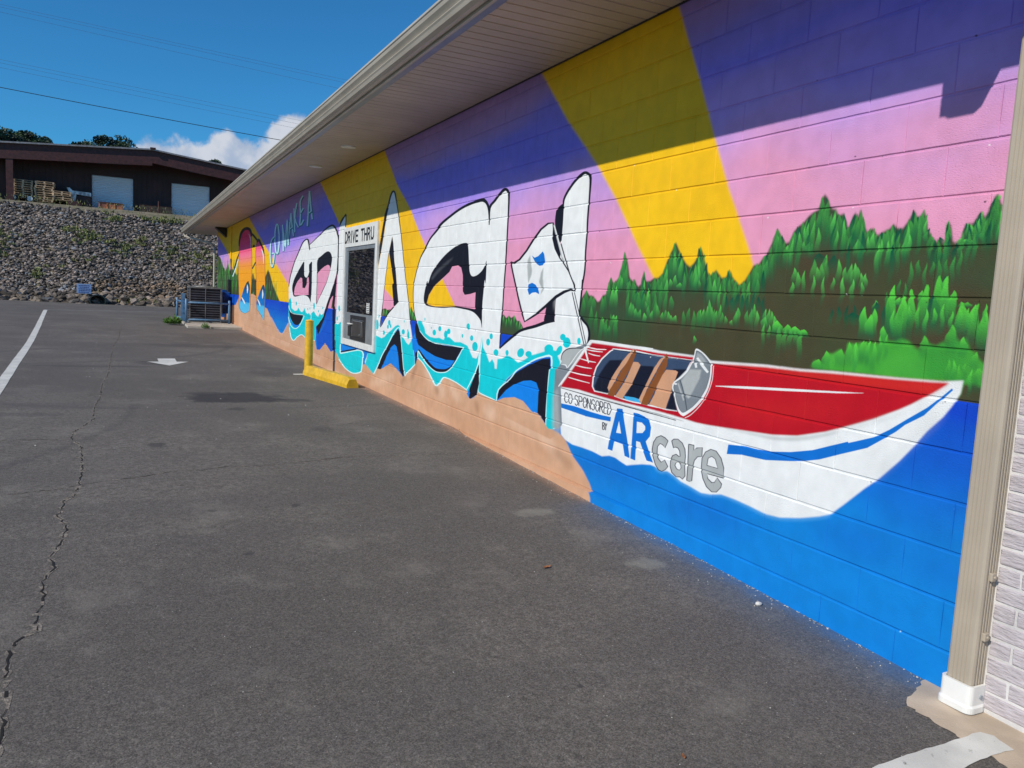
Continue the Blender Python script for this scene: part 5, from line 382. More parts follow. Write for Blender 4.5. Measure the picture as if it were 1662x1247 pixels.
# ---------------------------------------------------------------- mural: rasterised from vector shapes in wall metres
def lin(c):
    c = np.asarray(c, float) / 255.0
    return np.where(c <= 0.04045, c / 12.92, ((c + 0.055) / 1.055) ** 2.4)
IW, IH = 3328, 1400
S0, S1, ZB, ZT = math.log(3.5), math.log(33.0), -3.15, 0.35
Xof = lambda y: (np.log(np.maximum(y, 0.1) - -2.0) - S0) / (S1 - S0) * IW
YY = np.exp(S0 + (np.arange(IW) + 0.5) / IW * (S1 - S0)) - 2.0
ZZ = ZB + (np.arange(IH) + 0.5) / IH * (ZT - ZB)
rng = np.random.default_rng(7)
def vnoise(cy, cz, seed, oct=3):
    r = np.random.default_rng(seed); out = np.zeros((IH, IW), np.float32); amp = 1.0; tot = 0
    for o in range(oct):
        gy = YY / cy; gz = (ZZ - ZB) / cz
        g = r.random((int(gz.max()) + 3, int(gy.max()) + 3)).astype(np.float32)
        iy = gy.astype(int); fy = gy - iy; iz = gz.astype(int); fz = gz - iz
        fy = fy * fy * (3 - 2 * fy); fz = (fz * fz * (3 - 2 * fz))[:, None]
        a = g[iz][:, iy] * (1 - fy) + g[iz][:, iy + 1] * fy; b = g[iz + 1][:, iy] * (1 - fy) + g[iz + 1][:, iy + 1] * fy
        out += amp * (a * (1 - fz) + b * fz); tot += amp; amp *= 0.5; cy /= 2; cz /= 2
    return out / tot
PAL = dict(W=(226,229,230), W2=(120,190,235), T=(0,196,206), K=(20,20,32), K2=(48,48,60), P=(221,150,180), Y=(240,193,26), R=(205,240,245), B=(0,126,222),
    S2=(222,186,160), S1=(160,118,90), G1=(100,105,110), G2=(168,173,174), G3=(122,130,138), G4=(80,88,96), C=(0,108,200), H1=(10,110,135), H2=(190,232,245),
    X=(186,14,32), X2=(206,42,34), I1=(54,72,100), I2=(20,24,42), J=(62,168,222), Tn=(200,150,118), Br=(132,78,40), Gv=(74,166,60), A1=(0,90,186), A2=(0,130,214), A3=(12,84,196))
PAL = {k: lin(v) for k, v in PAL.items()}
# background bands: violet at the top fading through lavender into pink
n1 = vnoise(1.1, 0.35, 1); n2_ = vnoise(0.5, 0.12, 2)
keys = [-9, -1.35, -1.05, -0.86, -0.66, -0.5, -0.32, -0.1, 0.12, 0.35]
cols = [(222,150,178), (224,150,180), (220,150,184), (206,150,200), (184,148,218), (158,134,224), (130,120,228), (130,122,224), (148,128,206), (160,130,192)]
zk = ZZ[:, None] + (n1 - 0.5) * 0.50 + (n2_ - 0.5) * 0.12 + np.interp(YY, [2, 4.5, 7, 12, 30], [-0.15, -0.10, 0.12, 0.14, 0.0])[None, :]
IMG = np.stack([np.interp(zk, keys, [lin(c)[i] for c in cols]) for i in range(3)], -1).astype(np.float32)
wm = (np.clip((ZZ[:, None] + .25 + (n1 - .5) * .5) / .35, 0, 1) * (np.interp(YY, [2, 5, 7, 11, 13, 25], [.25, .3, .5, .5, .9, .6])[None, :] * (0.5 + n2_)))[..., None].clip(0, 1)
IMG = IMG * (1 - wm) + lin((172, 136, 196)) * wm
IMG *= (0.93 + 0.14 * n2_)[..., None]
def cat(P, n=3):
    N = len(P); a = np.roll(P, 1, 0); c = np.roll(P, -1, 0); d = np.roll(P, -2, 0); out = []
    for t in np.arange(n) / n:
        out.append(.5 * ((2 * P) + (c - a) * t + (2 * a - 5 * P + 4 * c - d) * t * t + (3 * P - a - 3 * c + d) * t ** 3))
    return np.stack(out, 1).reshape(-1, 2)
SUB = 3; CHJ = .2032
def cover(contours):
    cs = []; x0 = 1e9; x1 = -1e9; z0 = 1e9; z1 = -1e9
    for P in contours:
        Q = []
        for i in range(len(P)):
            a, b = P[i], P[(i + 1) % len(P)]; k = max(1, int(abs(b[0] - a[0]) / 0.12))
            for j in range(min(k, 40)): Q.append(a + (b - a) * j / min(k, 40))
        Q = np.array(Q); X = Xof(Q[:, 0]); R = (Q[:, 1] - ZB) / (ZT - ZB) * IH * SUB
        cs.append((X, R)); x0 = min(x0, X.min()); x1 = max(x1, X.max()); z0 = min(z0, R.min()); z1 = max(z1, R.max())
    ix0 = int(max(0, math.floor(x0) - 1)); ix1 = int(min(IW, math.ceil(x1) + 2)); iz0 = int(max(0, math.floor(z0 / SUB) - 1)); iz1 = int(min(IH, math.ceil(z1 / SUB) + 1))
    if ix1 <= ix0 + 1 or iz1 <= iz0: return None
    wd = ix1 - ix0; acc = np.zeros(((iz1 - iz0) * SUB, wd + 2), np.float32)
    for X, R in cs:
        Xn = np.roll(X, -1); Rn = np.roll(R, -1)
        for xa, ra, xb, rb in zip(X, R, Xn, Rn):
            if ra == rb: continue
            s = 1.0
            if ra > rb: xa, ra, xb, rb, s = xb, rb, xa, ra, -1.0
            r_0 = max(int(math.ceil(ra - 0.5)), iz0 * SUB); r_1 = min(int(math.ceil(rb - 0.5)), iz1 * SUB)
            if r_1 <= r_0: continue
            rr = np.arange(r_0, r_1); xs = np.clip(xa + (rr + 0.5 - ra) * (xb - xa) / (rb - ra) - ix0, 0, wd - 0.001)
            i = xs.astype(int); f = xs - i; rw = rr - iz0 * SUB
            acc[rw, i] += s * (1 - f); acc[rw, i + 1] += s * f
    cv = np.clip(np.abs(np.cumsum(acc, 1)[:, :wd]), 0, 1)
    cv = cv.reshape(-1, SUB, wd).mean(1)
    return cv, ix0, ix1, iz0, iz1
def box1(a, r, ax):
    if r < 1: return a
    a = np.moveaxis(a, ax, 0); p = np.concatenate([np.zeros((1,) + a.shape[1:], a.dtype), np.cumsum(np.pad(a, ((r, r),) + ((0, 0),) * (a.ndim - 1), mode='constant'), 0)], 0)
    return np.moveaxis((p[2 * r + 1:] - p[:-2 * r - 1]) / (2 * r + 1), 0, ax)
nS = vnoise(0.7, 0.25, 5); nD = vnoise(0.35, 0.5, 9); nA = vnoise(1.3, 0.3, 11)
def colour(key, grad, sl, zz):
    z = zz[:, None]
    if key == 'D':
        n = np.clip((nD[sl] - .25) * 1.7, 0, 1)[..., None]; q = np.clip((nA[sl] - .45) * 3, 0, 1)[..., None] * .7; c = lin((72,64,44)) * (1 - n) + lin((60,72,44)) * n; q = q * .6; return c * (1 - q) + lin((24,84,58)) * q
    if key == 'S': n = nS[sl][..., None]; return (lin((190,142,108)) * (1 - n) + lin((214,172,142)) * n) * (0.93 + 0.14 * nD[sl][..., None])
    if key == 'Y': n = (nA[sl] * .6 + nS[sl] * .4)[..., None]; return lin((246,198,22)) * n + lin((228,176,22)) * (1 - n)
    if key == 'A':
        t = np.clip((-1.83 - z + (nA[sl] - .5) * .35) / 0.6, 0, 1)[..., None]; return lin((8,66,192)) * (1 - t) + lin((0,126,208)) * t
    if grad == 'board':
        t = np.clip((-0.2 - z) / 0.95, 0, 1) + 0 * nA[sl]; k = [0, .3, .55, .8, 1]; c = [(222,30,90), (245,70,130), (250,120,150), (248,150,70), (248,160,30)]
        return np.stack([np.interp(t, k, [lin(q)[i] for q in c]) for i in range(3)], -1)
    if grad == 'tail':
        t = np.clip((-1.45 - z) / 0.85, 0, 1) + 0 * nA[sl]; k = [0, .2, .4, .62, .66, 1]; c = [(30,70,50), (0,80,130), (0,115,195), (0,115,195), (80,182,228), (90,190,232)]
        return np.stack([np.interp(t, k, [lin(q)[i] for q in c]) for i in range(3)], -1)
    if grad == 'red':
        n = nA[sl][..., None]; return lin((190,18,32)) * (1 - n) + lin((166,8,34)) * n
    if key == 'Gv': n = np.clip((nD[sl] - .3) * 2, 0, 1)[..., None]; m_ = (nS[sl] - .5)[..., None]; return lin((58,148,56)) * (1 - n) + lin((86,180,66)) * n + .04 * m_
    return PAL[key]
def comp(cv, box, key, grad=None, a=1.0):
    ix0, ix1, iz0, iz1 = box; sl = (slice(iz0, iz1), slice(ix0, ix1))
    c = colour(key, grad, sl, ZZ[iz0:iz1]); al = (cv * a)[..., None]
    IMG[sl] = IMG[sl] * (1 - al) + c * al
def area(P): return 0.5 * np.sum(P[:, 0] * np.roll(P[:, 1], -1) - np.roll(P[:, 0], -1) * P[:, 1])
nTree = 0
def paint(o):
    key, sm, soft, a, cs, grad = o[:6]
    C = []
    for i, s in enumerate(cs):
        P = np.array([[float(v) / 1000 for v in q.split(',')] for q in s.split()])
        if sm: P = cat(P)
        if area(P) < 0: P = P[::-1]
        if i and len(o) < 8: P = P[::-1]
        C.append(P)
    if len(o) == 7 and len(C) == 2 and abs(area(C[1])) > abs(area(C[0])): C = C[::-1]; C = [c[::-1] for c in C]
    r = cover(C)
    if r is None: return
    cv, ix0, ix1, iz0, iz1 = r
    if soft > 0:
        ym = YY[(ix0 + ix1) // 2 if ix1 - ix0 < 900 else ix0 + 300]; rz = max(1, int(soft / 0.0025)); rx = max(1, int(soft / (ym + 2) * IW / (S1 - S0)))
        px0 = max(0, ix0 - 2 * rx); px1 = min(IW, ix1 + 2 * rx); pz0 = max(0, iz0 - 2 * rz); pz1 = min(IH, iz1 + 2 * rz)
        big = np.zeros((pz1 - pz0, px1 - px0), np.float32); big[iz0 - pz0:iz1 - pz0, ix0 - px0:ix1 - px0] = cv
        for _ in range(2): big = box1(box1(big, rz, 0), rx, 1)
        cv, ix0, ix1, iz0, iz1 = big, px0, px1, pz0, pz1
    comp(cv, (ix0, ix1, iz0, iz1), key, grad, a)
DCOL = [lin((8,76,56)), lin((62,140,62)), lin((86,186,78)), lin((84,192,64))]
def dab(s):
    y, z, wdt, h, k = [int(v) for v in s.split(',')]; y /= 1000; z /= 1000; wdt /= 1150; h /= 850
    z += 0.004
    x0 = int(Xof(y - wdt * .6)); x1 = int(Xof(y + wdt * .6)) + 2; r0_ = int((z - h - ZB) / (ZT - ZB) * IH); r1_ = int((z - ZB) / (ZT - ZB) * IH) + 1
    x0 = max(x0, 0); x1 = min(x1, IW); r0_ = max(r0_, 0); r1_ = min(r1_, IH)
    if x1 <= x0 or r1_ <= r0_: return
    h = h; t = np.clip((z - ZZ[r0_:r1_]) / h, 0, 1)[:, None]; u = np.abs(YY[x0:x1] - y - 0.004 * np.sin(t * 9 + y * 50))
    hw = wdt / 2 * np.minimum(1, (t / 0.35) ** 0.8); al = np.clip((hw - u) / (0.003 + .008 * t) + 0.5, 0, 1) * np.clip(1.12 - t * 1.12, 0, 1) ** 1.1
    streak = 0.8 + 0.4 * nD[r0_:r1_, x0:x1]
    tt = np.clip(t * 1.5 - .15, 0, 1)[..., None]; c = (DCOL[k] * (1 - tt) + lin((22,96,58)) * tt) * (0.85 + 0.3 * random.random()); sl = (slice(r0_, r1_), slice(x0, x1))
    al = np.clip(al * streak, 0, 1)[..., None]; IMG[sl] = IMG[sl] * (1 - al) + c * al
random.seed(3)
# order: background shapes, trees, then letters and boat
first = [o for o in MURAL[:10]]
idx_letters = next(i for i, o in enumerate(MURAL) if o[0] == 'A')
for o in MURAL[:idx_letters]: paint(o)
gv = [o for o in MURAL if o[0] == 'Gv']
DL = DABS.split(' ')
for s in DL: dab(s)
for o in gv: paint(o)
for s in DL:
    v = s.split(',')
    if v[4] == '3' and int(v[1]) < -1300: dab(s)
for o in MURAL[idx_letters:]:
    if o[0] != 'Gv': paint(o)
random.seed(31)
for i in range(70):
    y = 2.0 + 9 * random.random() ** 1.6; z = random.choice([-c * CHJ for c in range(0, 15)]) + random.gauss(0, .012); s_ = random.uniform(.002, .006)
    r = cover([np.array([(y + s_ * random.uniform(.6, 1.6) * math.cos(a), z + s_ * random.uniform(.5, 1.1) * math.sin(a)) for a in np.arange(7) * .8976])])
    if r: comp(r[0], r[1:], random.choice(['K', 'K', 'W']), a=.8)
IMG = np.clip(IMG * (0.975 + 0.05 * vnoise(0.25, 0.25, 21, 4))[..., None], 0.004, 0.86)
srgb = np.where(IMG <= 0.0031308, IMG * 12.92, 1.055 * IMG ** (1 / 2.4) - 0.055)
img = bpy.data.images.new('mural_paint', IW, IH, alpha=False); buf = np.ones((IH, IW, 4), np.float32); buf[..., :3] = srgb
img.pixels.foreach_set(buf.ravel()); img.update(); img.pack(); del buf, srgb

# ---------------------------------------------------------------- materials
MT = {}
def mat(name, col, rough=0.6, metal=0.0, var=0.12, vs=6.0, bump=0.0, bs=60.0, spec=0.5, col2=None, attr=None, dirt=None, st=None):
    if name in MT: return MT[name]
    m = bpy.data.materials.new(name); m.use_nodes = True; t = m.node_tree; b = t.nodes['Principled BSDF']
    b.inputs['Roughness'].default_value = rough; b.inputs['Metallic'].default_value = metal; b.inputs['Specular IOR Level'].default_value = spec
    geo = t.nodes.new('ShaderNodeNewGeometry'); nn = t.nodes.new('ShaderNodeTexNoise'); nn.inputs['Scale'].default_value = vs; nn.inputs['Detail'].default_value = 6
    if st:
        sm_ = t.nodes.new('ShaderNodeMapping'); sm_.inputs['Scale'].default_value = st; t.links.new(geo.outputs['Position'], sm_.inputs[0]); VEC = sm_.outputs[0]
    else: VEC = geo.outputs['Position']
    t.links.new(VEC, nn.inputs['Vector'])
    c2 = col2 or tuple(v * (1 - 3 * var) for v in col); c1 = tuple(min(1, v * (1 + var)) for v in col)
    c = mixc(t, smooth(t, nn.outputs[0], 0.3, 0.72), c2, c1)
    if attr:
        at = t.nodes.new('ShaderNodeAttribute'); at.attribute_name = attr; c = mixc(t, 1.0, c, at.outputs['Color'], 'MULTIPLY')
    if dirt:
        n3 = t.nodes.new('ShaderNodeTexNoise'); n3.inputs['Scale'].default_value = dirt[1]; n3.inputs['Detail'].default_value = 8; n3.inputs['Roughness'].default_value = .7
        t.links.new(geo.outputs['Position'], n3.inputs['Vector']); c = mixc(t, smooth(t, n3.outputs[0], dirt[2], dirt[2] + .12), c, dirt[0])
    t.links.new(c, b.inputs['Base Color'])
    if bump:
        nb_ = t.nodes.new('ShaderNodeTexNoise'); nb_.inputs['Scale'].default_value = bs; nb_.inputs['Detail'].default_value = 5; t.links.new(VEC, nb_.inputs['Vector'])
        bp = t.nodes.new('ShaderNodeBump'); bp.inputs['Strength'].default_value = bump; bp.inputs['Distance'].default_value = 0.01; t.links.new(nb_.outputs[0], bp.inputs['Height']); t.links.new(bp.outputs[0], b.inputs['Normal'])
    MT[name] = m; return m
def mural_material():
    m = bpy.data.materials.new('painted_block'); m.use_nodes = True; t = m.node_tree; b = t.nodes['Principled BSDF']; b.inputs['Roughness'].default_value = 0.5; b.inputs['Specular IOR Level'].default_value = 0.22
    geo = t.nodes.new('ShaderNodeNewGeometry'); s = t.nodes.new('ShaderNodeSeparateXYZ'); t.links.new(geo.outputs['Position'], s.inputs[0])
    ly = mth(t, 'LOGARITHM', mth(t, 'ADD', s.outputs[1], 2.0), math.e); u = mth(t, 'DIVIDE', mth(t, 'SUBTRACT', ly, S0), S1 - S0)
    v = mth(t, 'DIVIDE', mth(t, 'SUBTRACT', s.outputs[2], Z0 + ZB), ZT - ZB)
    cb = t.nodes.new('ShaderNodeCombineXYZ'); t.links.new(u, cb.inputs[0]); t.links.new(v, cb.inputs[1])
    it = t.nodes.new('ShaderNodeTexImage'); it.image = img; it.extension = 'EXTEND'; it.interpolation = 'Linear'; t.links.new(cb.outputs[0], it.inputs[0])
    n = t.nodes.new('ShaderNodeTexNoise'); n.inputs['Scale'].default_value = 9; n.inputs['Detail'].default_value = 8; t.links.new(geo.outputs['Position'], n.inputs['Vector'])
    c = mixc(t, 1.0, it.outputs[0], mixc(t, smooth(t, n.outputs[0], .3, .7), (.93, .93, .93), (1.03, 1.03, 1.03)), 'MULTIPLY')
    sk = t.nodes.new('ShaderNodeTexNoise'); sk.inputs['Scale'].default_value = 70; sk.inputs['Detail'].default_value = 3; t.links.new(geo.outputs['Position'], sk.inputs['Vector'])
    c = mixc(t, mth(t, 'MULTIPLY', smooth(t, sk.outputs[0], .74, .80), .5), c, (.03, .03, .04))
    t.links.new(c, b.inputs['Base Color'])
    mpn = t.nodes.new('ShaderNodeMapping'); mpn.inputs['Scale'].default_value = (1, 1, 2.2); t.links.new(geo.outputs['Position'], mpn.inputs[0])
    f1 = t.nodes.new('ShaderNodeTexNoise'); f1.inputs['Scale'].default_value = 95; f1.inputs['Detail'].default_value = 5; f1.inputs['Roughness'].default_value = .62; t.links.new(mpn.outputs[0], f1.inputs['Vector'])
    f2 = t.nodes.new('ShaderNodeTexVoronoi'); f2.inputs['Scale'].default_value = 60; t.links.new(geo.outputs['Position'], f2.inputs['Vector'])
    pit = mth(t, 'MULTIPLY', smooth(t, f2.outputs['Distance'], 0.0, 0.22), 0.5)
    n4 = t.nodes.new('ShaderNodeTexNoise'); n4.inputs['Scale'].default_value = 2.2; t.links.new(geo.outputs['Position'], n4.inputs['Vector'])
    hgt = mth(t, 'ADD', f1.outputs[0], pit); bp = t.nodes.new('ShaderNodeBump'); bp.inputs['Distance'].default_value = 0.004
    t.links.new(mth(t, 'ADD', mth(t, 'MULTIPLY', smooth(t, n4.outputs[0], .4, .65), .42), .2), bp.inputs['Strength']); t.links.new(hgt, bp.inputs['Height']); t.links.new(bp.outputs[0], b.inputs['Normal'])
    MT['mural'] = m; return m
mural_material()
TRIM = mat('beige_trim', (.47, .43, .36), .45, var=.04, vs=3, bump=.03, bs=30)
TRIM2 = mat('downspout_paint', (.42, .362, .288), .5, var=.03, vs=5, bump=.03, bs=200, dirt=((.3, .26, .2), 60, .76))
SOFF = mat('soffit_vinyl', (.53, .44, .355), .55, var=.04, vs=2)
FASC = mat('fascia_metal', (.20, .25, .31), .35, var=.05, metal=.3)
WHITEP = mat('white_plastic', (.80, .80, .78), .4, var=.04)
WHITEF = mat('white_frame', (.70, .71, .70), .45, var=.04, vs=20, dirt=((.45, .44, .42), 14, .7))
ALU = mat('aluminium', (.42, .46, .5), .35, metal=.6, var=.05)
DARKM = mat('dark_metal', (.03, .03, .035), .45, metal=.3, var=.1)
BLACK = mat('black_paint', (.012, .012, .014), .5)
YEL = mat('yellow_paint', (.72, .43, .02), .42, var=.07, vs=9, bump=.08, bs=90, dirt=((.20, .14, .06), 15, .61))
STEEL = mat('worn_steel', (.2, .2, .21), .45, metal=.7)
BRICK = mat('painted_brick', (.49, .45, .475), .75, var=.08, vs=20, bump=.9, bs=26, col2=(.42, .38, .40), st=(1, 1, 4.5))
MORT = mat('white_mortar', (.64, .62, .61), .8, var=.06, bump=.3, bs=120)
CONC = mat('concrete', (.56, .45, .34), .85, var=.08, vs=5, bump=.3, bs=150, dirt=((.16, .14, .12), 14, .68))
PADC = mat('pad_concrete', (.46, .42, .36), .85, var=.08, bump=.2)
BLUEG = mat('blue_grey_paint', (.10, .22, .38), .45, var=.08, vs=10)
BLUEP = mat('blue_box_paint', (.01, .09, .42), .4, var=.3, vs=7)
ACM = mat('condenser_grille', (.018, .018, .03), .6, metal=.2, var=.2)
ACL = mat('condenser_shell', (.22, .22, .22), .5, metal=.3)
MAROON = mat('maroon_metal', (.055, .018, .018), .6, var=.15, vs=1.2)
MAROON2 = mat('maroon_beam', (.065, .018, .018), .6, var=.15)
ROOFM = mat('roof_metal', (.34, .30, .30), .4, metal=.4, var=.1)
DOORM = mat('roller_door', (.74, .82, .92), .5, var=.015, vs=.5)
WOOD = mat('pallet_wood', (.62, .44, .28), .8, var=.2, vs=3, col2=(.36, .26, .17))
RUST = mat('rusty_bin', (.50, .19, .08), .75, var=.25, vs=2.5, col2=(.22, .08, .06))
TARP = mat('pale_tarp', (.75, .8, .85), .6, var=.2)
DIRT = mat('dry_earth', (.20, .16, .11), .95, var=.2, vs=1.5, col2=(.12, .11, .06), bump=.4, bs=8)
ROCK = mat('crushed_rock', (.82, .82, .82), .85, var=.1, vs=9, bump=.5, bs=20, attr='tint')
LEAFD = mat('dark_foliage', (.035, .07, .025), .6, var=.3, vs=1.0, attr='tint')
WEED = mat('weed_leaves', (.12, .26, .04), .6, var=.25, vs=20)
WEED2 = mat('dry_weeds', (.24, .27, .09), .7, var=.25, vs=6)
BARK = mat('bark', (.09, .065, .045), .9, var=.2, bump=.5)
LEAFB = mat('brown_leaf', (.28, .11, .04), .7, var=.2, vs=60)
STONE = mat('white_stone', (.62, .60, .56), .8, var=.08, vs=60, bump=.3)
MARK = mat('road_paint', (.66, .65, .61), .65, var=.06, vs=5, bump=.25, bs=220, dirt=((.13, .125, .12), 26, .60))
MARK2 = mat('faded_road_paint', (.40, .40, .39), .7, var=.1, vs=3, dirt=((.10, .10, .10), 9, .52))
CRACKD = mat('crack_shadow', (.012, .011, .01), .95)
CRACKL = mat('crack_crumbs', (.27, .235, .20), .95, var=.2, vs=60, bump=.6, bs=200, dirt=((.07, .065, .06), 50, .52))
CABLE = mat('cable_black', (.02, .02, .022), .6); CABLE2 = mat('cable_grey', (.10, .14, .18), .6)
SIGNP = mat('sign_face', (.22, .36, .62), .5, var=.05); SIGNT = mat('sign_print', (.02, .05, .22), .5)
GREENP = mat('drain_pipe', (.02, .04, .04), .5)
LAMP = mat('lamp_lens', (.85, .84, .82), .4)
def glass_mat():
    m = bpy.data.materials.new('dark_window_glass'); m.use_nodes = True; b = m.node_tree.nodes['Principled BSDF']
    b.inputs['Base Color'].default_value = (.006, .007, .012, 1); b.inputs['Roughness'].default_value = .015; b.inputs['IOR'].default_value = 1.75; b.inputs['Specular IOR Level'].default_value = .6
    return m
GLASS = glass_mat()

# asphalt
def asphalt():
    m = bpy.data.materials.new('asphalt'); m.use_nodes = True; t = m.node_tree; b = t.nodes['Principled BSDF']; b.inputs['Roughness'].default_value = .82; b.inputs['Specular IOR Level'].default_value = .35
    geo = t.nodes.new('ShaderNodeNewGeometry'); s = t.nodes.new('ShaderNodeSeparateXYZ'); t.links.new(geo.outputs['Position'], s.inputs[0])
    def nz(sc, det=5, ro=.55, stretch=None):
        n = t.nodes.new('ShaderNodeTexNoise'); n.inputs['Scale'].default_value = sc; n.inputs['Detail'].default_value = det; n.inputs['Roughness'].default_value = ro
        if stretch:
            q = t.nodes.new('ShaderNodeMapping'); q.inputs['Scale'].default_value = stretch; q.inputs['Rotation'].default_value = (0, 0, .35); t.links.new(geo.outputs['Position'], q.inputs[0]); t.links.new(q.outputs[0], n.inputs['Vector'])
        else: t.links.new(geo.outputs['Position'], n.inputs['Vector'])
        return n.outputs[0]
    big = nz(.42, 6, .62); mid = nz(3.2, 6, .65); sm = nz(11, 6, .7); fine = nz(170, 3, .6); fine2 = nz(60, 4, .7); sw = nz(.7, 5, .6, (.35, 2.2, 1))
    c = mixc(t, smooth(t, big, .38, .60), (.098, .089, .080), (.222, .201, .176))
    c = mixc(t, mth(t, 'MULTIPLY', smooth(t, mid, .5, .75), .4), c, (.270, .242, .208))
    c = mixc(t, mth(t, 'MULTIPLY', smooth(t, sw, .48, .62), .6), c, (.105, .098, .098))
    c = mixc(t, mth(t, 'MULTIPLY', smooth(t, fine, .42, .68), .35), c, (.070, .064, .060))
    c = mixc(t, mth(t, 'MULTIPLY', smooth(t, fine2, .56, .70), .42), c, (.34, .31, .27))
    md = nz(24, 5, .75); c = mixc(t, mth(t, 'MULTIPLY', smooth(t, md, .36, .64), .5), (.100, .089, .080), c)
    v = t.nodes.new('ShaderNodeTexVoronoi'); v.inputs['Scale'].default_value = 60; t.links.new(geo.outputs['Position'], v.inputs['Vector'])
    vm = t.nodes.new('ShaderNodeSeparateColor'); t.links.new(v.outputs['Color'], vm.inputs[0])
    spk = mth(t, 'MULTIPLY', mth(t, 'LESS_THAN', v.outputs['Distance'], .17), mth(t, 'GREATER_THAN', vm.outputs[0], .93)); c = mixc(t, mth(t, 'MULTIPLY', spk, .55), c, (.34, .32, .30))
    for sc_, lo_, k_ in ((240, .30, .50), (95, .45, .26)):
        va = t.nodes.new('ShaderNodeTexVoronoi'); va.inputs['Scale'].default_value = sc_; t.links.new(geo.outputs['Position'], va.inputs['Vector']); sa = t.nodes.new('ShaderNodeSeparateColor'); t.links.new(va.outputs['Color'], sa.inputs[0])
        gm = mth(t, 'ADD', mth(t, 'MULTIPLY', sa.outputs[0], 1.0 + (1 - lo_) * .9), lo_ - .05); gc = t.nodes.new('ShaderNodeCombineXYZ'); [t.links.new(gm, gc.inputs[q]) for q in range(3)]
        c = mixc(t, k_, c, gc.outputs[0], 'MULTIPLY')
    for (cx, cy, rr_, wd_, k_) in ((-1.6, 13.6, 3.6, .11, .5), (-1.9, 13.9, 5.2, .10, .3), (-7.5, 9.0, 4.6, .09, .35), (2.0, 2.0, 3.9, .12, .22), (-6.0, 18.0, 5.0, .14, .4), (-5.2, 2.5, 3.2, .07, .2)):
        q1 = mth(t, 'SUBTRACT', s.outputs[0], cx); q2 = mth(t, 'SUBTRACT', s.outputs[1], cy); dd = mth(t, 'SQRT', mth(t, 'ADD', mth(t, 'MULTIPLY', q1, q1), mth(t, 'MULTIPLY', q2, q2)))
        dd = mth(t, 'ADD', mth(t, 'ABSOLUTE', mth(t, 'SUBTRACT', dd, rr_)), mth(t, 'MULTIPLY', mth(t, 'SUBTRACT', sm, .5), .22))
        c = mixc(t, mth(t, 'MULTIPLY', mth(t, 'MULTIPLY', mth(t, 'SUBTRACT', 1.0, smooth(t, dd, .0, wd_)), smooth(t, big, .38, .58)), k_), c, (.055, .052, .054))
    vt = t.nodes.new('ShaderNodeTexVoronoi'); vt.inputs['Scale'].default_value = 2.3; wp = t.nodes.new('ShaderNodeMix'); wp.data_type = 'VECTOR'; t.links.new(geo.outputs['Position'], wp.inputs[4])
    nwp = t.nodes.new('ShaderNodeTexNoise'); nwp.inputs['Scale'].default_value = 22; t.links.new(geo.outputs['Position'], nwp.inputs['Vector']); t.links.new(nwp.outputs['Color'], wp.inputs[5]); wp.inputs[0].default_value = .05
    t.links.new(wp.outputs[1], vt.inputs['Vector']); st_ = t.nodes.new('ShaderNodeSeparateColor'); t.links.new(vt.outputs['Color'], st_.inputs[0])
    tar = mth(t, 'MULTIPLY', mth(t, 'SUBTRACT', 1.0, smooth(t, mth(t, 'DIVIDE', vt.outputs['Distance'], mth(t, 'ADD', mth(t, 'MULTIPLY', st_.outputs[1], .07), .02)), .7, 1.1)), mth(t, 'GREATER_THAN', st_.outputs[0], .62))
    c = mixc(t, mth(t, 'MULTIPLY', tar, .72), c, (.040, .037, .038))
    lt_ = mth(t, 'MULTIPLY', smooth(t, nz(1.7, 6, .7), .52, .70), .34); c = mixc(t, lt_, c, (.25, .228, .20))
    # oil stains
    for (x0, y0, rx, ry, k) in ((-1.84, 9.55, .6, .5, .85), (-1.3, 9.3, .35, .16, .6), (-2.1, 9.9, .3, .2, .5), (-1.9, 8.7, .12, .14, .5), (-2.75, 6.9, .09, .10, .6), (-2.57, 13.6, .3, .4, .45), (-1.3, 7.4, .12, .16, .35), (-3.9, 8.5, .5, .15, .35), (-1.5, 17.5, 1.2, .5, .35), (-3.2, 13.0, 1.1, .16, .4), (-2.4, 4.2, .035, .03, .5), (-2.5, 5.0, .03, .03, .5), (-1.0, 12.5, .5, .8, .3)):
        d = mth(t, 'ADD', mth(t, 'POWER', mth(t, 'DIVIDE', mth(t, 'SUBTRACT', s.outputs[0], x0), rx), 2.0), mth(t, 'POWER', mth(t, 'DIVIDE', mth(t, 'SUBTRACT', s.outputs[1], y0), ry), 2.0))
        d = mth(t, 'ADD', d, mth(t, 'MULTIPLY', mth(t, 'SUBTRACT', sm if rx < .2 else mid, .5), 3.0))
        c = mixc(t, mth(t, 'MULTIPLY', mth(t, 'SUBTRACT', 1.0, smooth(t, d, .25, 1.1)), k), c, (.034, .032, .035))
    for (x0, y0, rx, ry) in ((-.36, 3.49, .14, .11), (-.55, 4.5, .2, .1)):
        d = mth(t, 'ADD', mth(t, 'POWER', mth(t, 'DIVIDE', mth(t, 'SUBTRACT', s.outputs[0], x0), rx), 2.0), mth(t, 'POWER', mth(t, 'DIVIDE', mth(t, 'SUBTRACT', s.outputs[1], y0), ry), 2.0))
        d = mth(t, 'ADD', d, mth(t, 'MULTIPLY', mth(t, 'SUBTRACT', sm, .5), 2.5)); c = mixc(t, mth(t, 'MULTIPLY', mth(t, 'SUBTRACT', 1.0, smooth(t, d, .1, 1.0)), .5), c, (.27, .26, .22))
    # paint overspray beside the wall
    e = mth(t, 'ADD', s.outputs[0], mth(t, 'MULTIPLY', mth(t, 'SUBTRACT', mid, .5), .22)); e2 = mth(t, 'ADD', e, mth(t, 'MULTIPLY', mth(t, 'SUBTRACT', fine2, .5), .12))
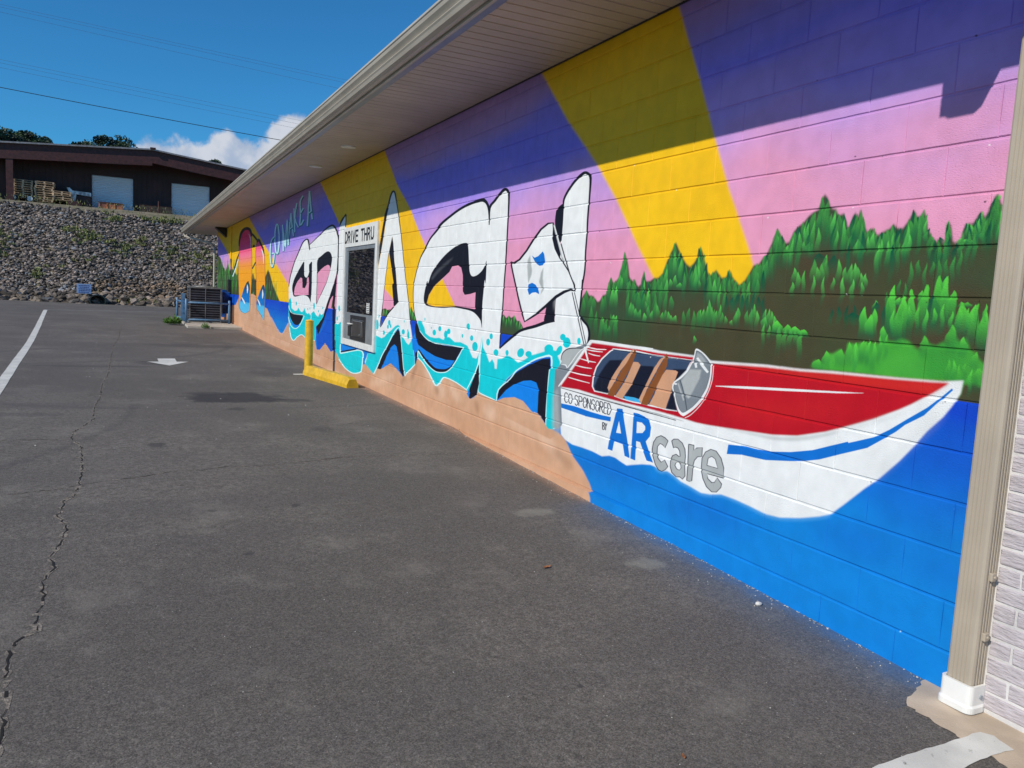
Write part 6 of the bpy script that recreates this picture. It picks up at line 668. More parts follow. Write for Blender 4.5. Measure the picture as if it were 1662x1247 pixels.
    near = mth(t, 'MULTIPLY', mth(t, 'LESS_THAN', s.outputs[1], 30.0), smooth(t, e2, -.17, .01)); wide = smooth(t, e2, -.5, -.02)
    isb = mth(t, 'SUBTRACT', 1.0, smooth(t, s.outputs[1], 4.45, 4.75)); inw = mth(t, 'GREATER_THAN', s.outputs[1], 1.9)
    c = mixc(t, mth(t, 'MULTIPLY', mth(t, 'MULTIPLY', mth(t, 'ADD', mth(t, 'MULTIPLY', near, .42), mth(t, 'MULTIPLY', wide, .17)), isb), inw), c, (.045, .16, .34))
    c = mixc(t, mth(t, 'MULTIPLY', mth(t, 'MULTIPLY', near, .8), mth(t, 'SUBTRACT', 1.0, isb)), c, (.33, .21, .15))
    t.links.new(c, b.inputs['Base Color'])
    bp = t.nodes.new('ShaderNodeBump'); bp.inputs['Strength'].default_value = .55; bp.inputs['Distance'].default_value = .006
    t.links.new(mth(t, 'ADD', mth(t, 'MULTIPLY', fine, .6), fine2), bp.inputs['Height']); t.links.new(bp.outputs[0], b.inputs['Normal'])
    return m
ASPH = asphalt()

# ---------------------------------------------------------------- mesh helpers (heights given relative to Z0)
class MB:
    XF = None
    def __init__(s): s.v = []; s.f = []; s.col = []
    def add(s, vs, fs, col=None):
        o = len(s.v); s.v += [tuple(q) for q in vs]; s.f += [tuple(i + o for i in f) for f in fs]
        if col is not None: s.col += [col] * len(vs)
        return s
    def box(s, a, b, col=None):
        (x0, y0, z0), (x1, y1, z1) = a, b
        return s.add([(x0, y0, z0), (x1, y0, z0), (x1, y1, z0), (x0, y1, z0), (x0, y0, z1), (x1, y0, z1), (x1, y1, z1), (x0, y1, z1)],
                     [(0, 3, 2, 1), (4, 5, 6, 7), (0, 1, 5, 4), (1, 2, 6, 5), (2, 3, 7, 6), (3, 0, 4, 7)], col)
    def bbox(s, a, b, r=.006):
        """box with bevelled edges"""
        bm = bmesh.new(); bmesh.ops.create_cube(bm, size=1)
        c = [(a[i] + b[i]) / 2 for i in range(3)]; d = [abs(b[i] - a[i]) for i in range(3)]
        for v in bm.verts: v.co = Vector((c[0] + v.co.x * d[0], c[1] + v.co.y * d[1], c[2] + v.co.z * d[2]))
        bmesh.ops.bevel(bm, geom=bm.edges[:], offset=r, segments=2, affect='EDGES', profile=.6)
        bm.verts.index_update(); s.add([v.co[:] for v in bm.verts], [[v.index for v in f.verts] for f in bm.faces]); bm.free(); return s
    def prism(s, prof, y0, y1, caps=True):
        """profile (x, z) extruded along y"""
        n = len(prof); vs = [(x, y0, z) for x, z in prof] + [(x, y1, z) for x, z in prof]
        fs = [(i, (i + 1) % n, n + (i + 1) % n, n + i) for i in range(n)]
        if caps: fs += [tuple(range(n))[::-1], tuple(range(n, 2 * n))]
        return s.add(vs, fs)
    def tube(s, pts, r, n=10, cap=True):
        pts = [Vector(q) for q in pts]; rs = r if isinstance(r, (list, tuple)) else [r] * len(pts); vs = []; fs = []
        prev = None
        for i, q in enumerate(pts):
            d = (pts[min(i + 1, len(pts) - 1)] - pts[max(i - 1, 0)]).normalized()
            a = d.orthogonal().normalized() if prev is None else (prev - d * prev.dot(d)).normalized()
            prev = a; b = d.cross(a)
            for k in range(n):
                th = 2 * math.pi * k / n; vs.append(q + (a * math.cos(th) + b * math.sin(th)) * rs[i])
        for i in range(len(pts) - 1):
            for k in range(n): fs.append((i * n + k, i * n + (k + 1) % n, (i + 1) * n + (k + 1) % n, (i + 1) * n + k))
        if cap: fs += [tuple(range(n))[::-1], tuple(range((len(pts) - 1) * n, len(pts) * n))]
        return s.add(vs, fs)
    def build(s, name, m, parent=None, smooth_=False, **props):
        if MB.XF: s.v = [MB.XF(*q) for q in s.v]
        me = bpy.data.meshes.new(name); me.from_pydata([(x, y, z + Z0) for x, y, z in s.v], [], s.f); me.materials.append(m)
        if s.col:
            at = me.color_attributes.new('tint', 'FLOAT_COLOR', 'POINT'); at.data.foreach_set('color', np.array([(*c, 1) for c in s.col], np.float32).ravel())
        if smooth_: me.polygons.foreach_set('use_smooth', [True] * len(me.polygons))
        me.update(); o = bpy.data.objects.new(name, me); COL.objects.link(o)
        if parent: o.parent = parent; o.matrix_parent_inverse = parent.matrix_world.inverted()
        for k, v in props.items(): o[k] = v
        return o
def thing(name, label, cat, loc, group=None):
    o = bpy.data.objects.new(name, None); COL.objects.link(o); o.location = (loc[0], loc[1], loc[2] + Z0); o.empty_display_size = .2
    o['label'] = label; o['category'] = cat
    if group: o['group'] = group
    o.matrix_world = Matrix.Translation(o.location); return o
def tag(o, label, cat, group=None):
    o['label'] = label; o['category'] = cat
    if group: o['group'] = group
    return o
GY = [-60, -5, 0, 2, 4.6, 7.4, 10.4, 18.4, 24.5, 30, 39.6]; GZ = [-3.3, -3.10, -3.05, -3.0, -2.915, -2.84, -2.825, -2.83, -2.77, -2.74, -2.70]
def g(y): return float(np.interp(y, GY, GZ))

# ---------------------------------------------------------------- ground
m_ = MB(); xs = [-140, -40, -12, -6, -3, 0.02, 3, 140]
ys = sorted(set(GY + [-2, -1, 1, 3, 6, 9, 13, 16, 21, 27, 34]))
vs = [(x, y, g(y)) for y in ys for x in xs]; n = len(xs)
fs = [(j * n + i, j * n + i + 1, (j + 1) * n + i + 1, (j + 1) * n + i) for j in range(len(ys) - 1) for i in range(n - 1)]
m_.add(vs, fs).build('parking_lot', ASPH, kind='structure')
def crest(x): return 1.78 - 0.03 * (x + 3)
TOE_Y, TOE_Z, CR_Y = 39.55, -2.72, 46.3
def toe(x): return TOE_Y + 0.25 * math.sin(x * .5) + .12 * math.sin(x * 1.7)
xs = list(np.arange(-60, 20.1, 1.0)); xs = [-400, -150] + xs + [60, 150, 400]
rows = []
for (t, dy) in ((0, -.4), (0, 0), (.25, 0), (.5, 0), (.75, 0), (1, 0)):
    rows.append([(x, toe(x) + dy + t * (CR_Y - toe(x)), TOE_Z - (.25 if dy else 0) + t * (crest(x) - TOE_Z) + .12 * math.sin(t * math.pi) * math.sin(x * .9)) for x in xs])
for (y, z) in ((48.5, 2.16), (57, 2.60), (75, 2.75), (150, 3.0), (900, 3.0)):
    rows.append([(x, y, z) for x in xs])
n = len(xs); MB().add([q for r in rows for q in r], [(j * n + i, j * n + i + 1, (j + 1) * n + i + 1, (j + 1) * n + i) for j in range(len(rows) - 1) for i in range(n - 1)]).build('hillside_ground', DIRT, kind='structure')
def slope_pt(x, t): return (toe(x) + t * (CR_Y - toe(x)), TOE_Z + t * (crest(x) - TOE_Z) + .12 * math.sin(t * math.pi) * math.sin(x * .9))
# painted markings
def strip(name, L_, R_, m, dz=.004):
    mm = MB(); k = len(L_); mm.add([(x, y, g(y) + dz) for x, y in L_] + [(x, y, g(y) + dz) for x, y in R_], [(i, k + i, k + i + 1, i + 1) for i in range(k - 1)])
    return mm.build(name, m, kind='structure')
def resamp(P, step=.5, jit=0.0):
    out = [P[0]]
    for a, b in zip(P[:-1], P[1:]):
        d = math.dist(a, b); k = max(1, int(d / step))
        for j in range(1, k + 1): out.append((a[0] + (b[0] - a[0]) * j / k + random.uniform(-jit, jit), a[1] + (b[1] - a[1]) * j / k + random.uniform(-jit, jit)))
    return out
cl = [(-5.39, 31.1), (-4.86, 22.2), (-4.573, 16.98), (-4.415, 13.65), (-4.30, 11.35), (-4.215, 9.6), (-4.14, 7.5), (-4.0, 3.0), (-3.9, -6)]
cl = resamp(cl, .4); strip('painted_line', [(x - .055 - random.uniform(0, .006), y) for x, y in cl], [(x + .055 + random.uniform(0, .006), y) for x, y in cl], MARK)
tl_ = resamp([(-5.42, 31.2), (-1.05, 33.55), (2.5, 35.4)], .5); strip('painted_line', [(x, y - .07) for x, y in tl_][::-1], [(x, y + .07) for x, y in tl_][::-1], MARK2)
a_ = MB(); P_ = [(-2.49, 14.38), (-2.22, 14.42), (-2.22, 13.86), (-2.49, 13.84)]; a_.add([(x, y, g(y) + .005) for x, y in P_], [(3, 2, 1, 0)])
P_ = [(-2.66, 13.80), (-2.49, 13.84), (-2.22, 13.86), (-2.04, 13.88), (-2.36, 13.20)]; a_.add([(x, y, g(y) + .005) for x, y in P_], [(4, 3, 2, 1, 0)]); a_.build('painted_arrow', MARK, kind='structure')
P_ = [(-1.15, 1.55), (-.72, 1.665), (-.278, 1.672), (-.17, 1.675), (-.145, 1.64), (-.164, 1.551), (-.279, 1.56), (-.444, 1.545), (-1.15, 1.40)]
random.seed(6); P_ = resamp(P_ + P_[:1], .03, .0035)[:-1]
MB().add([(x, y, g(y) + .0045) for x, y in P_], [tuple(range(len(P_)))[::-1]]).build('painted_stall_line', MARK, kind='structure')
P_ = [(-.70, 12.02), (-.50, 12.02), (-.50, 12.16), (-.69, 12.13)]; MB().add([(x, y, g(y) + .004) for x, y in P_], [(0, 1, 2, 3)]).build('painted_dash', MARK, kind='structure')
# concrete apron strip at the building corner
random.seed(12)
edge = resamp([(-.02, 2.02), (-.12, 1.97), (-.20, 1.94), (-.265, 1.90), (-.27, 1.78), (-.275, 1.68), (-.285, 1.55), (-.30, 1.45), (-.34, .8), (-.36, -3)], .022, .008)
kk = len(edge); MB().add([(x, y, g(y) + .0025) for x, y in edge] + [(.05, y, g(y) + .0025) for x, y in edge], [(i, i + 1, kk + i + 1, kk + i) for i in range(kk - 1)]).build('concrete_apron', CONC, kind='structure')
# cracks
def crack(pts, wd, wl, seed):
    random.seed(seed); P = resamp(pts, .035, .009); k = len(P); 
    for (w_, dz, mt, nm, th) in ((wl, .0012, CRACKL, 'crack_edge', .7), (wd, .0024, CRACKD, 'pavement_crack', .45)):
        Lp = []; Rp = []; f = []
        for i, (x, y) in enumerate(P):
            a = P[max(i - 1, 0)]; b = P[min(i + 1, k - 1)]; d = math.hypot(b[0] - a[0], b[1] - a[1]) or 1; nx, ny = (b[1] - a[1]) / d, -(b[0] - a[0]) / d
            wr = w_ * random.uniform(.15, 1.3); Lp.append((x - nx * wr / 2, y - ny * wr / 2, g(y) + dz)); Rp.append((x + nx * wr / 2, y + ny * wr / 2, g(y) + dz))
            if i < k - 1 and random.random() > th * .5: f.append((i, k + i, k + i + 1, i + 1))
        MB().add(Lp + Rp, f).build(nm, mt, kind='structure')
CR1 = [(-3.05,23.0),(-3.082,22.43),(-3.092,19.35),(-3.167,17.28),(-3.184,14.54),(-3.179,11.98),(-3.232,10.72),(-3.219,9.63),(-3.257,8.76),(-3.235,8.2),(-3.31,7.8),(-3.371,7.51),(-3.368,7.22),(-3.289,6.95),(-3.255,6.36),(-3.247,5.79),(-3.272,5.5),(-3.311,5.42),(-3.327,5.11),(-3.272,4.87),(-3.273,4.66),(-3.299,4.5),(-3.313,4.365),(-3.286,4.23),(-3.329,4.07),(-3.298,3.87),(-3.314,3.65),(-3.305,3.54),(-3.361,3.46),(-3.376,3.35),(-3.364,3.14),(-3.343,3.02),(-3.336,2.86),(-3.328,2.73),(-3.34,2.3),(-3.38,1.0)]
CR2 = [(-5.2,5.3),(-4.3,5.5),(-3.695,5.597),(-3.529,5.635),(-3.387,5.687),(-3.238,5.756),(-3.05,5.857),(-2.884,5.897),(-2.671,6.024),(-2.474,6.01),(-2.278,6.098),(-2.07,6.059),(-1.859,6.126),(-1.689,6.149),(-1.371,6.247),(-.912,6.214),(-.291,6.228)]
crack(CR1, .009, .036, 5); crack(CR2, .0045, .018, 8); crack([(-6.5, 7.7), (-5.0, 7.35), (-4.2, 7.3), (-3.40, 7.2)], .008, .04, 9)

# ---------------------------------------------------------------- store building with the painted block wall
YS, YE = 1.9, 30.25
store = thing('store_building', 'long low shop building with a colourful splash mural along its painted block side wall', 'building', (0.1, 16, -2.83))
PH, BL, CH, GAP = 1.9796, .4064, .2032, .0062
WIN = (10.21, 11.85, -2.29, -.635)      # window hole y0 y1 z0 z1
bw = MB(); 
for (y0, y1, z0, z1) in ((YS - .1, WIN[0], -3.4, .32), (WIN[1], YE, -3.4, .32), (WIN[0], WIN[1], -3.4, WIN[2]), (WIN[0], WIN[1], WIN[3], .32)):
    bw.add([(.0052, y0, z0), (.0052, y1, z0), (.0052, y1, z1), (.0052, y0, z1)], [(0, 3, 2, 1)])
bw.box((.05, YS - .1, -3.4), (.24, WIN[0], .32)); bw.box((.05, WIN[1], -3.4), (.24, YE, .32)); bw.box((.05, WIN[0], -3.4), (.24, WIN[1], WIN[2])); bw.box((.05, WIN[0], WIN[3]), (.24, WIN[1], .32))
bw.box((.0052, YE - .001, -3.4), (8, YE + .002, .32))
wall = bw.build('block_wall', MT['mural'], store)
def block_mesh(L_, H_):
    r = .0038; a = L_ / 2 + .0012; b = H_ / 2; d = .05; j = lambda: random.uniform(-.0012, .0012)
    ring = []; m = 5
    def rr(ix, iz): return (-r * 0, 0, 0)
    # front face subdivided so edges are slightly uneven
    ys_ = np.linspace(-a, a, 7); zs_ = np.linspace(-b, b, 4); vs = []; fs = []
    for iz, z in enumerate(zs_):
        for iy, y in enumerate(ys_):
            e = iy in (0, 6) or iz in (0, 3); yy = y + (j() if e else 0) + (r if iy == 0 else -r if iy == 6 else 0); zz = z + (j() * .6 if e else 0) + (r if iz == 0 else -r if iz == 3 else 0)
            vs.append((0 if e else -.0004, yy, zz))
    for iz in range(3):
        for iy in range(6): q = iz * 7 + iy; fs.append((q, q + 7, q + 8, q + 1))
    per = list(range(0, 7)) + [6 + 7 * k for k in range(1, 4)] + [21 + k for k in range(5, -1, -1)] + [7 * k for k in range(2, 0, -1)]
    base = len(vs)
    for q in per:
        x, y, z = vs[q]; sy = -1 if abs(y + a - r) < .004 else 1 if abs(y - a + r) < .004 else 0; sz = -1 if abs(z + b - r) < .004 else 1 if abs(z - b + r) < .004 else 0
        vs.append((r, y + sy * r, z + sz * r))
    k = len(per)
    for q in range(k): vs.append((d, vs[base + q][1], vs[base + q][2]))
    for q in range(k):
        w_ = (q + 1) % k; fs.append((per[q], per[w_], base + w_, base + q)); fs.append((base + q, base + w_, base + k + w_, base + k + q))
    me = bpy.data.meshes.new('block'); me.from_pydata(vs, [], fs); me.materials.append(MT['mural']); me.update(); return me
random.seed(21)
variants = [block_mesh(BL - .0026, CH - .0080) for _ in range(6)]
cut = {}
spots = []
for c in range(-2, 16):
    zt = -c * CH; zb = zt - CH; top = zt
    if c == -2: zt = min(zt, .315); 
    if zt - zb < .05: continue
    off = PH if c % 2 == 1 else PH + BL / 2
    k = -2
    while True:
        y0 = off + k * BL; y1 = y0 + BL; k += 1
        if y0 > YE: break
        y0 = max(y0, YS); y1 = min(y1, YE)
        if y1 - y0 < .06: continue
        segs = [(y0, y1)]
        if zb < WIN[3] - .02 and zt > WIN[2] + .02:
            segs = []
            if y0 < WIN[0]: segs.append((y0, min(y1, WIN[0])))
            if y1 > WIN[1]: segs.append((max(y0, WIN[1]), y1))
        for a, b in segs:
            if b - a > .05 and zt > g((a + b) / 2) - .02: spots.append((a, b, zb, zt))
spots.sort(key=lambda s: math.hypot((s[0] + s[1]) / 2, 2.99) ** 2 + 0.3 * ((s[2] + s[3]) / 2 + 1.5) ** 2)
rest = MB(); nblk = 0
for (a, b, zb, zt) in spots:
    full = abs(b - a - BL) < .001 and abs(zt - zb - CH) < .001
    if full: me = random.choice(variants)
    else:
        key = (round(b - a, 3), round(zt - zb, 3))
        if key not in cut: cut[key] = block_mesh(b - a - .0026, zt - zb - .0080)
        me = cut[key]
    dx = random.uniform(-.0014, .0006); cy, cz = (a + b) / 2, (zb + zt) / 2 + random.uniform(-.0006, .0006)
    if nblk < 300:
        o = bpy.data.objects.new('block', me); COL.objects.link(o); o.location = (dx, cy, cz + Z0); o.parent = wall; o.matrix_parent_inverse = wall.matrix_world.inverted(); nblk += 1
    else: rest.add([(v.co.x + dx, v.co.y + cy, v.co.z + cz) for v in me.vertices], [tuple(p.vertices) for p in me.polygons])
rest.build('far_blocks', MT['mural'], wall, kind='stuff')
# footing ledge
random.seed(2); ft = MB(); ysf = resamp([(3.6, 0), (9.6, 0)], .12); 
pr = [((-.028 + random.uniform(-.005, .005)) * min(1, max(0, (y - 3.6) / .9)) + .004 * max(0, 1 - (y - 3.6) / .5), y) for y, _ in ysf]; k = len(pr)
ft.add([(.003, y, -2.847) for x, y in pr] + [(x, y, -2.852) for x, y in pr] + [(x - .006, y, -3.1) for x, y in pr], [(i, i + 1, k + i + 1, k + i) for i in range(k - 1)] + [(k + i, k + i + 1, 2 * k + i + 1, 2 * k + i) for i in range(k - 1)] + [(0, k, 2 * k)])
ft.build('footing_ledge', MT['mural'], store)
# roof, fascia, soffit, gutter
EY0, EY1 = -5.0, 32.45; OV = -.985; SZ = .296
MB().prism([(-1.02, .425), (9, 3.0), (9, 3.08), (-1.02, .505 - .02)], EY0, EY1).build('roof', mat('shingle', (.10, .095, .09), .9, var=.2, bump=.5), store)
MB().box((OV - .002, EY0, .268), (OV + .02, EY1 - .004, .43)).build('fascia', TRIM, store)
MB().prism([(OV + .021, .268), (-.905, .274), (-.905, .292), (OV + .021, .286)], EY0 + .01, EY1 - .01).build('eave_trim', FASC, store)
MB().prism([(-.012, .280), (-.005, .280), (-.005, .292), (-.012, .292)], YS, YE).build('wall_trim', DARKM, store)
sb = MB().box((OV + .03, EY0, .305), (.3, EY1, .32)).build('soffit', SOFF, store)
bm1 = MB().prism([(0, 0), (0, 0)], 0, 1) if False else None
me_b = bpy.data.meshes.new('soffit_board')
pf = [(.0, .010), (.0035, .0), (.010, .0), (.113, .0), (.117, .003), (.1215, .010)]      # (y, z) profile across one board
vs = []
for x in (-.908, .0): vs += [(x, py, pz) for py, pz in pf]
kx = len(pf); me_b.from_pydata(vs, [], [(i, i + 1, kx + i + 1, kx + i) for i in range(kx - 1)]); me_b.materials.append(SOFF); me_b.update()
bd = 0; y = 1.0
far = MB()
while y < EY1 - .13:
    o = bpy.data.objects.new('soffit_board', me_b); COL.objects.link(o); o.location = (random.uniform(-.002, .002), y, SZ - .006 + random.uniform(-.0008, .0008) + Z0); o.parent = sb; o.matrix_parent_inverse = sb.matrix_world.inverted(); y += .125; bd += 1
og = [(-.99, .415), (-.99, .287), (-1.035, .283), (-1.066, .296), (-1.078, .318), (-1.088, .330), (-1.080, .341), (-1.064, .346), (-1.078, .362), (-1.100, .384), (-1.108, .405), (-1.116, .412), (-1.116, .428), (-1.100, .430)]
inn = [(-1.098, .424), (-1.104, .41), (-1.094, .388), (-1.070, .366), (-1.058, .345), (-1.062, .325), (-1.05, .305), (-1.03, .291), (-.995, .295), (-.995, .415)]
gt = MB().prism(og + inn, EY0, EY1).build('gutter', TRIM, store)
for ys_ in (12.35, 21.9): 
    MB().prism([(x - .003 if x < -1 else x, z - .002 if z < .3 else z + .001) for x, z in og[1:]], ys_ - .025, ys_ + .025).build('gutter_joint', TRIM, gt)
MB().prism([(OV, .43), (-1.06, .43), (-1.06, .438), (.3, .80), (.3, .60), (-.9, .31), (OV, .27)], EY1, EY1 + .02).build('gable_board', TRIM, store)
# recessed soffit lights
for (x, y) in ((-.45, 10.15), (-.44, 12.11), (-.45, 3.2)):
    lm = MB(); lm.tube([(x, y, SZ - .006), (x, y, SZ - .022)], .095, 28); lt = lm.build('soffit_light', WHITEP, store)
    MB().tube([(x, y, SZ - .0225), (x, y, SZ - .026)], [.075, .07], 28).build('lamp_lens', LAMP, lt)
# downspout
DSY0, DSY1 = 1.775, 1.882
def ds_profile():
    P = []; x0, x1 = -.086, -.006; n = 4
    def corr(a, b, kx, flat0, flat1):
        return a
    # front face (towards -x) with grooves along z
    fr = [(x0, DSY0 + .014)]; 
    for k_ in range(4):
        c = DSY0 + .030 + k_ * .0155
        fr += [(x0, c - .004), (x0 + .0045, c - .001), (x0 + .0045, c + .002), (x0, c + .005)]
    fr += [(x0, DSY1 - .012), (x0 + .004, DSY1 - .004), (x0 + .012, DSY1)]
    sd = [(x0 + .03, DSY1), (x1, DSY1), (x1, DSY0)]
    sd2 = [(x1 - .012, DSY0)]
    for k_ in range(3):
        c = x1 - .024 - k_ * .016
        sd2 += [(c + .004, DSY0), (c + .001, DSY0 + .004), (c - .002, DSY0 + .004), (c - .005, DSY0)]
    sd2 += [(x0 + .012, DSY0), (x0 + .004, DSY0 + .004)]
    return fr + sd + sd2
dp = ds_profile(); k = len(dp)
ds = MB(); zs_ = [-2.93, -2.3, -2.25, .0]
ds.add([(x, y, z) for z in (-2.93, -.10) for x, y in dp], [(i, (i + 1) % k, k + (i + 1) % k, k + i) for i in range(k)])
dobj = ds.build('downspout', TRIM2, store)
def rect_tube(path, w_, d_):
    mm = MB(); vs = []; fs = []
    for (x, z, nx, nz) in path:
        for (sy, sn) in ((-1, -1), (1, -1), (1, 1), (-1, 1)): vs.append((x + nx * sn * d_ / 2, 1.8285 + sy * w_ / 2, z + nz * sn * d_ / 2))
    for i in range(len(path) - 1):
        for q in range(4): fs.append((i * 4 + q, i * 4 + (q + 1) % 4, i * 4 + 4 + (q + 1) % 4, i * 4 + 4 + q))
    return mm.add(vs, fs)
rect_tube([(-.046, -.13, 1, 0), (-.046, -.12, 1, 0.0), (-.07, -.07, .8, .5), (-.20, -.02, .35, .93), (-.84, .03, -.1, 1), (-.955, .065, -.7, .7), (-1.0, .14, -1, 0), (-1.005, .29, -1, 0)][::-1], .107, .085).build('downspout_elbow', TRIM2, dobj)
MB().box((-.09, DSY0 - .004, -2.62), (-.004, DSY0 - .001, -2.60)) 
for zz in (-2.465, -2.70, -.9):
    b_ = MB().bbox((-.060, DSY0 - .014, zz - .016), (-.034, DSY0 + .001, zz + .016), .004); b_.tube([(-.047, DSY0 - .020, zz), (-.047, DSY0 - .012, zz)], .006, 8); b_.build('pipe_clip', TRIM2, dobj)
bt = MB(); zb_ = g(1.8) + .006
ring0 = [(-.098, DSY0 - .010), (-.098, DSY1 + .010), (-.003, DSY1 + .010), (-.003, DSY0 - .010)]
def rrect(x0, y0, x1, y1, r, n=5):
    out = []
    for (cx, cy, a0) in ((x1 - r, y1 - r, 0), (x0 + r, y1 - r, 90), (x0 + r, y0 + r, 180), (x1 - r, y0 + r, 270)):
        for q in range(n + 1): th = math.radians(a0 + 90 * q / n); out.append((cx + r * math.cos(th), cy + r * math.sin(th)))
    return out
R0 = rrect(-.100, DSY0 - .012, -.002, DSY1 + .012, .02); R1 = rrect(-.108, DSY0 - .018, .0, DSY1 + .018, .03); R2 = rrect(-.088, DSY0 - .002, -.004, DSY1 + .002, .012)
k = len(R0); vs = [(x, y, zb_) for x, y in R1] + [(x, y, zb_ + .022) for x, y in R1] + [(x, y, zb_ + .03) for x, y in R0] + [(x, y, zb_ + .105) for x, y in R0] + [(x, y, zb_ + .105) for x, y in R2] + [(x, y, zb_ + .07) for x, y in R2]
bt.add(vs, [(r_ * k + i, r_ * k + (i + 1) % k, (r_ + 1) * k + (i + 1) % k, (r_ + 1) * k + i) for r_ in range(5) for i in range(k)])
bo = bt.build('drain_adapter', WHITEP, dobj); MB().tube([(-.04, DSY0 - .017, zb_ + .06), (-.04, DSY0 - .009, zb_ + .06)], .009, 10).build('screw', ALU, bo)
# brick side
BY1 = 1.772
bk = MB().box((-.012, -4.0, -3.4), (.24, BY1 + .004, .30)).build('brick_wall', MORT, store)
random.seed(33)
def brick_mesh(L_, H_):
    bm = bmesh.new(); bmesh.ops.create_cube(bm, size=1)
    for v in bm.verts: v.co = Vector((v.co.x * .04, v.co.y * L_, v.co.z * H_))
    bmesh.ops.bevel(bm, geom=bm.edges[:], offset=.004, segments=1, affect='EDGES')
    for v in bm.verts: v.co += Vector((random.uniform(-.0015, .0015), random.uniform(-.002, .002), random.uniform(-.0015, .0015)))
    me = bpy.data.meshes.new('brick'); bm.to_mesh(me); bm.free(); me.materials.append(BRICK); return me
bfull = [brick_mesh(.193, .0608) for _ in range(4)]; bhalf = [brick_mesh(.080, .0608) for _ in range(3)]; bspots = []
zc = -2.921 - .036; c = 0
while zc - .036 < .29 and c < 50:
    z_mid = -2.957 + c * .0714; zc = z_mid
    yy = BY1 - .004
    if c % 2 == 1: bspots.append((yy - .039, z_mid, 1)); yy -= .088
    while yy > -1.5: bspots.append((yy - .096, z_mid, 0)); yy -= .203
    c += 1
bspots = [s for s in bspots if s[1] < .27 and s[1] > -3.05]
bspots.sort(key=lambda s: -s[0]); rb = MB()
for i_, (y_, z_, h_) in enumerate(bspots):
    me = random.choice(bhalf if h_ else bfull); dx = random.uniform(-.001, .002)
    if i_ < 300:
        o = bpy.data.objects.new('brick', me); COL.objects.link(o); o.location = (.0028 + dx, y_, z_ + Z0); o.parent = bk; o.matrix_parent_inverse = bk.matrix_world.inverted()
    else: rb.add([(v.co.x + .0028 + dx, v.co.y + y_, v.co.z + z_) for v in me.vertices], [tuple(p.vertices) for p in me.polygons])
if rb.v: rb.build('more_bricks', BRICK, bk, kind='stuff')
# drive-through window
MB.XF = lambda x, y, z: (x * .36 if x < 0 else x, y * 1.0207, -1.525 + (z + 1.525) * 1.0207)
win = MB(); W0, W1, ZB_, ZT_ = 9.94, 11.67, -2.305, -.622
def frame(mm, x0, x1, y0, y1, z0, z1, b, bb=None, bt_=None, r=.004):
    bb = bb or b; bt_ = bt_ or b
    mm.bbox((x0, y0, z0), (x1, y0 + b, z1), r); mm.bbox((x0, y1 - b, z0), (x1, y1, z1), r); mm.bbox((x0, y0 + b + .001, z0), (x1, y1 - b - .001, z0 + bb), r); mm.bbox((x0, y0 + b + .001, z1 - bt_), (x1, y1 - b - .001, z1), r)
frame(win, -.09, .03, W0, W1, ZB_, ZT_, .085, .085, .28)
wobj = win.build('service_window', WHITEF, store)
wf = MB(); frame(wf, -.055, .02, W0 + .088, W1 - .088, ZB_ + .09, ZT_ - .283, .075, .38, .05); wf.box((-.056, W0 + .6, -1.9), (-.03, W0 + .61, -1.85)); wf.build('inner_frame', ALU, wobj)
MB().box((-.028, 10.10, -1.85), (-.020, 11.51, -.95)).build('glass_pane', GLASS, wobj)
MB().box((-.04, 11.44, -1.84), (-.0285, 11.50, -.955)).build('sash_bar', ALU, wobj)
MB().box((.10, 9.95, -2.4), (.14, 11.7, -.6)).build('dark_room', BLACK, wobj)
dr = MB(); frame(dr, -.085, -.058, 10.39, 11.17, -2.207, -1.865, .05, .05, .05, .003); dr.build('drawer_frame', DARKM, wobj)
MB().bbox((-.10, 10.46, -2.15), (-.058, 11.05, -1.925), .006).build('cash_drawer', mat('drawer_face', (.075, .07, .075), .4, metal=.4), wobj)
hd = MB(); hd.tube([(-.104, 10.53, -2.13), (-.112, 10.53, -2.12), (-.112, 10.53, -1.95), (-.104, 10.53, -1.94)], .006, 8); hd.tube([(-.104, 10.50, -1.94), (-.104, 11.0, -1.94)], .004, 6); hd.tube([(-.106, 10.62, -2.12), (-.118, 10.62, -2.12)], .014, 10); hd.build('drawer_handle', ALU, wobj)
MB().bbox((-.16, 11.0, -1.995), (-.058, 11.24, -1.983), .003).build('small_shelf', WHITEP, wobj)
MB().bbox((-.075, 11.2, -2.17), (-.0585, 11.3, -2.02), .004).build('side_box', DARKM, wobj)
MB().box((-.034, 10.27, -1.81), (-.030, 10.41, -1.67)).build('notice', WHITEP, wobj)
nl = MB(); [nl.box((-.0352, 10.28, -1.80 + q * .024), (-.0343, 10.40, -1.79 + q * .024)) for q in range(6)]; nl.build('notice_print', BLACK, wobj)
FONT = {'D': [[(0, 0), (0, 1)], [(0, 1), (.55, .97), (.95, .72), (.95, .28), (.55, .03), (0, 0)]], 'R': [[(0, 0), (0, 1)], [(0, 1), (.65, .98), (.9, .75), (.65, .52), (0, .5)], [(.45, .5), (.95, 0)]], 'I': [[(.5, 0), (.5, 1)]],
    'V': [[(0, 1), (.5, 0), (1, 1)]], 'E': [[(1, 1), (0, 1), (0, 0), (1, 0)], [(0, .52), (.85, .52)]], 'T': [[(0, 1), (1, 1)], [(.5, 1), (.5, 0)]], 'H': [[(0, 0), (0, 1)], [(1, 0), (1, 1)], [(0, .52), (1, .52)]], 'U': [[(0, 1), (0, .25), (.2, .03), (.8, .03), (1, .25), (1, 1)]]}
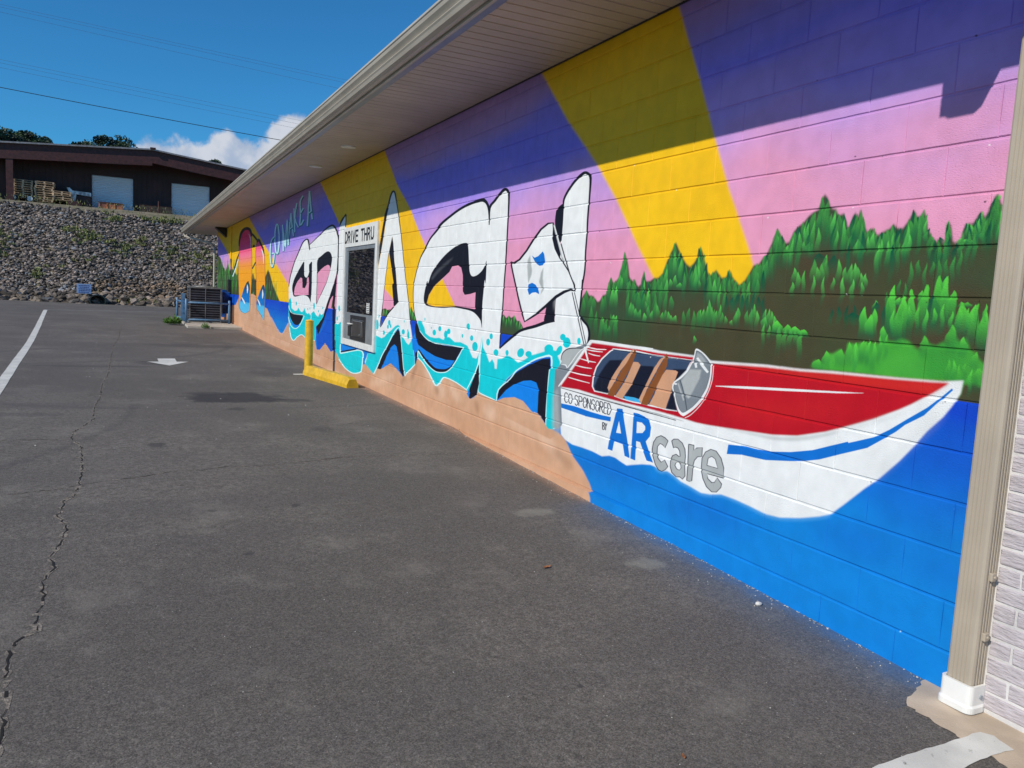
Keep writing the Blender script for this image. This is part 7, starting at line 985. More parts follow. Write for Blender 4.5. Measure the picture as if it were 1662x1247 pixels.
def letters(text, yl, yr, z0, z1, x, th):
    """flat stroke letters on a plane x = const; text runs from y = yl down to y = yr"""
    ws_ = {' ': .6, 'I': .35}; gap = .42; tot = sum(ws_.get(c, 1) for c in text) + gap * (len(text) - 1); sc = (yl - yr) / tot; pos = 0; q = 0; out = []
    for c in text:
        w_ = ws_.get(c, 1); mm = MB()
        for st in FONT.get(c, []):
            P = [(yl - (pos + (u if c != 'I' else .5 * 1) * (w_ if c != 'I' else w_)) * sc, z0 + v * (z1 - z0)) for u, v in st]
            for a, b in zip(P[:-1], P[1:]):
                d = math.dist(a, b); ny, nz_ = (b[1] - a[1]) / d * th / 2, -(b[0] - a[0]) / d * th / 2; ey, ez = (b[0] - a[0]) / d * th / 2, (b[1] - a[1]) / d * th / 2
                q += 1; xx = x - .0001 * (q % 7)
                vs = [(a[0] - ey + ny, a[1] - ez + nz_), (b[0] + ey + ny, b[1] + ez + nz_), (b[0] + ey - ny, b[1] + ez - nz_), (a[0] - ey - ny, a[1] - ez - nz_)]
                mm.add([(xx, *v) for v in vs] + [(x + .002, *v) for v in vs], [(0, 1, 2, 3), (0, 4, 5, 1), (1, 5, 6, 2), (2, 6, 7, 3), (3, 7, 4, 0)])
        pos += w_ + gap
        if mm.v: out.append(mm)
    return out
for lm_ in letters('DRIVE THRU', 11.575, 10.11, -.835, -.69, -.0965, .029): lm_.build('letter', BLACK, wobj)
MB.XF = None
# conduit, switch box and floodlight near the far end
cnd = MB(); cnd.tube([(-.02, 26.1, .25), (-.02, 26.1, -1.37)], .022, 8).build('conduit', MT['mural'], store)
MB().bbox((-.10, 25.98, -1.76), (-.002, 26.26, -1.38), .01).build('switch_box', DARKM, store)
MB().bbox((-.22, 26.3, -2.45), (-.002, 26.75, -1.78), .01).build('meter_box', BLUEP, store)
MB().bbox((-.14, 27.2, -2.60), (-.002, 27.9, -1.72), .01).build('meter_box', BLUEP, store)
MB().tube([(-.02, 25.3, -1.84), (-.02, 25.3, -2.78)], .03, 8).build('conduit', MT['mural'], store)
MB().tube([(-.98, 32.2, .30), (-.97, 32.15, .16), (-.20, 30.55, -.10), (-.10, 30.33, -.25), (-.10, 30.33, -2.7)], .04, 8).build('corner_pipe', TRIM, store)
fl = MB(); fl.add([(-.36, 27.4, .27), (-.02, 27.4, .27), (-.02, 27.4, -.02), (-.36, 27.75, .27), (-.02, 27.75, .27), (-.02, 27.75, -.02)], [(0, 1, 2), (3, 5, 4), (0, 2, 5, 3), (0, 3, 4, 1), (1, 4, 5, 2)]); fl.build('floodlight', BLACK, store)

# ---------------------------------------------------------------- bollard and wheel stop
BX, BYY = -.43, 12.28
bo = MB(); zg = g(BYY); bo.tube([(BX, BYY, zg - .05), (BX, BYY, zg + .80)], .063, 28, False); k = 28
bl = bo.build('bollard', YEL, None, True); tag(bl, 'yellow steel pipe bollard standing at the end of the wheel stop', 'bollard')
MB().tube([(BX, BYY, zg + .80), (BX, BYY, zg + .815), (BX, BYY, zg + .828)], [.066, .060, .02], 28).build('cap', YEL, bl, True)
ws = MB(); A = Vector((-.475, 12.06, 0)); B = Vector((-.225, 10.38, 0)); d = (B - A).normalized(); nn = Vector((-d.y, d.x, 0))
prof = [(-.085, 0), (-.085, .055), (-.055, .135), (-.045, .15), (.045, .15), (.055, .135), (.085, .055), (.085, 0)]
secs = [(0, .9), (.05, 1), (1.60, 1), (1.68, .8)]; vs = []
for (s_, k_) in secs:
    q = A + d * s_
    for (a_, h_) in prof: qq = q + nn * a_; vs.append((qq.x, qq.y, g(qq.y) - .004 + h_ * (k_ if s_ > 1.6 or s_ < .01 else 1) + random.uniform(-.001, .001)))
kk = len(prof); ws.add(vs, [(j * kk + i, j * kk + i + 1, (j + 1) * kk + i + 1, (j + 1) * kk + i) for j in range(3) for i in range(kk - 1)] + [tuple(range(kk)), tuple(range(3 * kk, 4 * kk))[::-1]])
tag(ws.build('wheel_stop', YEL), 'low yellow concrete wheel stop on the asphalt beside the mural wall', 'wheel stop')

# ---------------------------------------------------------------- condenser unit, pad and guard rail
pad = MB().bbox((-1.43, 23.35, g(24) - .1), (-.004, 27.2, g(24) + .055), .012).build('equipment_pad', PADC); tag(pad, 'raised concrete pad under the air conditioner', 'concrete pad')
PZ = g(24) + .055
ac = thing('air_conditioner', 'dark grilled outdoor air conditioning unit with a pale top inside the pipe guard', 'air conditioner', (-.8, 26.05, PZ))
AX0, AX1, AY0, AY1, AZ0, AZ1 = -1.24, -.33, 25.6, 26.5, PZ + .03, -1.70
MB().box((AX0 + .03, AY0 + .03, AZ0), (AX1 - .03, AY1 - .03, AZ1)).build('coil', ACM, ac)
cs_ = MB(); [cs_.box((x, y, AZ0), (x + .035, y + .035, AZ1)) for x in (AX0, AX1 - .035) for y in (AY0, AY1 - .035)]; cs_.bbox((AX0 - .01, AY0 - .01, AZ1), (AX1 + .01, AY1 + .01, AZ1 + .04), .01); cs_.box((AX0, AY0, AZ0 - .03), (AX1, AY1, AZ0 - .001)); cs_.build('cabinet', ACL, ac)
for q in range(13):
    zz = AZ0 + .03 + q * (AZ1 - AZ0 - .05) / 13
    l_ = MB(); l_.box((AX0 + .036, AY0 + .006, zz), (AX1 - .036, AY0 + .022, zz + .02)); l_.box((AX0 + .006, AY0 + .036, zz), (AX0 + .022, AY1 - .036, zz + .02)); l_.build('louvre', mat('louvre_paint', (.10, .105, .13), .5), ac)
MB().box(((AX0 + AX1) / 2 - .01, AY0 - .004, AZ0), ((AX0 + AX1) / 2 + .01, AY0 + .004, AZ1)).build('grille_rib', ACL, ac)
fg = MB(); cx_, cy_ = (AX0 + AX1) / 2, (AY0 + AY1) / 2
for r_ in (.12, .2, .28, .36): fg.tube([(cx_ + r_ * math.cos(t), cy_ + r_ * math.sin(t), AZ1 + .05 + .04 * (1 - r_ / .4)) for t in np.linspace(0, 2 * math.pi, 25)], .008, 5, False)
for a in range(6): fg.tube([(cx_, cy_, AZ1 + .09), (cx_ + .4 * math.cos(a * math.pi / 3), cy_ + .4 * math.sin(a * math.pi / 3), AZ1 + .05)], .008, 5)
fg.build('fan_guard', ACL, ac)
gr = thing('pipe_guard', 'blue grey welded pipe railing around the air conditioner', 'guard rail', (-.8, 25, PZ))
for (x, y) in ((-1.36, 25.05), (-.14, 25.25), (-1.50, 26.9)): MB().tube([(x, y, PZ), (x, y, PZ + .69), (x, y, PZ + .70)], [.035, .035, .02], 12).build('post', BLUEG, gr, True)
for z in (.10, .60): 
    MB().tube([(-1.36, 25.05, PZ + z), (-.14, 25.25, PZ + z)], .029, 12).build('rail', BLUEG, gr, True); MB().tube([(-1.36, 25.05, PZ + z), (-1.50, 26.9, PZ + z)], .029, 12).build('rail', BLUEG, gr, True)
sp_ = MB(); sp_.bbox((-1.50, 25.12, PZ + .05), (-1.385, 25.16, PZ + .86), .006); [sp_.tube([(-1.445, 25.10, PZ + h), (-1.445, 25.119, PZ + h)], .015, 8) for h in (.3, .45, .6, .7)]; sp_.build('side_panel', BLUEG, gr)

# ---------------------------------------------------------------- weeds
def weed(name, x, y, z, r, h, n, m, label=None, cat='weed', group=None, seed=0, kind=None, parent=None):
    random.seed(seed); mm = MB()
    for i in range(n):
        a = random.uniform(0, 6.283); rr = r * math.sqrt(random.random()); hh = h * random.uniform(.35, 1) * (1 - .5 * rr / r); lx, ly = x + rr * math.cos(a), y + rr * math.sin(a); w_ = r * random.uniform(.06, .16); b = random.uniform(0, 6.283)
        tx, ty = lx + math.cos(a) * r * .4 * random.random(), ly + math.sin(a) * r * .4 * random.random()
        mm.add([(lx - w_ * math.cos(b), ly - w_ * math.sin(b), z + hh * .35), (lx + w_ * math.cos(b), ly + w_ * math.sin(b), z + hh * .4), (tx + w_ * .6 * math.cos(b), ty + w_ * .6 * math.sin(b), z + hh), (tx - w_ * .6 * math.cos(b), ty - w_ * .6 * math.sin(b), z + hh * .9)], [(0, 1, 2, 3)])
    for i in range(6):
        a = random.uniform(0, 6.283); mm.tube([(x, y, z - .01), (x + r * .5 * math.cos(a), y + r * .5 * math.sin(a), z + h * .7)], .004, 4)
    o = mm.build(name, m)
    if kind: o['kind'] = kind
    if label: tag(o, label, cat, group)
    return o
weed('weed_clump', -1.74, 24.6, g(24.6), .20, .36, 200, WEED, 'bright green bushy weed beside the blue pipe guard', seed=1)
weed('small_weed', -.98, 23.30, g(23.3), .10, .24, 50, WEED, 'small green weed sprouting at the front edge of the pad', seed=2)
# loose bits on the asphalt
def leaf(x, y, s, rot, label):
    mm = MB(); z = g(y); P = [(-1, 0, .1), (-.5, .45, .35), (.2, .5, .2), (1, 0, .5), (.25, -.45, .25), (-.5, -.4, .4), (0, 0, .05)]
    c, s_ = math.cos(rot), math.sin(rot); mm.add([(x + s * (a * c - b * s_), y + s * (a * s_ + b * c), z + .004 + s * h * .6) for a, b, h in P], [(6, i, (i + 1) % 6) for i in range(6)]); tag(mm.build('fallen_leaf', LEAFB), label, 'leaf')
leaf(-.941, 3.582, .028, .3, 'small brown fallen leaf on the asphalt below the sand part of the mural'); leaf(-1.32, 1.934, .014, 1.2, 'tiny brown leaf on the asphalt in the near foreground')
def pebble(x, y, s, seed):
    bm = bmesh.new(); bmesh.ops.create_icosphere(bm, subdivisions=2, radius=1); random.seed(seed)
    for v in bm.verts: v.co = Vector((x + v.co.x * s * random.uniform(.85, 1.15), y + v.co.y * s * .8 * random.uniform(.85, 1.15), g(y) + s * .3 + v.co.z * s * .5 * random.uniform(.9, 1.1)))
    mm = MB().add([v.co[:] for v in bm.verts], [[v.index for v in f.verts] for f in bm.faces]); bm.free(); return mm
tag(pebble(-.139, 2.842, .020, 3).build('pebble', STONE, None, True), 'white pebble on the asphalt at the foot of the blue wall', 'pebble')
random.seed(77); crumbs = MB()
for i in range(620):
    if i < 330: y = random.uniform(1.95, 12) ; x = -.02 - abs(random.gauss(0, .09)); s = random.uniform(.0012, .0038)
    elif i < 520: y = random.uniform(1.3, 7); x = random.uniform(-3.2, -.05); s = random.uniform(.001, .0028)
    else: y = random.uniform(7, 24); x = random.uniform(-4.5, -.2); s = random.uniform(.003, .008)
    vs = [(-1, -1, 0), (1, -.8, 0), (.9, 1, 0), (-.8, .9, 0), (-.3, -.2, 1), (.4, .3, .8)]; r_ = random.uniform(0, 6.28); c, s_ = math.cos(r_), math.sin(r_)
    crumbs.add([(x + s * (a * c - b * s_), y + s * (a * s_ + b * c), g(y) + s * h + .001) for a, b, h in vs], [(0, 1, 4), (1, 5, 4), (1, 2, 5), (2, 3, 5), (3, 4, 5), (3, 0, 4)])
for i in range(420):
    y = random.uniform(1.96, 7.5); x = -.004 - abs(random.gauss(0, .012)) - (.03 if y > 3.9 else 0); s = random.uniform(.0015, .0045); vs = [(-1, -1, 0), (1, -.8, 0), (.9, 1, 0), (-.8, .9, 0), (-.3, -.2, 1), (.4, .3, .8)]
    crumbs.add([(x + s * a, y + s * b_, g(y) + s * h + .001) for a, b_, h in vs], [(0, 1, 4), (1, 5, 4), (1, 2, 5), (2, 3, 5), (3, 4, 5), (3, 0, 4)])
crumbs.build('grit', mat('grit_stone', (.5, .48, .45), .8, var=.2, vs=30), kind='stuff')

# ---------------------------------------------------------------- rock bank
rng = np.random.default_rng(5)
bm = bmesh.new(); bmesh.ops.create_icosphere(bm, subdivisions=1, radius=1); bv = np.array([v.co[:] for v in bm.verts]); bf = np.array([[v.index for v in f.verts] for f in bm.faces]); bm.free()
V = []; Fc = []; Cc = []; cnt = 0
def rocks(n, x0, x1, t0, t1, smin, smax, mode):
    global cnt
    for _ in range(n):
        x = rng.uniform(x0, x1); t = rng.uniform(t0, t1); y, z = slope_pt(x, t); s = rng.uniform(smin, smax) * (1.25 if t < .06 else 1)
        q, r = np.linalg.qr(rng.normal(size=(3, 3))); sc = s * np.array([rng.uniform(.8, 1.5), rng.uniform(.7, 1.1), rng.uniform(.45, .8)])
        P = bv * sc * rng.uniform(.72, 1.25, (len(bv), 1)); a = rng.uniform(0, 6.28); c, s_ = math.cos(a), math.sin(a); tl = rng.uniform(-.5, .5); R = np.array([[c, -s_, 0], [s_, c, 0], [0, 0, 1]]) @ np.array([[math.cos(tl), 0, math.sin(tl)], [0, 1, 0], [-math.sin(tl), 0, math.cos(tl)]])
        P = P @ R.T + np.array([x, y - .03, z + rng.uniform(-.02, .08)]); V.append(P); Fc.append(bf + cnt); cnt += len(bv)
        b = rng.choice([.07, .12, .18, .27, .38]) * rng.uniform(.8, 1.2); tint = np.array([1.20, .98, .84])
        if t < .07 and rng.random() < .75: tint = np.array([1.0, .80, .62]); b *= .85
        elif math.hypot((x + 2.2) / 2.2, (t - .12) / .16) < 1 and rng.random() < .6: tint = np.array([1.05, .74, .5])
        elif rng.random() < .12: tint = np.array([1.0, .87, .78])
        elif rng.random() < .15: tint = np.array([.9, .95, 1.02])
        Cc.append(np.tile(np.append(np.clip(b * tint, 0, .8), 1), (len(bv), 1)))
rocks(21000, -14, 4.5, -.01, .985, .045, .105, 0); rocks(700, -14, 4.5, -.01, .1, .12, .22, 0); rocks(3500, -34, -14, 0, 1.0, .13, .24, 0); rocks(1500, 4.5, 14, 0, 1.0, .13, .24, 0)
me = bpy.data.meshes.new('rock_bank'); VV = np.concatenate(V); FF = np.concatenate(Fc); CC = np.concatenate(Cc)
VV[:, 2] += Z0; me.from_pydata(VV.tolist(), [], FF.tolist()); at = me.color_attributes.new('tint', 'FLOAT_COLOR', 'POINT'); at.data.foreach_set('color', CC.astype(np.float32).ravel()); me.materials.append(ROCK)
ro = bpy.data.objects.new('rock_bank', me); COL.objects.link(ro); ro['kind'] = 'stuff'; ro['label'] = 'steep bank of loose grey crushed rock'
wd = MB(); random.seed(9)
for (x0, t0, rx, rt, n_) in ((-4.6, .66, .7, .06, 26), (-3.15, .58, .6, .05, 24), (-8.0, .62, .4, .1, 16), (-8.2, .45, .5, .08, 14), (-1.1, .60, .8, .08, 22), (.4, .55, .7, .08, 20), (.9, .35, .5, .05, 10), (-6.4, .24, .5, .04, 10), (-2.5, .03, .5, .02, 14), (-3.6, .93, .5, .03, 16), (-1.2, .97, .8, .03, 30), (-5.4, .7, .3, .04, 8), (-2.2, .68, .4, .05, 10), (.9, .9, .9, .06, 20), (-4.8, .4, .4, .04, 5)):
    for i in range(n_):
        x = x0 + random.gauss(0, rx * .6); t = min(max(t0 + random.gauss(0, rt * .7), 0), 1.0); y, z = slope_pt(x, t)
        for k in range(14):
            a = random.uniform(0, 6.28); r_ = random.uniform(0, .14); h = random.uniform(.03, .15); w_ = random.uniform(.02, .05); b = random.uniform(0, 6.28)
            px_, py_ = x + r_ * math.cos(a), y + r_ * math.sin(a) - .1
            wd.add([(px_ - w_ * math.cos(b), py_ - w_ * math.sin(b), z + .05), (px_ + w_ * math.cos(b), py_ + w_ * math.sin(b), z + .05), (px_ + .05 * math.cos(a) + w_ * .3, py_ + .05 * math.sin(a), z + .08 + h)], [(0, 1, 2)])
wd.build('bank_weeds', WEED2, kind='stuff')
gs = MB(); random.seed(19)
for i in range(900):
    x = random.uniform(-13, 5); y = random.uniform(46.2, 51); z = 1.79 + (y - 46.3) * .19 - (.03 * (x + 3) if y < 47 else 0); h = random.uniform(.02, .12); a = random.uniform(0, 3.14); w_ = .02
    gs.add([(x - w_ * math.cos(a), y - w_ * math.sin(a), z - .05), (x + w_ * math.cos(a), y + w_ * math.sin(a), z - .05), (x + random.uniform(-.05, .05), y, z + h)], [(0, 1, 2)])
gs.build('crest_grass', WEED2, kind='stuff')
# small sign and drain at the foot of the bank
sg = thing('yard_sign', 'small pale blue sign with printed lines at the foot of the rock bank', 'sign', (-4.56, 39.1, -2.72))
pn = MB().bbox((-4.83, 39.06, -2.27), (-4.28, 39.085, -1.86), .006); po = pn.build('sign_board', SIGNP, sg)
random.seed(4); ln = MB()
for r_ in range(5):
    zz = -1.925 - r_ * .072; x = -4.77 + random.uniform(0, .05)
    while x < -4.36:
        w_ = random.uniform(.03, .09); ln.box((x, 39.055, zz - .018), (min(x + w_, -4.32), 39.0595, zz + .014)); x += w_ + .022
ln.build('sign_text', SIGNT, po)
for x in (-4.72, -4.40): MB().box((x - .012, 39.09, -2.75), (x + .012, 39.11, -1.95)).build('stake', STEEL, sg)
dp_ = MB(); th = np.linspace(0, 2 * math.pi, 21)[:-1]; vs = []
for (y, r_) in ((38.95, .27), (41.5, .27), (41.5, .23), (38.95, .23)): vs += [(-4.03 + r_ * 1.25 * math.cos(t), y, -2.55 + r_ * math.sin(t)) for t in th]
dp_.add(vs, [(j * 20 + i, j * 20 + (i + 1) % 20, ((j + 1) % 4) * 20 + (i + 1) % 20, ((j + 1) % 4) * 20 + i) for j in range(4) for i in range(20)]); tag(dp_.build('drain_pipe', GREENP), 'dark open drain pipe in the rocks below the small blue sign', 'drain pipe')

# ---------------------------------------------------------------- barn on the hill
CZ = 2.45
barn = thing('storage_barn', 'long dark maroon metal warehouse with two pale roller doors above the rock bank', 'warehouse', (-1.5, 57, CZ))
def rz(x): return 6.575 - (abs(x + 1.44) * (.0745 if x < -1.44 else .105))
bx0, bx1 = -26, 15
bwm = MB(); YB = 57.2
def wallpiece(x0, x1, z0, z1f):
    bwm.add([(x0, YB, z0), (x1, YB, z0), (x1, YB, z1f(x1)), (x0, YB, z1f(x0))], [(0, 1, 2, 3)])
dz0, dz1 = 2.55, 4.82; doors = [(-4.83, -2.50), (-.24, 2.09)]
xs_ = [bx0, -4.83, -2.50, -1.44, -.24, 2.09, bx1]
for a, b in zip(xs_[:-1], xs_[1:]):
    isd = any(abs(a - d0) < .01 for d0, _ in doors); wallpiece(a, b, dz1 if isd else CZ - .2, lambda x: rz(x) - .12)
x = bx0
while x < bx1:
    if not any(a - .05 < x < b + .05 for a, b in doors): bwm.box((x, YB - .04, CZ - .2), (x + .05, YB - .001, rz(x) - .3))
    x += .3
bwo = bwm.build('metal_wall', MAROON, barn)
for (a, b) in doors:
    dd = MB(); n_ = 22
    do = MB().box((a, YB + .06, dz0), (b, YB + .09, dz1)).build('roller_door', DOORM, barn)
    for k_ in range(n_):
        z_0 = dz0 + (dz1 - dz0) * k_ / n_; MB().prism([(0, 0)], 0, 1, False) if False else None
        s_ = MB(); z_1 = z_0 + (dz1 - dz0) / n_ - .012; s_.add([(a + .01, YB + .058, z_0), (b - .01, YB + .058, z_0), (b - .01, YB + .03, (z_0 + z_1) / 2), (a + .01, YB + .03, (z_0 + z_1) / 2), (a + .01, YB + .058, z_1), (b - .01, YB + .058, z_1)], [(0, 1, 2, 3), (3, 2, 5, 4)]); s_.build('door_slat', DOORM, do)
    MB().box((a - .05, YB - .05, dz0), (a, YB + .1, dz1 + .05)).build('door_jamb', MAROON2, barn); MB().box((b, YB - .05, dz0), (b + .05, YB + .1, dz1 + .05)).build('door_jamb', MAROON2, barn)
ex = MB(); ex.box((-5.4, YB - 1.3, CZ - .5), (3.0, YB - .1, 2.56)); ex.build('loading_ledge', mat('ledge_concrete', (.24, .22, .17), .9), barn)
for (a, b) in ((bx0, -1.44), (-1.44, bx1)):
    t_ = .09; MB().add([(a, 55.2, rz(a)), (b, 55.2, rz(b)), (b, 80, rz(b)), (a, 80, rz(a)), (a, 55.2, rz(a) - t_), (b, 55.2, rz(b) - t_), (b, 80, rz(b) - t_), (a, 80, rz(a) - t_)], [(0, 1, 2, 3), (4, 7, 6, 5), (0, 4, 5, 1), (1, 5, 6, 2), (2, 6, 7, 3), (3, 7, 4, 0)]).build('roof', ROOFM, barn)
    MB().add([(a, 55.35, rz(a) - t_ - .01), (b, 55.35, rz(b) - t_ - .01), (b, 55.35, rz(b) - 1.01), (a, 55.35, rz(a) - .85), (a, 55.6, rz(a) - t_ - .01), (b, 55.6, rz(b) - t_ - .01), (b, 55.6, rz(b) - 1.01), (a, 55.6, rz(a) - .85)], [(0, 1, 2, 3), (4, 7, 6, 5), (0, 4, 5, 1), (2, 6, 7, 3), (0, 3, 7, 4), (1, 5, 6, 2)]).build('canopy_beam', MAROON2, barn)
MB().bbox((-1.57, 55.1, 6.52), (-1.25, 55.5, 6.64), .01).build('ridge_cap', MAROON, barn)
for x in (-9.21, 8.0, -17): MB().box((x, 55.38, CZ - .6), (x + .36, 55.62, rz(x) - .7)).build('column', MAROON2, barn)
MB().box((bx1 - .2, 55.4, CZ - .5), (bx1, 80, rz(bx1) - .1)).build('side_wall', MAROON, barn); MB().box((bx0, 55.4, CZ - .5), (bx0 + .2, 80, rz(bx0) - .1)).build('side_wall', MAROON, barn)
MB().bbox((2.55, YB - .2, 3.55), (3.15, YB - .01, 4.0), .02).build('wall_unit', ACL, barn)
# pallets and clutter in front of the barn wall
fx = lambda x: -2.986 + (x + 2.986) * 1.041
fz = lambda z: -1.525 + (z + 1.525) * 1.041
me_p = None
def pallet_mb():
    mm = MB()
    for k_ in range(7): mm.box((-.5 + k_ * .15, -.5, .10), (-.5 + k_ * .15 + .09, .5, .12))
    for yv in (-.5, -.045, .41): mm.box((-.5, yv, .02), (.5, yv + .09, .10))
    for x in (-.5, -.05, .41): mm.box((x, -.5, 0), (x + .09, .5, .019))
    return mm
pm = None
for (x, z0, z1, lab, grp) in ((-8.20, 2.74, 3.87, 'weathered wooden pallet in the leftmost pallet stack under the barn canopy', 'pallets in the leftmost stack'), (-7.15, 2.62, 3.80, 'weathered wooden pallet in the middle pallet stack under the barn canopy', 'pallets in the middle stack'), (-6.25, 2.80, 3.34, 'weathered wooden pallet in the low right-hand pallet stack under the barn canopy', 'pallets in the low right stack')):
    x, z0, z1 = fx(x), fz(z0), fz(z1); n_ = int((z1 - z0) / .132)
    for k_ in range(n_):
        if pm is None: o = pallet_mb().build('wooden_pallet', WOOD); me_ = o.data; [setattr(v, 'co', v.co - Vector((0, 0, Z0))) for v in me_.vertices]; pm = me_
        else: o = bpy.data.objects.new('wooden_pallet', pm); COL.objects.link(o)
        o.location = (x + random.uniform(-.04, .04), 56.3 + random.uniform(-.04, .04), z0 + k_ * .132 + Z0); o.rotation_euler = (0, 0, math.pi / 2 + random.uniform(-.05, .05)); tag(o, lab if 0 < k_ < n_ - 1 else lab.replace('wooden pallet', 'wooden pallet, topmost' if k_ else 'wooden pallet, lowest'), 'pallet', grp)
for (x0, x1, z0, z1, lab, nm, m) in ((-5.95, -5.3, 2.5, 2.80, 'low dark crate at the foot of the low pallet stack', 'dark_crate', MAROON), ):
    tag(MB().bbox((fx(x0), 55.8, fz(z0)), (fx(x1), 56.6, fz(z1)), .02).build(nm, m), lab, 'crate')
def bin_(x0, x1, z0, z1, y, m, lab):
    x0, x1, z0, z1, y = fx(x0), fx(x1), fz(z0), fz(z1), y + 2.2
    t = thing('metal_bin', lab, 'bin', ((x0 + x1) / 2, y, z0))
    MB().box((x0 + .02, y - .28, z0), (x1 - .02, y + .28, z1 - .03)).build('body', m, t); r = MB(); frame(r, y - .3, y + .3, x0, x1, z0, z1, .05)
    r2 = MB(); r2.box((x0, y - .31, z1 - .06), (x1, y + .31, z1)); r2.build('rim', MAROON2, t)
    for k_ in range(4): xx = x0 + .04 + k_ * (x1 - x0 - .1) / 3; MB().box((xx, y - .315, z0), (xx + .04, y - .281, z1 - .061)).build('rib', RUST, t)
bin_(-4.38, -3.06, 2.44, 2.93, 54, RUST, 'rusty open metal bin in front of the left roller door'); bin_(-2.2, -.32, 2.40, 3.06, 54.6, mat('brown_crate', (.34, .18, .11), .8, var=.2), 'long brown crate between the two roller doors')
tag(MB().tube([(fx(-1.12), 55.9, 2.2), (fx(-1.12), 55.9, fz(3.27))], .045, 8).build('fence_post', MAROON2), 'thin dark post in front of the long brown crate', 'post')
for (x, lab) in ((-8.66, 'pale tank end left of the leftmost pallets'), (-7.85, 'pale tank end below the leftmost pallets')):
    x = fx(x); t = thing('tank', lab, 'tank', (x, 55.7, 2.6)); MB().tube([(x, 55.7, 2.80), (x, 56.2, 2.80)], .26, 18).build('drum', BLACK, t, True); MB().tube([(x, 55.685, 2.88), (x, 55.699, 2.88)], .15, 16).build('end_cap', TARP, t)
tp = MB(); P_ = [(-6.04, 3.60), (-5.9, 3.62), (-5.75, 3.46), (-4.78, 3.42), (-4.78, 3.20), (-5.55, 3.26), (-5.6, 2.85), (-5.85, 2.80), (-5.9, 3.3)]
k_ = len(P_); tp.add([(fx(x), 56.4, fz(z)) for x, z in P_] + [(fx(x), 56.8, fz(z)) for x, z in P_], [tuple(range(k_))[::-1], tuple(range(k_, 2 * k_))] + [(i, (i + 1) % k_, k_ + (i + 1) % k_, k_ + i) for i in range(k_)]); tag(tp.build('draped_tarp', TARP), 'pale blue tarp draped beside the low pallets and left roller door', 'tarp')
tag(MB().bbox((fx(-5.58), 56.45, 2.5), (fx(-4.8), 57.0, fz(3.2)), .02).build('dark_cabinet', MAROON), 'dark square cabinet under the pale blue tarp', 'cabinet')

# ---------------------------------------------------------------- trees behind the barn
def tree(name, x, y, z0, h, rx, rz_, n, seed, label, clumps=16):
    random.seed(seed); t = thing(name, label, 'tree', (x, y, z0)); tr = MB(); top = z0 + h
    tr.tube([(x, y, z0 - .2), (x + .1, y, z0 + h * .35), (x, y + .1, z0 + h * .7)], [.28, .2, .1], 8)
    cl_ = []
    for i in range(clumps):
        a = random.uniform(0, 6.28); r_ = rx * math.sqrt(random.random()) * .85; zz = top - rz_ + random.uniform(-.9, .8) * rz_ * math.sqrt(max(0, 1 - (r_ / rx) ** 2)); c = (x + r_ * math.cos(a), y + r_ * math.sin(a), zz); cl_.append((c, random.uniform(.22, .42) * rz_ + .2))
        tr.tube([(x, y, z0 + h * .4), ((x + c[0]) / 2, (y + c[1]) / 2, (zz + z0 + h * .4) / 2 + .2), c], [.09, .06, .03], 5)
    tr.build('trunk', BARK, t); lf = MB()
    for i in range(n):
        c, r_ = random.choice(cl_); u = random.uniform(-1, 1); a = random.uniform(0, 6.28); q = math.sqrt(1 - u * u); rr = r_ * random.random() ** .4
        p = Vector((c[0] + rr * 1.25 * q * math.cos(a), c[1] + rr * q * math.sin(a), c[2] + rr * .8 * u)); s_ = random.uniform(.07, .14); d1 = Vector((random.gauss(0, 1), random.gauss(0, 1), random.gauss(0, 1))).normalized() * s_; d2 = d1.orthogonal().normalized() * s_ * .6; tn = random.uniform(.6, 1.5)
        lf.add([p - d1, p + d2, p + d1, p - d2], [(0, 1, 2, 3)], (tn, tn * random.uniform(.9, 1.1), tn * .9))
    lf.build('crown', LEAFD, t)
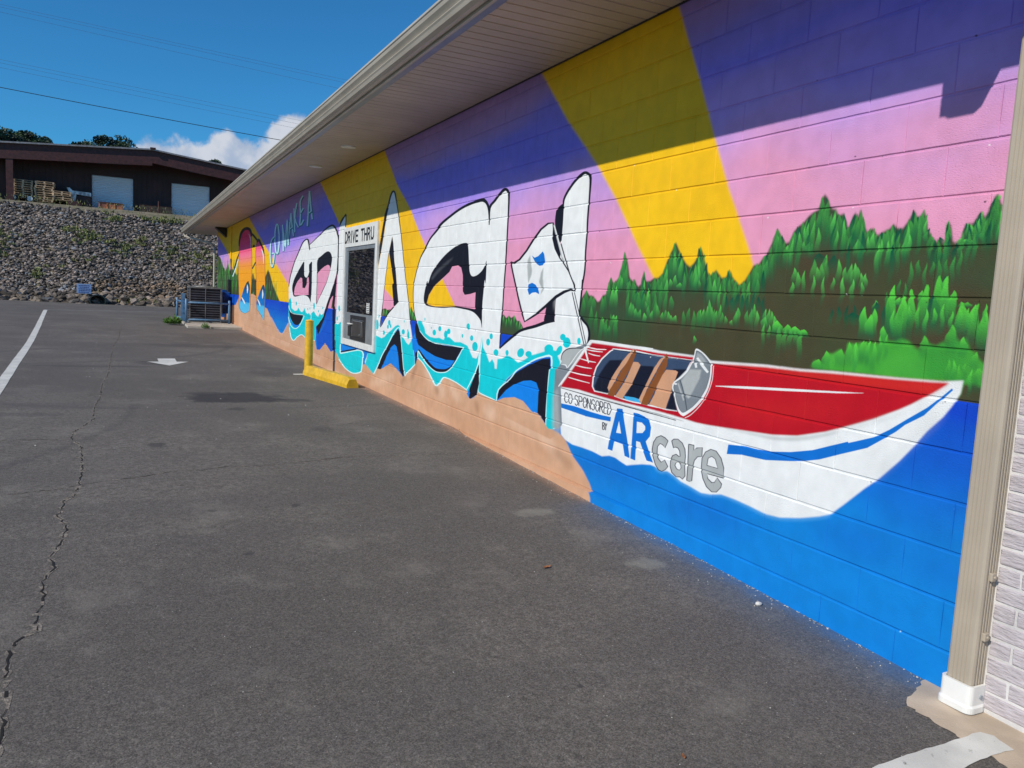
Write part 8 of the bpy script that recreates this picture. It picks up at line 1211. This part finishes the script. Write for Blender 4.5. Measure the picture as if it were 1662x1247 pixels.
tree('broadleaf_tree', -11.6, 75, 2.75, 7.15, 2.5, 1.5, 9000, 1, 'dark leafy tree behind the left end of the barn roof', 20)
tree('broadleaf_tree', -4.3, 75, 2.75, 7.35, 2.5, 1.5, 9000, 2, 'dark round tree rising over the middle of the barn roof', 20)
tree('broadleaf_tree', -8.9, 76, 2.75, 6.75, 1.2, .9, 3000, 3, 'low dark treetop between the two larger trees behind the barn', 8)
tree('broadleaf_tree', 3.5, 75, 2.75, 6.45, 1.3, .7, 3000, 4, 'tip of a dark tree over the right slope of the barn roof', 8)
tree('broadleaf_tree', -17.5, 76, 2.75, 8.2, 3.6, 2.4, 9000, 5, 'tall dark tree left of the barn', 20)
# ---------------------------------------------------------------- overhead cables
def cable(a, b, sag, r, m, label, grp):
    P = []
    a = Vector(a); b = Vector(b)
    for i in range(41):
        t = i / 40; q = a.lerp(b, t); q.z -= sag * 4 * t * (1 - t); P.append(q)
    tag(MB().tube(P, r, 5).build('overhead_cable', m), label, 'cable', grp)
def thru(p0, p1, y, ext=3.0):
    d = (p1[0] - p0[0], p1[1] - p0[1]); return (p0[0] - d[0] * ext, y, p0[1] - d[1] * ext), (p1[0] + d[0] * ext, y, p1[1] + d[1] * ext)
G_ = 'overhead cables crossing the sky'
a, b = thru((-6.48, 4.21), (2.15, 3.75), 30, .6); cable((a[0], a[1], a[2] + .05), (b[0], b[1], b[2] + .05), .10, .011, CABLE, 'thickest black overhead cable, lowest of those crossing the sky', G_)
for (p0, p1, lab) in (((-6.45, 6.70), (4.31, 6.24), 'faint thin cable, topmost in the sky'), ((-6.45, 6.47), (2.97, 5.95), 'faint thin cable, third from the top of the sky'), ((-6.45, 6.62), (4.31, 6.13), 'faint thin cable, second from the top of the sky'), ((-6.47, 5.05), (2.56, 4.55), 'faint thin cable, topmost of the middle three'), ((-6.47, 4.81), (2.35, 4.26), 'faint thin cable, lowest of the middle three'), ((-6.47, 4.95), (2.5, 4.42), 'faint thin cable, centre of the middle three')):
    a, b = thru(p0, p1, 30, .7); cable(a, b, .04, .0032, CABLE2, lab, G_)
